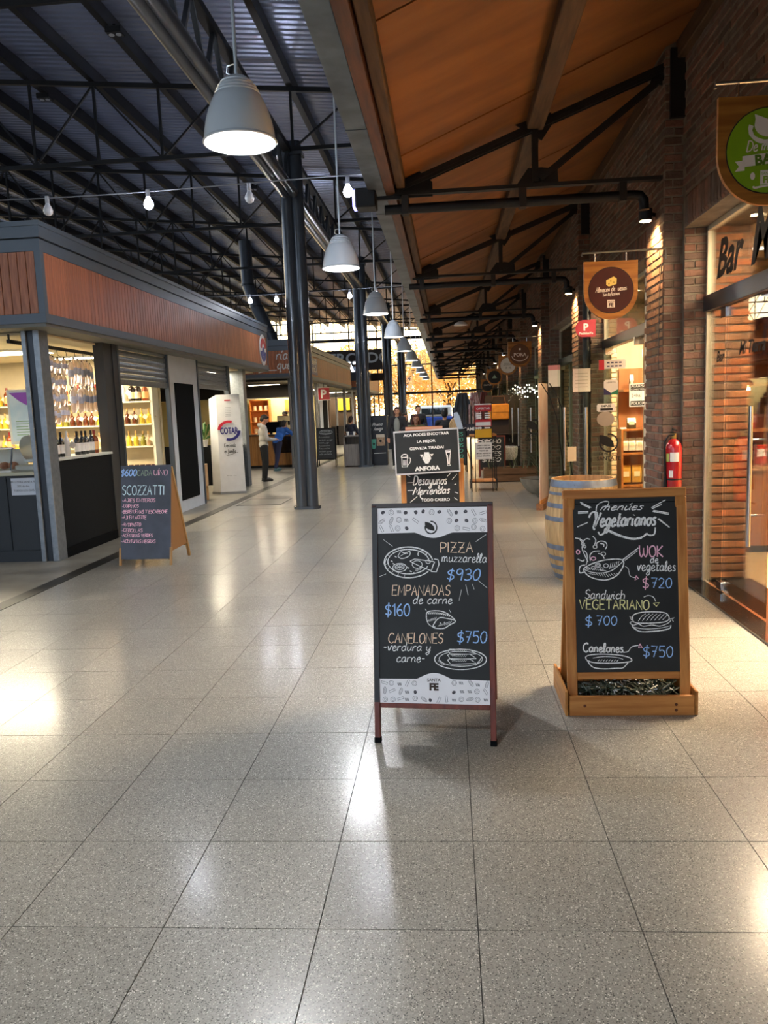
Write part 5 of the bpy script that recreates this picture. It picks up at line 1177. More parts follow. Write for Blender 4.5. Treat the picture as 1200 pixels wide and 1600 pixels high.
b = B(); b.build('chalk_prices', CHBLUE, t); b = B(); write(b, '$', 246, 992, 62, 6.5, T2, 0, width=48); b.build('chalk_prices', CHBLUE, t); b = B(); write(b, '700', 312, 984, 54, 6.5, T2, 0, width=130); b.build('chalk_prices', CHBLUE, t); b = B(); write(b, '720', 638, 760, 58, 6, T2, 0, width=132); b.build('chalk_prices', CHBLUE, t); b = B(); write(b, '$750', 590, 1168, 64, 6.5, T2, 0, width=186); b.build('chalk_prices', CHBLUE, t)
b = B(); write(b, 'Canelones', 232, 1142, 52, 9, T2, .05, width=245); b.build('chalk_lettering', CHALK, t)

# ---- breakfast board behind, with the beer board propped on it
t, F = pine_board((-.17, 7.53, 0), 0, 'pine framed chalkboard reading Desayunos y Meriendas, behind the centre menu board', tall=1.02)
hm = homog([(232, 780), (968, 755), (968, 1160), (242, 1165)], [(-.262, .90), (.262, .90), (.262, .60), (-.262, .60)])
def T3(x, y, z=0):
    u_, v_ = hm(x, y); return F @ Vector((u_, v_, -.0037 + lift[0] + z))
b = B(); R = lambda P, w_=5: ribbon(b, P, w_, T3); lift[0] = .0005
write(b, 'Desayunos', 330, 945, 120, 15, T3, .28, width=470, slope=-.02); write(b, 'Meriendas', 325, 1070, 95, 15, T3, .35, width=510, slope=-.03); write(b, '&', 665, 995, 45, 8, T3, 0, width=45); R(spline([(420, 1070), (430, 1110), (460, 1120)]), 12)
for a, c in (((250, 820), (292, 836)), ((250, 916), (326, 914)), ((256, 1016), (330, 1014)), ((288, 1166), (384, 1092)), ((800, 834), (852, 786)), ((868, 876), (940, 802)), ((900, 940), (926, 934)), ((902, 1042), (950, 1058)), ((892, 1114), (940, 1148))): R([a, c], 8)
b.build('chalk_lettering', CHALK, t)
txt_on(F, hm, 'TODO CASERO', 632, 1156, 38, CHALK, t, off=.0026, align='CENTER', bold=.001)
t = thing('chalkboard', 'small white-edged chalkboard about draught beer, propped on the breakfast board', 'chalkboard', (-.20, 7.50, 0))
F = frame((0, .03, .7), (math.cos(.029), 0, math.sin(.029)), (-.029, .13, 1))
B().box(-.305, .305, .30, .70, -.012, -.002, F).build('board_face', BOARD, t)
b = B(); b.box(-.317, .317, .70, .716, -.014, .003, F).box(-.317, -.305, .288, .70, -.014, .003, F).box(.305, .317, .288, .70, -.014, .003, F).box(-.317, .317, .286, .30, -.014, .003, F); b.build('edge_frame', mat('frame_pale', '#c9c9cc', .4), t)
hm = homog([(157, 205), (1008, 150), (1038, 735), (205, 775)], [(-.317, .716), (.317, .716), (.317, .288), (-.317, .288)])
def T4(x, y, z=0):
    u_, v_ = hm(x, y); return F @ Vector((u_, v_, -.0015 + z))
for s_, x, y, h_, sx_ in (('ACA PODES ENCOTRAR', 585, 246, 34, 1.12), ('LA MEJOR', 585, 338, 34, 1.15), ('CERVEZA TIRADA!', 595, 428, 38, 1.12)):
    u_, v_ = hm(x, y); text('slab_letters', s_, .036, CHALK, F @ Matrix.Translation((u_, v_ - .008, -.0012)), t, align='CENTER', bold=.0012, sx=sx_)
u_, v_ = hm(608, 715); text('brand_letters', 'ANFORA', .056, CHALK, F @ Matrix.Translation((u_, v_, -.0012)), t, align='CENTER', bold=.0024, sx=1.05)
b = B(); R = lambda P, w_=6: ribbon(b, P, w_, T4)
P = [(562, 480), (624, 478), (630, 500), (656, 560), (620, 628), (582, 630), (540, 568), (566, 500)]; b.add([T4(x, y) for x, y in P], [tuple(range(8))])
for P in ([(508, 512), (556, 508), (534, 550)], [(634, 504), (684, 500), (664, 536)]): b.add([T4(x, y) for x, y in P], [(0, 1, 2)])
R(spline([(276, 520), (300, 506), (340, 512), (346, 540), (276, 546), (276, 520)]), 14); R([(276, 546), (284, 670), (352, 668), (346, 545)], 8); R(spline([(350, 556), (384, 556), (384, 610), (352, 650)]), 9)
for x in (298, 316, 332): R([(x, 580), (x + 2, 650)], 9)
R([(842, 456), (908, 452), (900, 520), (894, 640), (910, 654), (862, 658), (872, 640), (862, 560), (842, 456)], 8); R([(850, 480), (904, 476)], 16); R([(868, 520), (878, 636)], 7); R([(890, 520), (884, 636)], 5)
b.build('chalk_drawing', CHALK, t)

# ---- price board by the kiosk
t = thing('chalkboard_stand', 'worn grey A-frame chalkboard with a long price list beside the first kiosk', 'chalkboard', (-3.40, 8.25, 0), math.atan2(-.03, .6))
F = frame((0, 0, 0), (1, 0, 0), (0, .2, 1.07))
SB = mat('grey_chalkboard', '#3e434c', .6, hex2='#4c5260', scale=4)
B().box(-.296, .293, .07, 1.122, -.016, 0, F).build('board_face', SB, t, bevel=.002)
LP = wood('light_pine', '#b08a58', '#8e6a3c', 'z')
for x in (-.31, .283): B().box(x, x + .022, -.0, .2, -.02, .008, F).build('front_foot', LP, t, bevel=.002)
for x in (-.29, .262): B().box(x, x + .022, .06, 1.1, -.04, -.017, F).build('front_stile', LP, t)
F2 = frame((0, .56, 0), (1, 0, 0), (0, -.36, 1.1))
for x in (-.30, .27): B().box(x, x + .03, 0, 1.13, -.03, 0, F2).build('rear_stile', LP, t, bevel=.002)
B().box(-.27, .27, .14, 1.1, -.02, -.01, F2).build('rear_board', mat('brown_hardboard', '#8a6238', .6), t); B().box(-.27, .27, .5, .53, -.03, -.005, F2).build('rear_rail', LP, t)
B().add([F @ Vector((.283, .15, -.02)), F @ Vector((.283, 1.1, -.02)), F2 @ Vector((.29, 1.1, 0)), F2 @ Vector((.29, .17, 0))], [(0, 1, 2, 3)]).build('side_panel', mat('brown_hardboard', ''), t)
hm = homog([(148, 225), (768, 210), (775, 1385), (160, 1395)], [(-.296, 1.122), (.293, 1.122), (.293, .07), (-.296, .07)])
def T5(x, y, z=0):
    u_, v_ = hm(x, y); return F @ Vector((u_, v_, .0006 + z))
b = B(); write(b, '$600', 152, 352, 80, 13, T5, .1, width=200); b.build('chalk_prices', CHBLUE, t)
b = B(); write(b, 'CADA', 350, 350, 70, 6, T5, .05, width=195); b.build('chalk_lettering', mat('chalk_green', '#a8c0a0', .9), t)
b = B(); write(b, 'UÍNO', 560, 345, 68, 7, T5, .05, width=178); 
for i, s_ in enumerate(('-AJIES ENTEROS', '-LUPINOS', '-BERENJENAS Y ESCABECHE', '-AJI EN ACEITE', '-ANTIPASTO', '-CEBOLLAS', '-ACEITUNAS VERDES', '-ACEITUNAS NEGRAS')):
    write(b, s_, 170, (680, 752, 822, 892, 984, 1052, 1118, 1190)[i], 42, 7, T5, .1, width=(415, 210, 565, 305, 240, 260, 385, 420)[i], jit=4); b.build('price_line', CHPINK, t); b = B()
b = B(); write(b, 'SCOZZATTI', 172, 590, 115, 11, T5, 0, width=530); b.build('chalk_heading', mat('chalk_cyan', '#cfeaf0', .9), t)
# ---- small board at the coffee kiosk
t = thing('chalkboard_stand', 'small black A-frame chalkboard at the coffee kiosk, right of the near column', 'chalkboard', (-3.65, 23.0, 0), .05)
F = frame((0, 0, 0), (1, 0, 0), (0, .15, 1.15))
B().box(-.27, .27, .24, 1.16, -.02, -.005, F).build('board_face', BOARD, t)
for x in (-.285, .265): B().box(x, x + .022, 0, 1.17, -.025, 0, F).build('frame_stile', BLACKP, t)
B().box(-.27, .27, 1.15, 1.17, -.025, 0, F).box(-.27, .27, .22, .245, -.025, 0, F).build('frame_rail', BLACKP, t)
F2 = frame((0, .5, 0), (1, 0, 0), (0, -.33, 1.12))
for x in (-.28, .26): B().box(x, x + .02, 0, 1.17, -.02, 0, F2).build('rear_stile', BLACKP, t)
T6 = lambda x, y, z=0: F @ Vector((x, -y, -.004 + z))
b = B(); ribbon(b, ellip(0, -1.04, .2, .06), .015, T6); write(b, 'Promos', -.16, -1.05, .05, .01, T6, .2, width=.3); write(b, 'Desayunos', -.16, -.99, .05, .01, T6, .2, width=.32)
for i in range(7): write(b, random.choice(['cafe con leche', 'tostado y jugo', 'medialunas', 'licuados']), -.22, -.88 + .085 * i, .045, .006, T6, .2, width=random.uniform(.3, .42))
b.build('chalk_lettering', mat('chalk_dim', '#a0a4a4', .9), t)
# ================================================================== RIGHT AISLE
# barrel with staves and hoops
t = thing('wooden_barrel', 'oak barrel with worn blue-grey hoops behind the vegetarian board', 'barrel', (1.22, 7.22, 0), .2)
BP = [(.255, 0), (.29, .1), (.325, .25), (.345, .40), (.35, .475), (.345, .55), (.325, .70), (.30, .85), (.285, .93)]
def brad(z):
    for (r1, z1), (r2, z2) in zip(BP, BP[1:]):
        if z1 <= z <= z2: return r1 + (r2 - r1) * (z - z1) / (z2 - z1)
    return BP[-1][0]
NS = 22
for i in range(NS):
    a0, a1 = 2 * PI * i / NS + .004, 2 * PI * (i + 1) / NS - .004; vs = []
    dr = random.uniform(-.0015, .0015)
    for r_, z in BP:
        for rr in (r_ + dr, r_ - .022):
            for k in range(3):
                a = a0 + (a1 - a0) * k / 2; vs.append((rr * math.cos(a), rr * math.sin(a), z))
    n_ = len(BP); fs = []
    for j in range(n_ - 1):
        o = 6 * j; fs += [(o, o + 1, o + 7, o + 6), (o + 1, o + 2, o + 8, o + 7), (o + 3, o + 9, o + 10, o + 4), (o + 4, o + 10, o + 11, o + 5), (o, o + 6, o + 9, o + 3), (o + 2, o + 5, o + 11, o + 8)]
    o = 6 * (n_ - 1); fs += [(o, o + 1, o + 4, o + 3), (o + 1, o + 2, o + 5, o + 4)]
    B().add(vs, fs).build('stave', OAK, t, smooth=True)
HOOP = mat('hoop_blue_grey', '#8a9cb4', .45, .5, hex2='#6e7078', scale=6)
for z0, z1 in ((.865, .925), (.795, .82), (.68, .72), (.56, .60), (.30, .345), (.20, .24), (.11, .15), (.015, .065)):
    s_ = 3; pr_ = [(brad(z0) + s_ * .001 + .0015, z0), (brad((z0 + z1) / 2) + .005, (z0 + z1) / 2), (brad(z1) + .004, z1)]
    h_ = B().lathe(pr_, n=44, cap=False).build('hoop', HOOP, t, smooth=True)
    B().ell((brad((z0 + z1) / 2) * math.cos(-2.2) * 1.02, brad((z0 + z1) / 2) * math.sin(-2.2) * 1.02, (z0 + z1) / 2), (.007, .007, .006), 8, 6).build('rivet', HOOP, h_, smooth=True)
B().cyl((0, 0, .86), (0, 0, .885), .268, n=32).build('barrel_head', wood('barrel_lid', '#a87848', '#86582c', 'x'), t)
# fire extinguisher
RED = mat('extinguisher_red', '#b81420', .25, coat=.6, hex2='#a01018')
t = thing('fire_extinguisher', 'red fire extinguisher hung on the brick pilaster side', 'extinguisher', (1.93, 6.88, .72))
B().lathe([(.06, 0), (.068, .02), (.068, .47), (.06, .51), (.035, .545), (.02, .555)], n=28).build('cylinder_body', RED, t, smooth=True)
B().cyl((0, 0, .555), (0, 0, .60), .018, n=12).build('valve', mat('brass', '#a08848', .3, .8), t, smooth=True)
B().box(-.012, .012, -.02, .08, .60, .612).box(-.012, .012, .0, .085, .625, .637, Matrix.Rotation(.1, 4, 'X')).build('lever_handle', BLKM, t, bevel=.003)
B().tube([(.0, -.01, .59), (-.05, -.02, .585), (-.082, -.02, .53), (-.08, -.02, .4), (-.075, -.02, .22)], .009, 8).build('hose', BLKM, t, smooth=True)
B().cyl((-.075, -.02, .10), (-.075, -.02, .23), .02, .011, n=12).build('nozzle', BLKM, t, smooth=True)
B().lathe([(.0685, .20), (.0685, .215)], n=28, cap=False).build('strap', BLKM, t, smooth=True)
def patch(a0, a1, z0, z1, nm_, m_):
    vs = [(.0688 * math.cos(a), .0688 * math.sin(a), z) for z in (z0, z1) for a in [a0 + (a1 - a0) * i / 6 for i in range(7)]]
    B().add(vs, [(i, i + 1, i + 8, i + 7) for i in range(6)]).build(nm_, m_, t)
patch(-2.3, -1.2, .36, .44, 'label_sheet', PAPER); patch(-2.9, -2.4, .36, .43, 'label_sheet', mat('label_yellow_green', '#b8c060', .5)); patch(-2.4, -1.9, .225, .285, 'label_sheet', PAPER)
B().box(.0, .05, .06, .12, .48, .56).build('wall_hook', BLKM, t)

# hanging round-bottomed signs on brackets
SIGNW = wood('sign_board_wood', '#b0702c', '#8a5018', 'x', rough=.4)
def hanging(loc, wid, disc, lb, deco):
    """loc: top left corner of the board; board faces the camera"""
    t = thing('hanging_sign', lb, 'sign', loc, .06)
    h_ = wid * 1.06; n_ = 20
    P = [(0, 0), (0, -h_ * .5)] + [(wid / 2 - wid / 2 * math.cos(PI * i / n_), -h_ * .53 - wid * .5 * math.sin(PI * i / n_)) for i in range(n_ + 1)] + [(wid, -h_ * .5), (wid, 0)]
    Fm = frame((0, 0, 0), (1, 0, 0), (0, 0, 1))
    B().prism(P[::-1], Fm, .022).build('sign_board', SIGNW, t)
    cx, cy, r_ = wid * .5, -h_ * .5, wid * .41
    dm = B(); dm.prism(ellip(cx, cy, r_, r_, n=40)[:-1], Matrix.Translation((0, -.022, 0)) @ Fm, .003); dm.build('printed_disc', disc, t)
    B().prism(ellip(cx, cy, r_ + .006, r_ + .006, n=40)[:-1], Matrix.Translation((0, -.022, 0)) @ Fm, .0015).build('disc_rim', mat('disc_rim', '#281c14', .5), t)
    armL = PX - loc[0] + .01 if loc[0] + wid < PX + .3 else WX - loc[0]
    B().tube([(-.01, 0, .05), (-.01, 0, .075), (armL, 0, .085), (armL, 0, .0)], .009, 8).build('bracket_arm', mat('bracket_steel', '#8a8680', .3, .8), t, smooth=True)
    for x in (wid * .22, wid * .8): B().cyl((x, 0, 0), (x, 0, .08), .004, n=6).build('hanger_wire', CHROME, t)
    fr_ = Matrix.Translation((0, -.0262, 0)) @ Fm
    deco(t, cx, cy, r_, fr_); return t
def fe_box(t, fr_, cx, cy, s_, fg, bg_):
    B().prism([(cx - s_, cy - s_), (cx + s_, cy - s_), (cx + s_, cy + s_), (cx - s_, cy + s_)], fr_, .0008).build('logo_patch', bg_, t)
    text('print_letters', 'FE', s_ * 1.3, fg, fr_ @ Matrix.Translation((cx, cy - s_ * .75, .0012)), t, align='CENTER', bold=s_ * .05); text('print_letters', 'SANTA', s_ * .55, fg, fr_ @ Matrix.Translation((cx, cy + s_ * .35, .0012)), t, align='CENTER')
LIME = mat('lime_green', '#8cae1c', .3, coat=.5, hex2='#84a418')
PINKC = mat('sign_pink_cream', '#ecd8c4', .5)
def deco_bar(t, cx, cy, r_, f_):
    T = lambda x, y, z=0: f_ @ Vector((cx + x * r_, cy - y * r_, .0006 + z))
    b = B(); ribbon(b, ellip(-.02, -.50, .42, .30, 10, 200, 24), .10, T); b.add([T(x, y) for x, y in [(-.34, -.86)] + ellip(0, -.62, .34, .30, 5, 175, 14) + [(-.32, -.74)]][::1], [tuple(range(17))])
    b.build('leaf_cup', PINKC, t)
    b = B(); b.add([T(-.62, .12), T(.62, .0), T(.62, .26), T(-.62, .38)], [(0, 1, 2, 3)]); b.add([T(-.80, .24), T(-.56, .22), T(-.56, .46), T(-.80, .48), T(-.70, .36)], [(0, 1, 2, 3, 4)]); b.add([T(.80, .12), T(.56, .14), T(.56, .38), T(.80, .36), T(.70, .24)], [(0, 1, 2, 3, 4)]); b.build('ribbon_banner', PINKC, t)
    text('print_letters', 'BAR', r_ * .34, mat('lime_dark', '#5c7a10', .5), f_ @ Matrix.Translation((cx, cy - r_ * .32, .0016)) @ Matrix.Rotation(.09, 4, 'Z'), t, align='CENTER', bold=r_ * .014)
    b = B(); write(b, 'De mi', -.52, .02, .26, .03, T, .25, width=.62, slope=-.06); b.build('script_letters', PINKC, t)
    b = B(); b.add([T(-.02, .52), T(.04, .42), T(.1, .52)], [(0, 1, 2)]); ribbon(b, spline([(-.34, .84), (-.3, .88), (-.1, .85), (.2, .82)]), .05, T); b.add([T(x, y) for x, y in ellip(-.36, .60, .06, .09, n=12)[:-1]], [tuple(range(12))]); b.build('logo_shapes', PINKC, t)
    fe_box(t, f_, cx, cy - r_ * .64, r_ * .17, LIME, PINKC)
hanging((1.401, 4.3, 3.108), .50, LIME, 'large wooden hanging sign with lime green disc reading BAR, top right corner', deco_bar)
def deco_cheese(t, cx, cy, r_, f_):
    T = lambda x, y, z=0: f_ @ Vector((cx + x * r_, cy - y * r_, .0006 + z))
    b = B(); P = [(-.22, -.44), (.12, -.60), (.26, -.50), (.24, -.26), (-.10, -.16), (-.22, -.24)]; b.add([T(x, y) for x, y in P], [tuple(range(6))]); b.build('cheese_print', mat('cheese_yellow', '#e8c060', .5), t)
    b = B()
    for x, y in ((-.02, -.4), (.12, -.34), (-.1, -.28)): disk(b, x, y, .04, .035, lambda a, c, z: T(a, c, .0008))
    b.build('cheese_holes', mat('cheese_hole', '#b88a30', .5), t)
    b = B(); write(b, 'Almacen de Quesos', -.70, .08, .22, .03, T, .2, width=1.42, slope=-.05); write(b, 'Santafesinos', -.38, .26, .16, .022, T, .2, width=.78, slope=-.05); b.build('script_letters', PINKC, t)
    fe_box(t, f_, cx, cy - r_ * .60, r_ * .17, mat('maroon', '#4a1c14', .4), PINKC)
hanging((1.180, 6.93, 2.79), .455, mat('maroon', '#4a1c14', .35, hex2='#421812'), 'wooden hanging sign with maroon disc for the cheese shop, on the first pilaster', deco_cheese)
def deco_pora(t, cx, cy, r_, f_):
    T = lambda x, y, z=0: f_ @ Vector((cx + x * r_, cy - y * r_, .0006 + z))
    b = B(); ribbon(b, ellip(0, .05, .85, .62, 10, 170, 20), .07, T); b.add([T(-.1, -.62), T(.1, -.62), T(.1, -.42), T(-.1, -.42)], [(0, 1, 2, 3)]); b.build('print_lines', PINKC, t)
    text('print_letters', 'PORA', r_ * .5, PINKC, f_ @ Matrix.Translation((cx, cy - r_ * .2, .0012)), t, align='CENTER', bold=r_ * .01)
hanging((1.20, 15.6, 2.84), .46, mat('brown_disc', '#6a3e20', .4), 'brown wooden hanging sign reading PORA, on the third pilaster', deco_pora)
def deco_grey(t, cx, cy, r_, f_):
    for y, s_ in ((.18, .16), (-.02, .2), (-.45, .22)): text('print_letters', {.18: 'almacen de', -.02: 'productos', -.45: 'SF  FE'}[y], r_ * s_ * 1.4, INK, f_ @ Matrix.Translation((cx, cy + y * r_, .0012)), t, align='CENTER')
hanging((1.30, 19.95, 2.86), .46, mat('pale_disc', '#cfc4b8', .5), 'wooden hanging sign with a pale grey disc, just behind the PORA sign', deco_grey)
def deco_dark(t, cx, cy, r_, f_):
    T = lambda x, y, z=0: f_ @ Vector((cx + x * r_, cy - y * r_, .0006 + z)); b = B(); b.add([T(-.4, .2), T(0, -.4), (T(.4, .2))], [(0, 1, 2)]); b.build('print_shape', mat('sage', '#8aa08a', .5), t)
hanging((1.22, 24.3, 2.74), .46, mat('black_disc', '#161412', .4), 'wooden hanging sign with a black disc and pale triangle, farther back', deco_dark)
hanging((1.22, 28.65, 2.6), .46, mat('black_disc', ''), 'farthest round hanging sign with a black disc, over the leather stall', lambda t, cx, cy, r_, f_: text('print_letters', 'CAMPUS', r_ * .38, PINKC, f_ @ Matrix.Translation((cx, cy, .0012)), t, align='CENTER'))

# warm spotlights at the end of each conduit
for k in range(0, 8):
    y = 7.06 + BAY * k
    t = thing('wall_spotlight', 'small black cylindrical spotlight beside the %s' % (['first brick pilaster, above the cheese sign', 'second brick pilaster with the downpipe', 'third brick pilaster above the PORA sign', 'fourth brick pilaster', 'fifth brick pilaster', 'sixth brick pilaster', 'seventh brick pilaster', 'eighth brick pilaster'][k]), 'spotlight', (1.755, y + .12, 3.20), group='wall spotlights on the pilasters')
    B().cyl((0, 0, -.045), (0, 0, .05), .058, n=20).build('lamp_body', BLKM, t, smooth=True)
    B().cyl((0, 0, -.052), (0, 0, -.046), .045, n=18).build('lens', mat('warm_lens', '#ffd9a0', emit=26), t, smooth=True)
    B().bar((0, 0, .02), (PX - 1.755, .1, .02), .02, .03).build('wall_arm', BLKM, t)
    if k < 7: lamp('SPOT', 'spot_beam', (1.755, y + .12, 3.13), SPOT_W, (1, .62, .26), .05, direction=(.30, .30, -1), spot=math.radians(120), blend=.6)
# downpipe on second pilaster and a small junction box
t = thing('downpipe', 'black vertical downpipe beside the second brick pilaster', 'pipe', (1.955, 11.27, 0))
B().cyl((0, 0, 0), (0, 0, 3.3), .05, n=16).build('pipe', BLKM, t, smooth=True)
for z in (.4, 1.5, 2.6): B().cyl((0, 0, z), (0, 0, z + .05), .057, n=16).build('pipe_collar', BLKM, t, smooth=True)
tag(B().tube([(1.86, 7.02, 2.86), (1.858, 7.1, 2.5), (1.858, 7.12, 1.9)], .006, 6).build('electric_cable', mat('cable_grey', '#6e6258', .6), smooth=True), 'thin cable running down the first pilaster face', 'cable')
# projector at the eave end and shallow dome lamp under the conduit
t = thing('projector_lamp', 'black box floodlight with glowing lens at the eave end of the first truss', 'floodlight', (-.66, 7.06, 3.36))
B().box(-.09, .09, -.10, .10, 0, .16).build('housing', BLKM, t, bevel=.01); B().box(-.115, -.09, -.08, .08, .01, .15).build('lens_plate', mat('violet_lens', '#b8b4ff', emit=1.5), t); B().box(.05, .3, -.02, .02, .07, .1).build('arm', BLKM, t)
t = thing('dome_lamp', 'shallow white dome lamp under the third truss conduit', 'lamp', (.30, 15.76, 3.22)); B().lathe([(.14, .0), (.10, .05), (.04, .075)], n=20).build('dome', WHITE, t, smooth=True); B().cyl((0, 0, .07), (0, 0, .1), .02).build('mount', BLKM, t)
# --- glass lettering on the bar front
gx = 2.22 - .0065
GF = lambda y, z: frame((gx, y, z), (0, -1, 0), (0, 0, 1))
t = thing('window_lettering', 'large black brush lettering on the transom glass of the bar', 'lettering', (gx, 6.0, 2.6))
text('painted_letters', 'Bar', .40, INK, GF(6.74, 2.58), t, shear=.35, bold=.012, sx=.95, world=True); text('painted_letters', 'Mi Tierra', .52, INK, GF(6.02, 2.56), t, shear=.35, bold=.014, sx=.9, world=True)
t = thing('window_lettering', 'small black lettering low on the glass door of the bar', 'lettering', (gx, 6.0, 1.9))
text('painted_letters', 'Bar', .12, INK, GF(6.70, 1.90), t, shear=.3, bold=.003, world=True); text('painted_letters', 'Mi Tierra', .13, INK, GF(6.20, 1.93), t, shear=.3, bold=.003, world=True)
# --- bar interior
FLW = mat('bar_floor', '#c8a878', .35, hex2='#b89868', scale=5)
B().box(2.4, 6.4, 2.0, 10.6, -.1, -.001).build('floor', FLW, kind='structure')
B().box(2.57, 6.4, 2.0, 10.6, 3.12, 3.25).build('ceiling', mat('bar_ceiling', '#d2c0a0', .7), kind='structure')
BW = mat('bar_wall', '#c8a87a', .7)
B().box(2.57, 6.4, 10.5, 10.6, 0, 3.12).build('wall_bar_end', BW, kind='structure'); B().box(2.57, 6.4, 2.0, 2.1, 0, 3.12).build('wall_bar_near', BW, kind='structure'); B().box(6.4, 6.5, 2.0, 10.6, 0, 3.12).build('wall_bar_side', BW, kind='structure')
lamp('AREA', 'bar_light', (3.6, 5.9, 3.05), 800, (1, .78, .52), 1.8, sizey=2.5)
for y in (5.2, 6.6, 8.0):
    t = thing('ceiling_light', 'fluorescent strip light inside the bar, %s' % {5.2: 'nearest the camera', 6.6: 'above the doorway', 8.0: 'farthest in'}[y], 'light', (3.3, y, 3.03)); B().box(-.5, .5, -.04, .04, 0, .09).build('batten', WHITE, t); B().cyl((-.48, 0, -.015), (.48, 0, -.015), .015).build('tube_lamp', mat('tube_white', '#fff6e8', emit=6), t)
CAB = wood('bar_cabinet', '#b8763a', '#96582a', 'z', rough=.4)
t = thing('bar_shelf_unit', 'tall wooden bar cabinet with shelves seen through the glass door', 'cabinet', (3.45, 9.2, 0))
for x0, x1 in ((-.30, -.26), (.08, .12), (.66, .70)): B().box(x0, x1, -.25, .2, .85, 2.75).build('side_panel', CAB, t)
B().box(-.3, .7, .18, .2, .85, 2.75).build('back_panel', mat('cab_back', '#7a4420', .5), t)
for z in (.86, 1.22, 1.72, 2.2, 2.72): B().box(-.3, .7, -.25, .2, z, z + .035).build('shelf', CAB, t)
t = thing('bar_counter', 'orange-brown wooden bar counter behind the glass door', 'counter', (3.5, 8.2, 0))
B().box(-.45, 1.4, 0, .6, .08, .86).build('counter_front', mat('counter_brown', '#9c5a2c', .4), t); B().box(-.48, 1.45, -.05, .65, .86, .90).build('worktop', mat('counter_stone', '#b08058', .25), t); B().box(-.43, 1.4, .05, .6, 0, .08).build('plinth', BLKM, t)
for i, (x, z, s_) in enumerate(((3.22, 1.255, (.10, .08, .14)), (3.34, 1.255, (.09, .08, .17)), (3.26, .90, (.12, .1, .2)), (3.42, .90, (.1, .1, .14)))):
    t = thing('snack_packet', ['red packet with white label on the bar shelf, left one', 'red packet with white label on the bar shelf, right one', 'red packet standing on the bar counter', 'small red packet beside the larger one on the counter'][i], 'packet', (x, 9.0 if z > 1 else 8.5, z))
    B().box(-s_[0] / 2, s_[0] / 2, -s_[1] / 2, s_[1] / 2, 0, s_[2]).build('packet_body', mat('packet_red', '#c02828', .4), t, bevel=.01); B().box(-s_[0] / 3, s_[0] / 3, -s_[1] / 2 - .001, -s_[1] / 2, s_[2] * .4, s_[2] * .8).build('label_patch', PAPER, t)
# --- cheese shop interior
B().box(2.38, 6.4, 10.6, 15.6, -.1, 0).build('floor', FLW, kind='structure'); B().box(2.38, 6.4, 10.6, 15.6, 3.12, 3.25).build('ceiling', mat('bar_ceiling', ''), kind='structure')
B().box(2.38, 6.4, 12.25, 12.35, 0, 3.12).build('wall_shop_end', mat('pale_tile', '#cfc0a0', .5), kind='structure'); B().box(6.4, 6.5, 10.6, 15.6, 0, 3.12).build('wall_shop_side', BW, kind='structure')
lamp('AREA', 'shop_light', (3.0, 10.6, 3.05), 260, (1, .80, .52), .8, sizey=.4)
# plain back rooms behind the farther glass fronts
B().box(2.38, 5.6, 15.6, 50.5, -.1, 0).build('floor', FLW, kind='structure'); B().box(2.38, 5.6, 15.6, 50.5, 3.12, 3.25).build('ceiling', mat('bar_ceiling', ''), kind='structure')
B().box(5.5, 5.6, 15.6, 50.5, 0, 3.12).build('wall_shops_side', mat('grey_green_wall', '#8e9080', .7), kind='structure'); B().box(2.38, 5.6, 50.4, 50.5, 0, 3.12).build('wall_shops_end', BW, kind='structure')
for k in range(2, 7):
    B().box(2.38, 5.5, 16.0 + BAY * (k - 1.05), 16.1 + BAY * (k - 1.05), 0, 3.12).build('wall_shop_partition', mat('grey_green_wall', ''), kind='structure')
    lamp('AREA', 'shop_light', (3.6, 12.0 + BAY * (k - 1) + 1.2, 3.0), 110, (1, .86, .66), .8, sizey=.4)
B().box(2.38, 5.6, 15.5, 15.6, 0, 3.12).build('wall_shop_partition', mat('grey_green_wall', ''), kind='structure')
t = thing('shop_shelves', 'wooden shelves with packets inside the cheese shop doorway', 'shelf', (2.9, 12.2, 0))
B().box(-.30, .6, .0, .03, 0, 2.1).build('back_panel', mat('shelf_wood_back', '#a86a3c', .5), t)
for z in (.36, .84, 1.2, 1.78): B().box(-.30, .6, -.32, .0, z - .03, z).build('shelf', CAB, t)
B().box(-.33, -.30, -.32, .03, 0, 1.2).build('side_panel', CAB, t)
def packet(x, z, w_, h_, m_, lb, gr):
    t = thing('food_packet', lb, 'packet', (x, 12.0, z), random.uniform(-.1, .1), group=gr)
    b = B(); b.add([(-w_ / 2, -.03, 0), (w_ / 2, -.03, 0), (w_ / 2, .03, 0), (-w_ / 2, .03, 0), (-w_ / 2, -.045, h_ * .5), (w_ / 2, -.045, h_ * .5), (w_ / 2, .045, h_ * .5), (-w_ / 2, .045, h_ * .5), (-w_ / 2, -.006, h_), (w_ / 2, -.006, h_), (w_ / 2, .006, h_), (-w_ / 2, .006, h_)],
        [(3, 2, 1, 0)] + [(4 * j + i, 4 * j + (i + 1) % 4, 4 * j + 4 + (i + 1) % 4, 4 * j + 4 + i) for j in (0, 1) for i in range(4)] + [(8, 9, 10, 11)]); b.build('packet_body', m_, t, bevel=.004)
    B().box(-w_ * .3, w_ * .3, -.047, -.044, h_ * .35, h_ * .65).build('label_patch', mat('label_tan', '#e8d8b0', .6), t)
GB = mat('gold_bag', '#d0a040', .35, hex2='#b88428'); CB = mat('cream_pack', '#f0e8d4', .5)
for i, x in enumerate((2.66, 2.82, 2.97)): packet(x, .39, .14, .26, GB, 'gold crinkled bag on the low shop shelf, %s' % ['leftmost', 'middle', 'rightmost'][i], 'gold bags on the low shelf')
for i, x in enumerate((2.64, 2.75, 2.86)): packet(x, .87, .10, .19, CB, 'cream packet on the middle shop shelf, %s' % ['leftmost', 'middle', 'rightmost'][i], 'cream packets on the middle shelf')
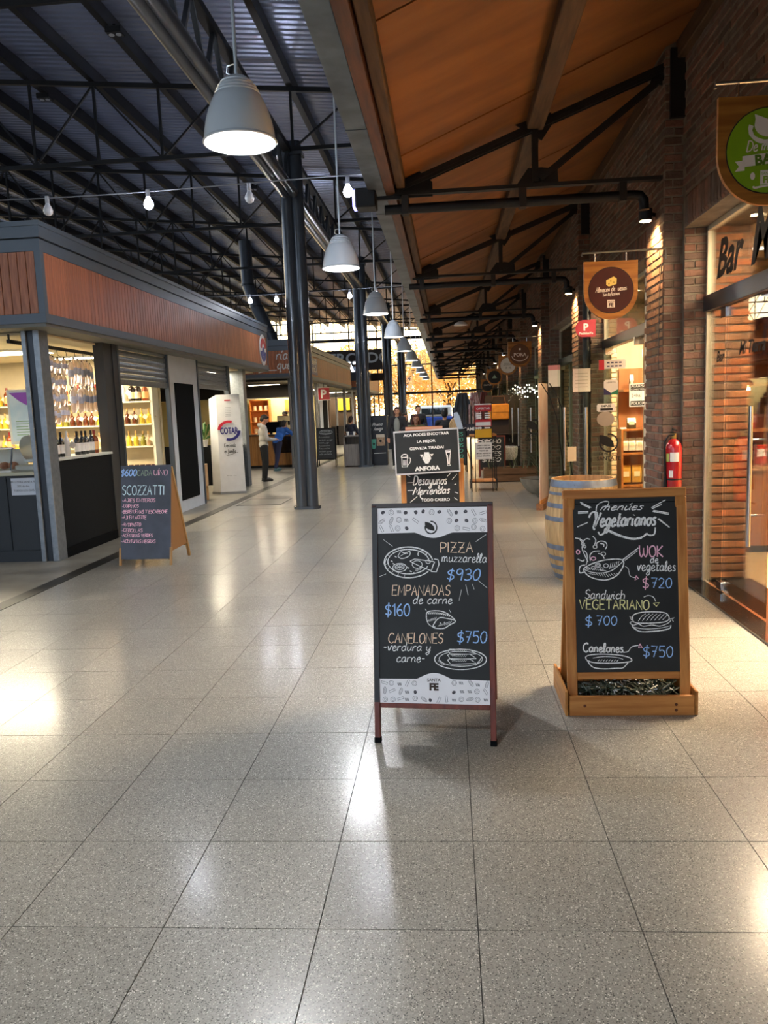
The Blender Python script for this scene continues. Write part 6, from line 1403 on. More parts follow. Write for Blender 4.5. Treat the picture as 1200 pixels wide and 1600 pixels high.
packet(2.62, 1.06, .09, .16, CB, 'cream packet lying on top of the others in the shop', 'cream packets on the middle shelf')
packet(2.74, 1.2, .13, .16, mat('dark_jar', '#4a3a1c', .3), 'dark jar-like packet on the upper shop shelf', 'dark packets')
packet(2.74, 1.78, .06, .22, mat('dark_jar', ''), 'slim dark packet on the top shop shelf', 'dark packets')
t = thing('alarm_sign', 'white and black alarm notice inside the cheese shop glass', 'sign', (2.245, 9.9, 1.54))
B().box(-.01, .19, -.004, 0, 0, .28).build('sign_sheet', PAPER, t); B().box(.005, .19, -.006, -.004, .19, .27).box(.005, .19, -.006, -.004, .01, .07).build('sign_black', INK, t)
for s_, z, m_, h_ in (('ALARMA', .235, PAPER, .045), ('CONECTADA', .20, PAPER, .028), ('24hs', .115, INK, .06), ('POLICIA', .025, PAPER, .045)): text('print_letters', s_, h_, m_, frame((.012, -.0075, z), (1, 0, 0), (0, 0, 1)), t)
# --- stickers and papers on the open glass leaves (first leaf y=9.20, second leaf y=10.85)
def sheet(nm_, lb, x, z, w_, h_, y, m_, cat='sticker'):
    t = thing(nm_, lb, cat, (x, y, z)); B().box(0, w_, -.002, 0, 0, h_).build('sheet', m_, t, bevel=0); return t
FT = frame((0, -.0035, 0), (1, 0, 0), (0, 0, 1)); YL = 9.20 - .006
def gp(px_, py_): return None
t = sheet('card_sticker', 'long payment-card sticker high on the open glass door', 1.735, 1.985, .30, .10, YL, PAPER)
B().box(.0, .06, -.004, -.002, -.01, .10).build('red_end', mat('logo_red', ''), t)
for i in range(4):
    for j in range(2): B().box(.09 + .045 * i, .12 + .045 * i, -.004, -.002, .02 + .04 * j, .035 + .04 * j).build('card_mark', mat('navy_ink', '#28285a', .5), t)
t = thing('badge_sticker', 'rounded white badge sticker with navy and green base on the open glass door', 'sticker', (1.79, YL, 1.69))
B().prism([(0, .02), (.02, 0), (.14, 0), (.16, .02), (.16, .15), (.14, .17), (.02, .17), (0, .15)], Matrix.Translation((0, .001, 0)) @ FT, .001).build('sheet', PAPER, t)
B().prism([(0, 0), (.08, 0), (.08, .02), (0, .08)], FT, .001).build('navy_corner', mat('navy_ink', ''), t); B().prism([(.08, 0), (.16, 0), (.16, .06), (.08, .02)], FT, .001).build('green_corner', mat('badge_green', '#2a7a5a', .5), t)
text('print_letters', 'ABIERTO', .026, INK, FT @ Matrix.Translation((.08, .13, .0015)), t, align='CENTER')
t = thing('push_sticker', 'white EMPUJE sticker with a round grey patch below, on the open glass door', 'sticker', (1.71, YL, 1.50))
B().prism([(0, .015), (.015, 0), (.195, 0), (.21, .015), (.21, .075), (.195, .09), (.015, .09), (0, .075)], FT, .001).build('sheet', PAPER, t)
text('print_letters', 'EMPUJE', .034, INK, FT @ Matrix.Translation((.105, .052, .0016)), t, align='CENTER', bold=.001); B().box(.04, .18, -.0058, -.0045, .012, .04).build('black_bar', INK, t)
B().prism(ellip(.10, -.085, .10, .085, n=26)[:-1], Matrix.Translation((0, .001, 0)) @ FT, .001).build('round_patch', mat('patch_grey', '#a89c90', .6), t)
def leafsticker(x, y, z, r_, lb):
    t = thing('leaf_sticker', lb, 'sticker', (x, y, z)); b = B(); T = lambda a, c, q=0: Vector((a, -.002, -c)); leaf_logo(b, 0, 0, r_, T, r_ * .2); b.build('leaf_ring', INK, t)
    text('print_letters', 'SANTA FE', r_ * .62, INK, FT @ Matrix.Translation((0, -r_ * 2.0, 0)), t, align='CENTER', bold=.001)
    b = B(); write(b, 'De mi tierra', -r_ * 1.1, r_ * 1.35, r_ * .35, r_ * .05, T, .3, width=r_ * 2.2) if 'i' in G else None; b.build('script_letters', INK, t)
leafsticker(1.845, YL, 1.14, .10, 'dark leaf-in-ring emblem with SANTA FE on the first open glass door')
leafsticker(1.60, 14.75 - .006, 1.20, .13, 'leaf-in-ring emblem on the farther glass door by the flag banner')
t = sheet('paper_notice', 'white paper notice on the second open glass leaf, beside the handle', 1.70, 1.76, .235, .31, 10.85 - .006, mat('notice_beige', '#c8b8a8', .7), 'notice')
for i in range(5): B().box(.03, .20, -.0035, -.002, .06 + .045 * i, .07 + .045 * i).build('print_line', mat('faint_ink', '#a09484', .7), t)
t = sheet('paper_notice', 'pink headed paper notice on a farther glass door', 1.62, 1.80, .20, .36, 12.15 + 0, PAPER, 'notice'); t.location = (1.71, 13.54 - .006, 1.90); B().box(0, .2, -.0035, -.002, .28, .36).build('pink_header', mat('pink_ink', '#d89098', .6), t)
t = sheet('door_card', 'small beige card low on the second glass leaf', 1.62, .82, .12, .2, 10.85 - .006, mat('card_beige', '#a8957c', .6), 'card')
# red blade sign
t = thing('blade_sign', 'red rounded blade sign with white P jutting from the second pilaster', 'sign', (1.80, 11.2, 2.515))
P = [(.27, 0), (.27, .23), (.10, .23)] + [(.10 - .105 * math.sin(PI * i / 10), .115 + .115 * math.cos(PI * i / 10)) for i in range(1, 10)] + [(.10, 0)]
B().prism(P, frame((0, .02, 0), (1, 0, 0), (0, 0, 1)), .03).build('sign_panel', mat('sign_red_soft', '#a83440', .4), t)
text('letter', 'P', .13, WHITE, frame((.10, -.0115, .09), (1, 0, 0), (0, 0, 1)), t, bold=.005); text('print_letters', 'PedidosYa', .045, WHITE, frame((.14, -.0115, .035), (1, 0, 0), (0, 0, 1)), t, align='CENTER', bold=.001)

# --- flag banner edge-on with its bent pole
t = thing('flag_banner', 'narrow white banner seen almost edge-on with a bent black pole', 'banner', (1.47, 12.3, 0), 1.26)
B().box(-.35, .32, -.012, .0, .14, 1.93).build('banner_cloth', mat('banner_print', '#d8cfcc', .6, hex2='#b88c80', scale=1.2), t)
B().prism([(-.25, .9), (0, .6), (.2, .95), (.25, 1.4), (0, 1.65), (-.2, 1.35)], frame((0, .0015, 0), (1, 0, 0), (0, 0, 1)), .001).build('banner_print', mat('banner_red', '#9a5c54', .5), t)
B().box(-.36, .33, -.06, .05, 0, .10).build('wood_foot', wood('foot_wood', '#8a5a34', '#6a4020', 'x'), t, bevel=.004)
B().box(-.36, .33, -.02, .0, .10, .15).build('bottom_rail', PINEX, t)
for s_ in (0, .12): B().tube([(-.25, -.03 - s_, 1.92), (-.2, -.14 - s_, 1.72), (-.15, -.24 - s_, 1.4), (-.12, -.28 - s_, 1.0), (-.1, -.34 - s_, .5), (-.1, -.38 - s_, .01)], .008, 6).build('support_pole', BLKM, t, smooth=True)
# --- bowl planter, wooden trough
t = thing('bowl_planter', 'grey concrete bowl planter with sparse spiky plant', 'planter', (1.66, 14.3, 0))
B().lathe([(.16, 0), (.26, .06), (.34, .17), (.385, .285), (.37, .285), (.33, .18), (.24, .10)], n=36, cap=False).build('bowl', mat('concrete_bowl', '#8f887a', .8, hex2='#7c766a', bump=.2), t, smooth=True)
B().cyl((0, 0, .0), (0, 0, .02), .17).build('bowl_base', mat('concrete_bowl', ''), t); B().cyl((0, 0, .2), (0, 0, .23), .345, n=30).build('soil', mat('soil', '#33261a', .95), t)
for i in range(26):
    a = i * 2.399; l_ = .3 + .25 * random.random(); e_ = .5 + random.random()
    d = Vector((math.cos(a) * e_, math.sin(a) * e_, 1.6)).normalized() * l_; s_ = Vector((-math.sin(a), math.cos(a), 0)) * .010; o_ = Vector((0, 0, .23 + .12 * (i % 3))); bb = o_ + d * .55 + Vector((0, 0, .03)); tip = o_ + d + Vector((0, 0, -.05))
    B().add([o_ - s_, o_ + s_, bb + s_, bb - s_, tip], [(0, 1, 2, 3), (3, 2, 4)]).build('spiky_leaf', mat('leaf_dark', '#3c4a30', .5), t)
t = thing('wooden_trough', 'long rustic wooden trough by the wall behind the bowl planter', 'trough', (1.35, 16.9, 0))
for z in (.02, .16): 
    B().box(-.62, .55, -.25, -.22, z, z + .13).build('plank', mat('rustic_wood', '#6a4e34', .7, hex2='#503820', scale=3, stretch=(1, 6, 6)), t); B().box(-.62, .55, .22, .25, z, z + .13).build('plank', mat('rustic_wood', ''), t)
for x in (-.62, .53): B().box(x, x + .03, -.22, .22, .02, .29).build('end_board', mat('rustic_wood', ''), t)
B().box(-.6, .53, -.22, .22, 0, .22).build('soil', mat('soil', ''), t)
for i in range(30):
    a = i * 2.4; x = random.uniform(-.5, .45); d = Vector((math.cos(a), math.sin(a), 2)).normalized() * (.25 + .2 * random.random()); s_ = Vector((-math.sin(a), math.cos(a), 0)) * .012; o_ = Vector((x, 0, .22))
    B().add([o_ - s_, o_ + s_, o_ + d], [(0, 1, 2)]).build('spiky_leaf', mat('leaf_dark', ''), t)
# --- wire stand with red and yellow price cards
t = thing('wire_stand', 'tall black wire stand with wooden top and low wooden shelf', 'stand', (.66, 15.15, 0))
for x in (-.235, .235):
    for y in (-.2, .35): B().box(x - .009, x + .009, y - .009, y + .009, 0, 1.05).build('leg', BLKM, t)
for z in (.17, 1.02):
    for y in (-.2, .35): B().box(-.235, .235, y - .008, y + .008, z - .008, z + .008).build('cross_bar', BLKM, t)
    for x in (-.235, .235): B().box(x - .008, x + .008, -.2, .35, z - .008, z + .008).build('cross_bar', BLKM, t)
for x in (-.225, .003): B().box(x, x + .222, -.19, .34, .178, .20).build('shelf_board', PINE, t)
B().box(-.25, .25, -.22, .37, 1.05, 1.085).build('stand_top', PINEX, t, bevel=.004)
for x in (-.27, .255): B().cyl((x, .12, .12), (x + .015, .12, .12), .1, n=16).build('wheel', BLKM, t)
t = thing('price_rack', 'wire rack of red, white and yellow price cards in front of the wire stand', 'rack', (.66, 14.88, 0))
for x in (-.16, .16): B().cyl((x, 0, .0), (x, 0, 1.70), .007).build('upright_wire', BLKM, t)
RC = mat('card_red', '#b42028', .5); YC = mat('card_yellow', '#dca810', .5)
for z0, z1, m_ in ((1.52, 1.64, RC), (1.24, 1.37, RC), (1.03, 1.19, YC), (.62, .94, PAPER)): B().box(-.155, .155, -.012, -.006, z0, z1).build('price_card', m_, t)
B().box(-.14, .14, -.015, -.012, 1.255, 1.325).build('white_insert', PAPER, t); B().box(-.155, .155, -.013, -.006, 1.645, 1.665).build('white_insert', PAPER, t)
for z in (1.39, 1.43, 1.47, 1.2, .96): B().box(-.13, -.03, -.012, -.006, z, z + .025).box(.03, .13, -.012, -.006, z, z + .025).build('ticket', PAPER, t)
for i in range(5): text('print_letters', ['OFERTA DEL DIA', 'QUESO Y SALAME', 'PRECIO $$$', 'MITAD DE PRECIO', 'SOLO EFECTIVO'][i], .033, INK, frame((0, -.0135, .87 - .05 * i), (1, 0, 0), (0, 0, 1)), t, align='CENTER', bold=.001)
text('print_letters', 'OFERTAS', .06, PAPER, frame((0, -.0135, 1.555), (1, 0, 0), (0, 0, 1)), t, align='CENTER', bold=.001)
B().ell((-.19, .02, 1.15), (.04, .04, .05)).build('green_tag', mat('tag_green', '#58b038', .5), t, smooth=True) if False else None
# --- leather and craft stall behind (clothes, aprons, boards, wooden paddle)
t = thing('craft_table', 'low wooden craft table in front of the wall stall', 'table', (.35, 20.6, 0))
B().box(-.6, .7, -.3, .3, .84, .88).build('table_top', wood('stall_wood', '#9a6c3c', '#7c5028', 'x'), t)
for x in (-.56, .62):
    for y in (-.26, .24): B().box(x, x + .04, y, y + .04, 0, .84).build('leg', PINE, t)
def board(loc, w_, h_, lb, lines, m_=BOARD, fr_=REDW, cm=CHALK):
    t = thing('menu_board', lb, 'chalkboard', loc); M = Matrix.Rotation(.06, 4, 'X')
    B().box(-w_ / 2, w_ / 2, -.01, .01, .2, h_, M).build('board_face', m_, t)
    for x in (-w_ / 2 - .03, w_ / 2): B().box(x, x + .03, -.015, .015, 0, h_ + .02, M).build('frame_stile', fr_, t)
    B().box(-w_ / 2, w_ / 2, -.015, .015, .17, .2, M).box(-w_ / 2, w_ / 2, -.015, .015, h_, h_ + .03, M).build('frame_rail', fr_, t)
    B().box(-w_ / 2, -w_ / 2 + .025, .28, .31, 0, h_ * .9).box(w_ / 2 - .025, w_ / 2, .28, .31, 0, h_ * .9).box(-w_ / 2, w_ / 2, .03, .31, h_ * .9, h_ * .93).build('rear_leg', fr_, t)
    b = B()
    for i, s_ in enumerate(lines): write(b, s_, -w_ * .42, -(h_ - .14 - i * .14), .09, .012, lambda x, y, z: M @ Vector((x, -.012, -y)), .1, width=w_ * .8)
    b.build('chalk_lettering', cm, t)
board((.18, 19.7, 0), .5, 1.05, 'green-lettered chalkboard behind the beer board, right of it', ['MATES', 'CUERO', 'BOLSOS', '$150', '$200'], cm=mat('chalk_teal', '#5cb8a0', .9), fr_=BLACKP)
board((.98, 17.9, 0), .55, .92, 'red-brown framed chalkboard standing behind the wire stand', ['PROMO', '$100', 'MATES', '$150'])
t = thing('clothes_rail', 'black clothes rail with hanging scarves and ponchos by the wall', 'rail', (.95, 22.2, 0))
for x in (-.8, .5): B().cyl((x, 0, 0), (x, 0, 2.1), .018).build('rail_post', BLKM, t, smooth=True)
B().cyl((-.8, 0, 2.1), (.5, 0, 2.1), .015).build('rail_bar', BLKM, t, smooth=True)
for x in (-.8, .5): B().box(x - .02, x + .02, -.25, .25, 0, .03).build('rail_foot', BLKM, t)
def cloth(loc, w_, z0, z1, m_, lb, wave=.05):
    t = thing('hanging_cloth', lb, 'clothing', loc); n_ = 14; m2 = 8; vs = []
    for j in range(m2 + 1):
        z = z1 + (z0 - z1) * j / m2; ww = w_ * (.55 + .45 * min(1, j / 3))
        for i in range(n_ + 1): u_ = i / n_ - .5; vs.append((u_ * ww, wave * math.sin(u_ * 22 + j * .2) * (.3 + j / m2), z))
    fs = [(j * (n_ + 1) + i, j * (n_ + 1) + i + 1, (j + 1) * (n_ + 1) + i + 1, (j + 1) * (n_ + 1) + i) for j in range(m2) for i in range(n_)]
    o = B().add(vs, fs).build('cloth', m_, t, smooth=True); so = o.modifiers.new('thickness', 'SOLIDIFY'); so.thickness = .008
    B().tube([(0, 0, z1), (0, 0, z1 + .04), (.02, 0, z1 + .06), (.0, 0, z1 + .08)], .005, 5).build('hook', CHROME, t)
cloth((.75, 22.2, 0), .35, .95, 2.02, mat('cloth_pink_white', '#cfc0c0', .8, hex2='#8a4850', scale=9, stretch=(4, 1, 1)), 'white and dark-red patterned shawl hanging on the rail')
cloth((1.02, 22.2, 0), .3, 1.05, 2.02, mat('cloth_dark_red', '#5a2a2c', .8), 'dark red cloth hanging on the rail beside the shawl')
cloth((.42, 22.2, 0), .5, .9, 2.02, mat('cloth_slate', '#3a4048', .8), 'dark slate coat hanging left of the clothes rail')
t = thing('leather_bag', 'tan leather bag hanging on the wall stall', 'bag', (1.35, 21.13, 1.25))
B().box(-.28, .28, -.04, .04, 0, .42).build('bag_body', mat('leather_tan', '#c88420', .5, hex2='#b07018'), t, bevel=.03); B().tube([(-.2, 0, .4), (-.15, 0, .62), (.15, 0, .62), (.2, 0, .4)], .01, 6).build('strap', mat('leather_dark', '#5a3818', .5), t, smooth=True); B().box(-.28, .28, -.05, -.04, .2, .40).build('flap', mat('leather_tan', ''), t, bevel=.004)
t = thing('display_backboard', 'dark backboard holding bags and boxes at the craft stall', 'backboard', (1.45, 21.2, 0))
B().box(-.45, .5, -.02, .02, 0, 1.9).build('panel_board', mat('panel_dark', '#2c2018', .7), t)
for z in (.45, .85): B().box(-.45, .5, -.25, -.02, z, z + .03).build('shelf', mat('panel_dark', ''), t)
t = thing('woven_bag', 'woven cream oval bag on the craft table', 'bag', (.18, 20.55, .88)); B().ell((0, 0, .24), (.16, .07, .24), 18, 12).build('bag_body', mat('woven_cream', '#b89a74', .8, hex2='#98784c', scale=30), t, smooth=True); B().tube([(-.08, 0, .44), (0, 0, .62), (.08, 0, .44)], .008, 6).build('handle', mat('leather_dark', ''), t, smooth=True)
t = thing('wooden_paddle', 'white oar-shaped paddle leaning on the craft table', 'paddle', (.62, 20.3, 0)); 
Mq = Matrix.Rotation(-.28, 4, 'Y'); B().prism([(-.03, .9), (.03, .9), (.07, 1.1), (.08, 1.4), (.05, 1.55), (-.05, 1.55), (-.08, 1.4), (-.07, 1.1)], Mq @ frame((0, 0, 0), (1, 0, 0), (0, 0, 1)), .02).build('blade', mat('paddle_pale', '#b8c4d4', .4), t); B().cyl(Mq @ Vector((0, -.01, 0)), Mq @ Vector((0, -.01, .95)), .014).build('shaft', PINE, t, smooth=True)
t = thing('stall_sign', 'small dark sign with pale letters on the craft table', 'sign', (.62, 20.4, .88)); B().box(-.3, .3, -.01, .01, 0, .3).build('sign_board', mat('sign_dark', '#1e2030', .5), t); text('print_letters', 'CAMPUS', .12, PAPER, frame((0, -.0115, .13), (1, 0, 0), (0, 0, 1)), t, align='CENTER', bold=.002)
t = thing('wicker_chair', 'pale wicker tub chair near the far glass doors', 'chair', (1.35, 19.0, 0))
B().lathe([(.24, .32), (.30, .42), (.31, .62), (.29, .64), (.27, .44), (.1, .40)], n=20, cap=False).build('tub_seat', mat('wicker', '#9a958c', .8, hex2='#6e6a62', scale=40), t, smooth=True)
for a in (.8, 2.3, 3.9, 5.5): B().cyl((.2 * math.cos(a), .2 * math.sin(a), .36), (.28 * math.cos(a), .28 * math.sin(a), 0), .016).build('leg', BLKM, t, smooth=True)
# string lights on farther glass
for j in range(3):
    t = thing('fairy_lights', ['curtain of tiny white lights on the glass front behind the PORA sign', 'second cluster of tiny white lights, lower on the glass front', 'cluster of tiny white lights nearest the flag banner'][j], 'lights', (1.75, 17.0 - j * .55, 2.05 - .08 * j))
    pts = [(-.35 + .05 * i, 0, .06 * math.sin(i * 1.3)) for i in range(15)]
    B().tube(pts, .003, 4).build('light_wire', BLKM, t)
    b = B()
    for p in pts: b.ell((p[0], p[1] - .01, p[2] - .03 - .05 * random.random()), (.009, .009, .012), 6, 5)
    b.build('tiny_bulbs', mat('fairy_white', '#fff2dc', emit=14), t, kind='stuff')

# ================================================================== MIDDLE DISTANCE, LEFT OF THE AISLE
t = thing('bin_cabinet', 'grey wooden litter cabinet with an open slot, beside the second column', 'bin', (-2.84, 23.0, 0))
GW = wood('grey_laminate', '#8a8480', '#76706c', 'z', rough=.5)
B().box(-.25, -.21, -.22, .22, 0, .92).build('side_panel', GW, t); B().box(.21, .25, -.22, .22, 0, .92).build('side_panel', GW, t)
B().box(-.21, .21, -.20, -.17, .03, .66).build('door_panel', GW, t, bevel=.004); B().box(-.25, .25, -.22, .22, .88, .92).build('top_panel', GW, t); B().box(-.21, .21, .18, .22, 0, .88).build('rear_panel', GW, t); B().box(-.21, .21, -.17, .18, .60, .63).build('bin_liner', BLACKP, t)
for i, (x, lb) in enumerate(((-2.97, 'small white paper cup on the left of the bin cabinet'), (-2.78, 'white paper cup on the right of the bin cabinet'))):
    t = thing('paper_cup', lb, 'cup', (x, 22.95, .92)); B().lathe([(.028, 0), (.038, .1)], n=14).build('cup_body', PAPER, t, smooth=True); B().cyl((0, 0, .1), (0, 0, .108), .04, n=14).build('cup_lid', WHITE, t, smooth=True)
t = thing('display_cabinet', 'tall black display cabinet with white script and mint cup picture by the second column', 'cabinet', (-2.08, 23.2, 0))
BD = mat('display_black', '#14151c', .35)
B().box(-.27, .27, -.2, .2, 0, 1.44).build('cabinet_body', BD, t, bevel=.006); B().box(-.30, .30, -.22, .22, 1.44, 1.47).build('cabinet_top', BD, t)
T7 = lambda x, y, z=0: Vector((x, -.2015 + z * 0, -y))
b = B(); write(b, 'Promo', -.15, -1.16, .10, .016, T7, .3, width=.3, slope=-.08); write(b, 'Amigo', -.12, -1.03, .10, .016, T7, .3, width=.27, slope=-.08); ribbon(b, [(-.14, -.36), (.22, -.365)], .02, T7); b.build('script_letters', WHITE, t)
B().box(-.04, .20, -.204, -.2, .58, .90).build('picture_panel', mat('picture_tan', '#c4a488', .5, hex2='#a07c5c', scale=20), t); B().box(-.06, .19, -.206, -.203, .83, .92).build('picture_header', mat('picture_cream', '#d8ccb8', .5), t)
b = B(); b.add([T7(-.21, -.78), T7(-.06, -.78), T7(-.08, -.52), T7(-.12, -.49), T7(-.18, -.50)], [(0, 1, 2, 3, 4)]); b.build('mint_cup', mat('mint', '#5cae98', .5), t); 
b = B(); disk(b, -.13, -.64, .035, .035, lambda x, y, z: Vector((x, -.203, -y))); b.build('cup_emblem', mat('deep_green', '#144034', .5), t)
b = B(); disk(b, .07, -.72, .04, .04, lambda x, y, z: Vector((x, -.206, -y))); b.build('emblem', INK, t)
# cafe tables between the kiosks
WT_ = wood('table_wood', '#a8682c', '#88501c', 'x')
def cafe_table(loc, lb):
    t = thing('cafe_table', lb, 'table', loc); B().box(-.4, .4, -.3, .3, .72, .76).build('table_top', WT_, t, bevel=.005)
    for x in (-.36, .32):
        for y in (-.26, .22): B().box(x, x + .04, y, y + .04, 0, .72).build('leg', WT_, t)
    return t
def cafe_chair(loc, rz, lb, m_=None):
    m_ = m_ or WT_; t = thing('cafe_chair', lb, 'chair', loc, rz); B().box(-.21, .21, -.2, .2, .43, .46).build('seat', m_, t, bevel=.005)
    for x in (-.2, .17):
        B().box(x, x + .03, -.19, -.16, 0, .43).build('leg', m_, t); B().box(x, x + .03, .17, .2, 0, .43).build('leg', m_, t)
        B().box(x, x + .03, .17, .2, .46, .88).build('back_post', m_, t)
    for z in (.6, .7, .8): B().box(-.17, .17, .175, .195, z, z + .05).build('back_slat', m_, t)
    return t
cafe_table((-3.35, 30.6, 0), 'wooden cafe table between the coffee kiosk and the second column'); cafe_chair((-3.75, 29.8, 0), .3, 'wooden cafe chair behind the bin cabinet'); cafe_chair((-3.2, 29.9, 0), PI * .1, 'wooden cafe chair with orange slats beside the second column')
cafe_table((-.75, 27.6, 0), 'wooden cafe table of the group behind the beer board'); cafe_table((.15, 27.2, 0), 'wooden cafe table in front of the person in black'); cafe_chair((-.9, 26.8, 0), PI, 'dark chair of the woman in the green coat', BLKM); cafe_chair((-.08, 24.15, 0), PI, 'dark chair of the seated person in black', BLKM)
t = thing('orange_tray', 'orange-red flat menu tray just above the beer board edge', 'tray', (-.33, 13.0, 0)) if False else None
t = thing('low_banner', 'orange-red sign board standing just behind the beer board', 'sign', (-.38, 12.2, 0)); B().box(-.29, .29, -.01, .01, .9, 1.34).build('board_face', mat('orange_red', '#c8643c', .5), t, bevel=.003); B().box(-.29, .29, -.013, -.01, 1.30, 1.335).build('pale_strip', mat('pale_peach', '#e0a888', .5), t)
for x in (-.27, .25): B().box(x, x + .02, -.01, .01, 0, .9).build('leg', BLKM, t); B().box(x, x + .02, -.2, .2, 0, .02).build('foot', BLKM, t)
t = thing('floor_hatch', 'flush metal floor hatch in front of the first kiosk', 'hatch', (-3.4, 14.2, .001)); B().box(-.45, .35, -.5, .5, -.004, .001).build('hatch_plate', mat('hatch_metal', '#7a776e', .35, .2), t)
b = B(); b.box(-.46, -.45, -.5, .5, -.004, .003).box(.35, .36, -.5, .5, -.004, .003).box(-.46, .36, -.51, -.5, -.004, .003).box(-.46, .36, .5, .51, -.004, .003); b.build('hatch_rim', BLKM, t)
# ================================================================== PEOPLE
SKIN = mat('skin', '#c89478', .5, hex2='#bc8468')
def limb(b, pts, rs, n=10):
    for (p, q), (r1, r2) in zip(zip(pts, pts[1:]), zip(rs, rs[1:])):
        b.cyl(p, q, r1, r2, n=n); b.ell(p, (r1, r1, r1), n, 7); b.ell(q, (r2, r2, r2), n, 7)
def remesh(o, vox, sm=4):
    r_ = o.modifiers.new('skin_over', 'REMESH'); r_.mode = 'VOXEL'; r_.voxel_size = vox; r_.use_smooth_shade = True
    s_ = o.modifiers.new('smooth', 'SMOOTH'); s_.factor = .5; s_.iterations = sm
STAND = dict(pel=(0, 0, .95), chest=(0, .0, 1.28), neck=(0, .0, 1.46), head=(0, -.01, 1.60), shL=(.18, 0, 1.40), shR=(-.18, 0, 1.40),
    elL=(.24, .0, 1.13), elR=(-.24, .0, 1.13), waL=(.25, -.06, .88), waR=(-.25, -.06, .88), hipL=(.09, 0, .90), hipR=(-.09, 0, .90),
    knL=(.10, -.02, .49), knR=(-.10, -.02, .49), anL=(.11, .02, .08), anR=(-.11, .02, .08))
SIT = dict(pel=(0, 0, .52), chest=(0, -.03, .85), neck=(0, -.04, 1.03), head=(0, -.06, 1.17), shL=(.18, -.03, .97), shR=(-.18, -.03, .97),
    elL=(.24, -.12, .73), elR=(-.24, -.12, .73), waL=(.14, -.36, .76), waR=(-.14, -.36, .76), hipL=(.09, 0, .49), hipR=(-.09, 0, .49),
    knL=(.11, -.42, .50), knR=(-.11, -.42, .50), anL=(.11, -.42, .08), anR=(-.11, -.42, .08))
def person(lb, loc, rz, J=None, base=STAND, s=1.0, top='#888888', legs='#202020', hair='#1a120e', shoes='#222222', longhair=False, coat=False, hood=False, cap=None, hands='out', hd=(0, 0)):
    P = {k: Vector(v) for k, v in base.items()}
    if J: P.update({k: Vector(v) for k, v in J.items()})
    t = thing('person', lb, 'person', loc, rz); t.scale = (s, s, s)
    H_ = P['head']; Rh = Matrix.Rotation(hd[0], 3, 'Z') @ Matrix.Rotation(hd[1], 3, 'X')
    def hp(x, y, z): return H_ + Rh @ Vector((x, y, z))
    b = B()
    b.ell(H_ + Vector((0, 0, .02)), (.074, .092, .105), 18, 14, Rh); b.ell(hp(0, -.03, -.05), (.05, .055, .06), 14, 10, Rh)
    b.cyl(hp(0, -.085, .02), hp(0, -.107, -.02), .009, .016, n=8); b.ell(hp(0, -.102, -.022), (.016, .014, .011), 8, 6)
    b.ell(hp(0, -.082, -.055), (.026, .012, .008), 10, 6); b.ell(hp(0, -.074, -.088), (.022, .018, .016), 8, 6)
    for sx_ in (1, -1): b.ell(hp(.076 * sx_, .005, .005), (.008, .02, .032), 8, 8, Rh); b.ell(hp(.03 * sx_, -.083, .042), (.022, .01, .007), 8, 6)
    limb(b, [P['neck'] - Vector((0, 0, .03)), hp(0, .01, -.06)], [.052, .05])
    tor = [P['pel'], (P['pel'] + P['chest']) / 2, P['chest'], (P['chest'] + P['neck']) / 2]
    for p, r_ in zip(tor, ((.145, .10, .12), (.13, .095, .14), (.155, .105, .15), (.14, .08, .09))): b.ell(p, r_, 14, 10)
    for sd in 'LR':
        limb(b, [P['neck'] - Vector((0, 0, .05)), P['sh' + sd], P['el' + sd], P['wa' + sd]], [.06, .052, .04, .026]); limb(b, [P['pel'], P['hip' + sd], P['kn' + sd], P['an' + sd]], [.09, .085, .056, .036])
        d = (P['wa' + sd] - P['el' + sd]).normalized(); a = d.cross(Vector((0, 0, 1))); a = a.normalized() if a.length > .1 else Vector((1, 0, 0)); nrm = a.cross(d).normalized(); sg = 1 if sd == 'L' else -1
        w0 = P['wa' + sd]; b.ell(w0 + d * .05, (.036, .036, .036), 10, 8); b.cyl(w0, w0 + d * .08, .024, .034, n=10)
        for i, (off, ln) in enumerate(((-.03, .062), (-.01, .074), (.01, .07), (.03, .055))):
            k0 = w0 + d * .08 + a * off; k1 = k0 + d * ln * .55; k2 = k1 + (d * .8 - nrm * .5).normalized() * ln * .5; limb(b, [k0, k1, k2], [.0095, .009, .008], 6)
        limb(b, [w0 + d * .02 + a * .02 * -sg, w0 + d * .05 + a * .05 * -sg, w0 + d * .085 + a * .058 * -sg], [.013, .011, .009], 6)
        f0 = P['an' + sd]; b.ell(f0 + Vector((0, -.07, -.045)), (.045, .12, .035), 12, 8)
    o = b.build('body', SKIN, t, smooth=True); remesh(o, .0085, 2)
    # eyes
    e_ = B()
    for sx_ in (1, -1): e_.ell(hp(.03 * sx_, -.088, .03), (.011, .007, .006), 8, 6)
    e_.build('eyes', mat('eye_dark', '#1c1410', .3), t, smooth=True)
    e_ = B(); e_.ell(hp(0, -.092, -.055), (.022, .006, .005), 8, 6); e_.build('lips', mat('lips', '#a05a50', .5), t, smooth=True)
    hb = B()
    hb.ell(hp(0, .022, .05), (.085, .092, .092), 16, 12, Rh); hb.ell(hp(0, .05, .0), (.08, .065, .085), 14, 10, Rh); hb.ell(hp(0, -.055, .10), (.065, .035, .03), 12, 8, Rh)
    if longhair:
        for sx_ in (1, -1): limb(hb, [hp(.06 * sx_, .02, .04), hp(.085 * sx_, .03, -.06), hp(.085 * sx_, .02, -.17)], [.04, .04, .025])
        limb(hb, [hp(0, .07, .03), hp(0, .085, -.08), hp(0, .09, -.19)], [.07, .065, .04])
    o = hb.build('hair', mat('hair_' + hair[1:], hair, .6), t, smooth=True); remesh(o, .011, 3)
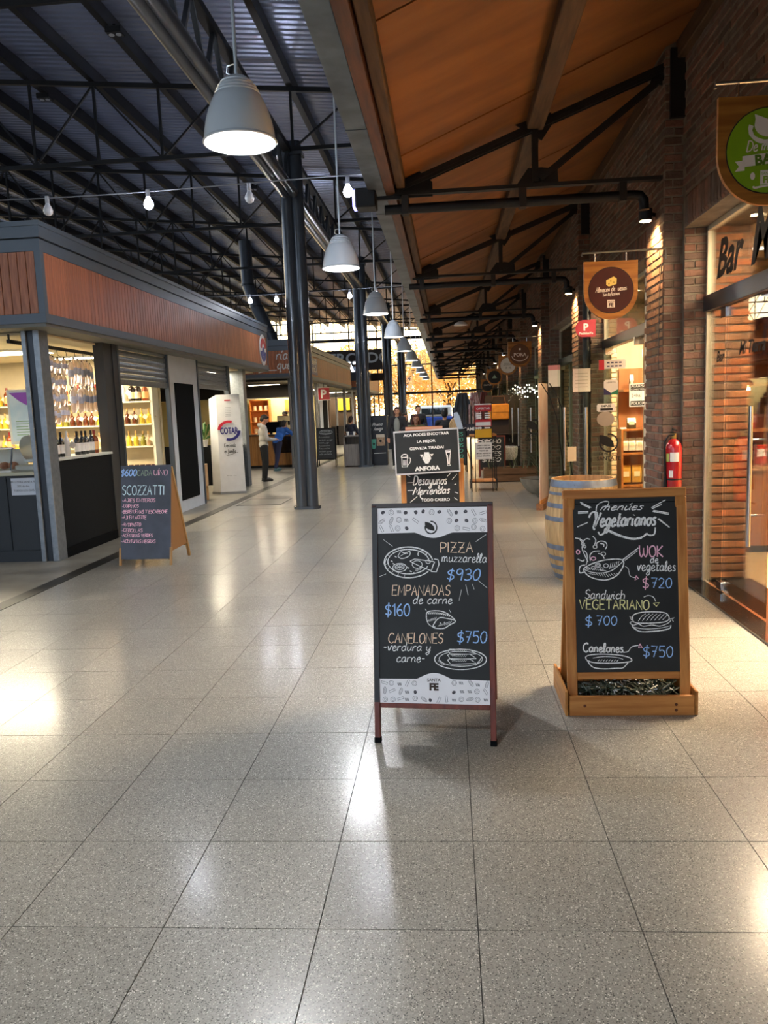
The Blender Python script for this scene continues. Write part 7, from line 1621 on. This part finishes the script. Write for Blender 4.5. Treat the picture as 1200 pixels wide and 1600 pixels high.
    if cap:
        c = B(); c.ell(hp(0, .01, .075), (.092, .1, .08), 16, 10, Rh); c.ell(hp(0, -.10, .07), (.06, .055, .01), 12, 6, Rh); c.build('cap', mat('cap_' + cap[1:], cap, .7), t, smooth=True)
    # upper garment
    c = B()
    for p, r_ in zip(tor, ((.168, .125, .13), (.155, .12, .15), (.178, .128, .16), (.155, .098, .10))): c.ell(p, r_, 16, 10)
    for sd in 'LR': limb(c, [P['neck'] - Vector((0, 0, .06)), P['sh' + sd], P['el' + sd], P['wa' + sd]], [.075, .07, .058, .042])
    if coat: 
        lo = P['pel'] - Vector((0, 0, .28)) if base is STAND else P['pel'] - Vector((0, .02, .05)); c.cyl(P['pel'] + Vector((0, 0, .05)), lo, .16, .19, n=16)
    if hood: c.ell(P['neck'] + Vector((0, .07, .0)), (.10, .07, .07), 12, 8)
    o = c.build('top', mat('cloth_' + top[1:], top, .85, scale=5), t, smooth=True); remesh(o, .014, 4)
    # trousers
    c = B(); c.ell(P['pel'] - Vector((0, 0, .02)), (.158, .118, .12), 14, 10)
    for sd in 'LR': limb(c, [P['pel'] - Vector((0, 0, .03)), P['hip' + sd], P['kn' + sd], P['an' + sd] + Vector((0, 0, .02))], [.10, .098, .070, .055])
    o = c.build('trousers', mat('cloth_' + legs[1:], legs, .85, scale=5), t, smooth=True); remesh(o, .014, 4)
    for sd in 'LR':
        c = B(); f0 = P['an' + sd]; c.ell(f0 + Vector((0, -.07, -.035)), (.052, .135, .042), 14, 8); c.ell(f0 + Vector((0, .0, -.01)), (.048, .06, .05), 12, 8); c.box(f0.x - .045, f0.x + .045, f0.y - .19, f0.y + .06, f0.z - .079, f0.z - .055)
        c.build('shoe', mat('shoe_' + shoes[1:], shoes, .6), t, smooth=True)
    return t
person('young person in pale grey hooded sweatshirt and black trousers at the first kiosk end', (-4.50, 18.7, 0), 2.0, dict(waL=(.05, -.28, 1.08), waR=(-.05, -.28, 1.08), elL=(.22, -.05, 1.10), elR=(-.22, -.05, 1.10), head=(0, -.05, 1.59)), s=.94, top='#b0aca6', legs='#131316', hair='#15100e', hood=True, hd=(0, .5))
person('child in bright blue top and navy trousers leaning on the coffee counter', (-4.95, 22.4, 0), PI - .5, dict(pel=(0, .05, .92), chest=(0, -.15, 1.18), neck=(0, -.25, 1.32), head=(0, -.33, 1.43), shL=(.17, -.22, 1.28), shR=(-.17, -.22, 1.28), elL=(.24, -.42, 1.12), elR=(-.24, -.42, 1.12), waL=(.12, -.62, 1.12), waR=(-.12, -.62, 1.12), anR=(-.2, .42, .08), knR=(-.15, .22, .48), hipL=(.09, .05, .87), hipR=(-.09, .05, .87)), s=.92, top='#2860b4', legs='#1c1e3c', hair='#1a120e', shoes='#4a6a70')
person('barista in black cap and white shirt behind the coffee counter', (-5.15, 24.5, 0), .1, dict(waL=(.12, -.25, 1.1), waR=(-.12, -.25, 1.1)), s=.98, top='#c8c4bc', legs='#18181a', hair='#1a120e', cap='#201c1c')
person('woman in open black coat over grey sweater walking towards the camera in mid aisle', (-1.40, 21.6, 0), -.1, dict(anL=(.09, .22, .12), knL=(.10, .02, .50), anR=(-.09, -.16, .08), knR=(-.10, -.12, .49), waL=(.12, -.20, 1.05)), s=.98, top='#26262a', legs='#141416', hair='#3a2018', coat=True, longhair=True, shoes='#c8c4bc')
t = bpy.data.objects['person.003'] if 'person.003' in bpy.data.objects else None
if t:
    b = B(); b.ell((0, -.115, 1.22), (.085, .04, .22), 14, 10); b.ell((0, -.115, .98), (.08, .035, .12), 12, 8); b.build('sweater_front', mat('sweater_grey', '#8a8c86', .85), t, smooth=True)
person('dark haired man in black jacket standing behind the seated group', (-.93, 24.6, 0), .3, dict(waL=(.1, -.3, 1.0), waR=(-.1, -.3, 1.0)), s=1.0, top='#1a1a1e', legs='#20222a', hair='#120e0c')
person('auburn haired woman in olive coat sitting behind the beer board', (-.92, 22.3, 0), .1, None, SIT, 1.13, '#5c5a34', '#2a2a30', '#5c2a1c', longhair=True)
person('person in black seen from behind, sitting right of the seated group', (-.10, 24.0, 0), PI, None, SIT, 1.22, '#121216', '#1c1c22', '#0e0b0a')
person('person in dark coat sitting beyond the grey-sweater woman', (-1.55, 27.2, 0), .8, None, SIT, 1.15, '#3a3434', '#202024', '#2a1c16', longhair=True)
person('person in dark navy jacket sitting with back turned behind the bin cabinet', (-3.75, 29.8, 0), 2.6, None, SIT, 1.1, '#262a3c', '#2a3a60', '#2a1a14')
person('person in tan jacket sitting at the cafe table beside the second column', (-3.2, 29.9, 0), PI * .9, None, SIT, 1.06, '#a0622c', '#2a3a70', '#1c1210')
person('pink haired shopkeeper in a dark top behind the white totem', (-5.35, 15.7, 0), -.6, dict(waL=(.05, -.26, 1.1), waR=(-.1, -.26, 1.05)), s=.97, top='#2a2224', legs='#18181a', hair='#c45a80', longhair=True)
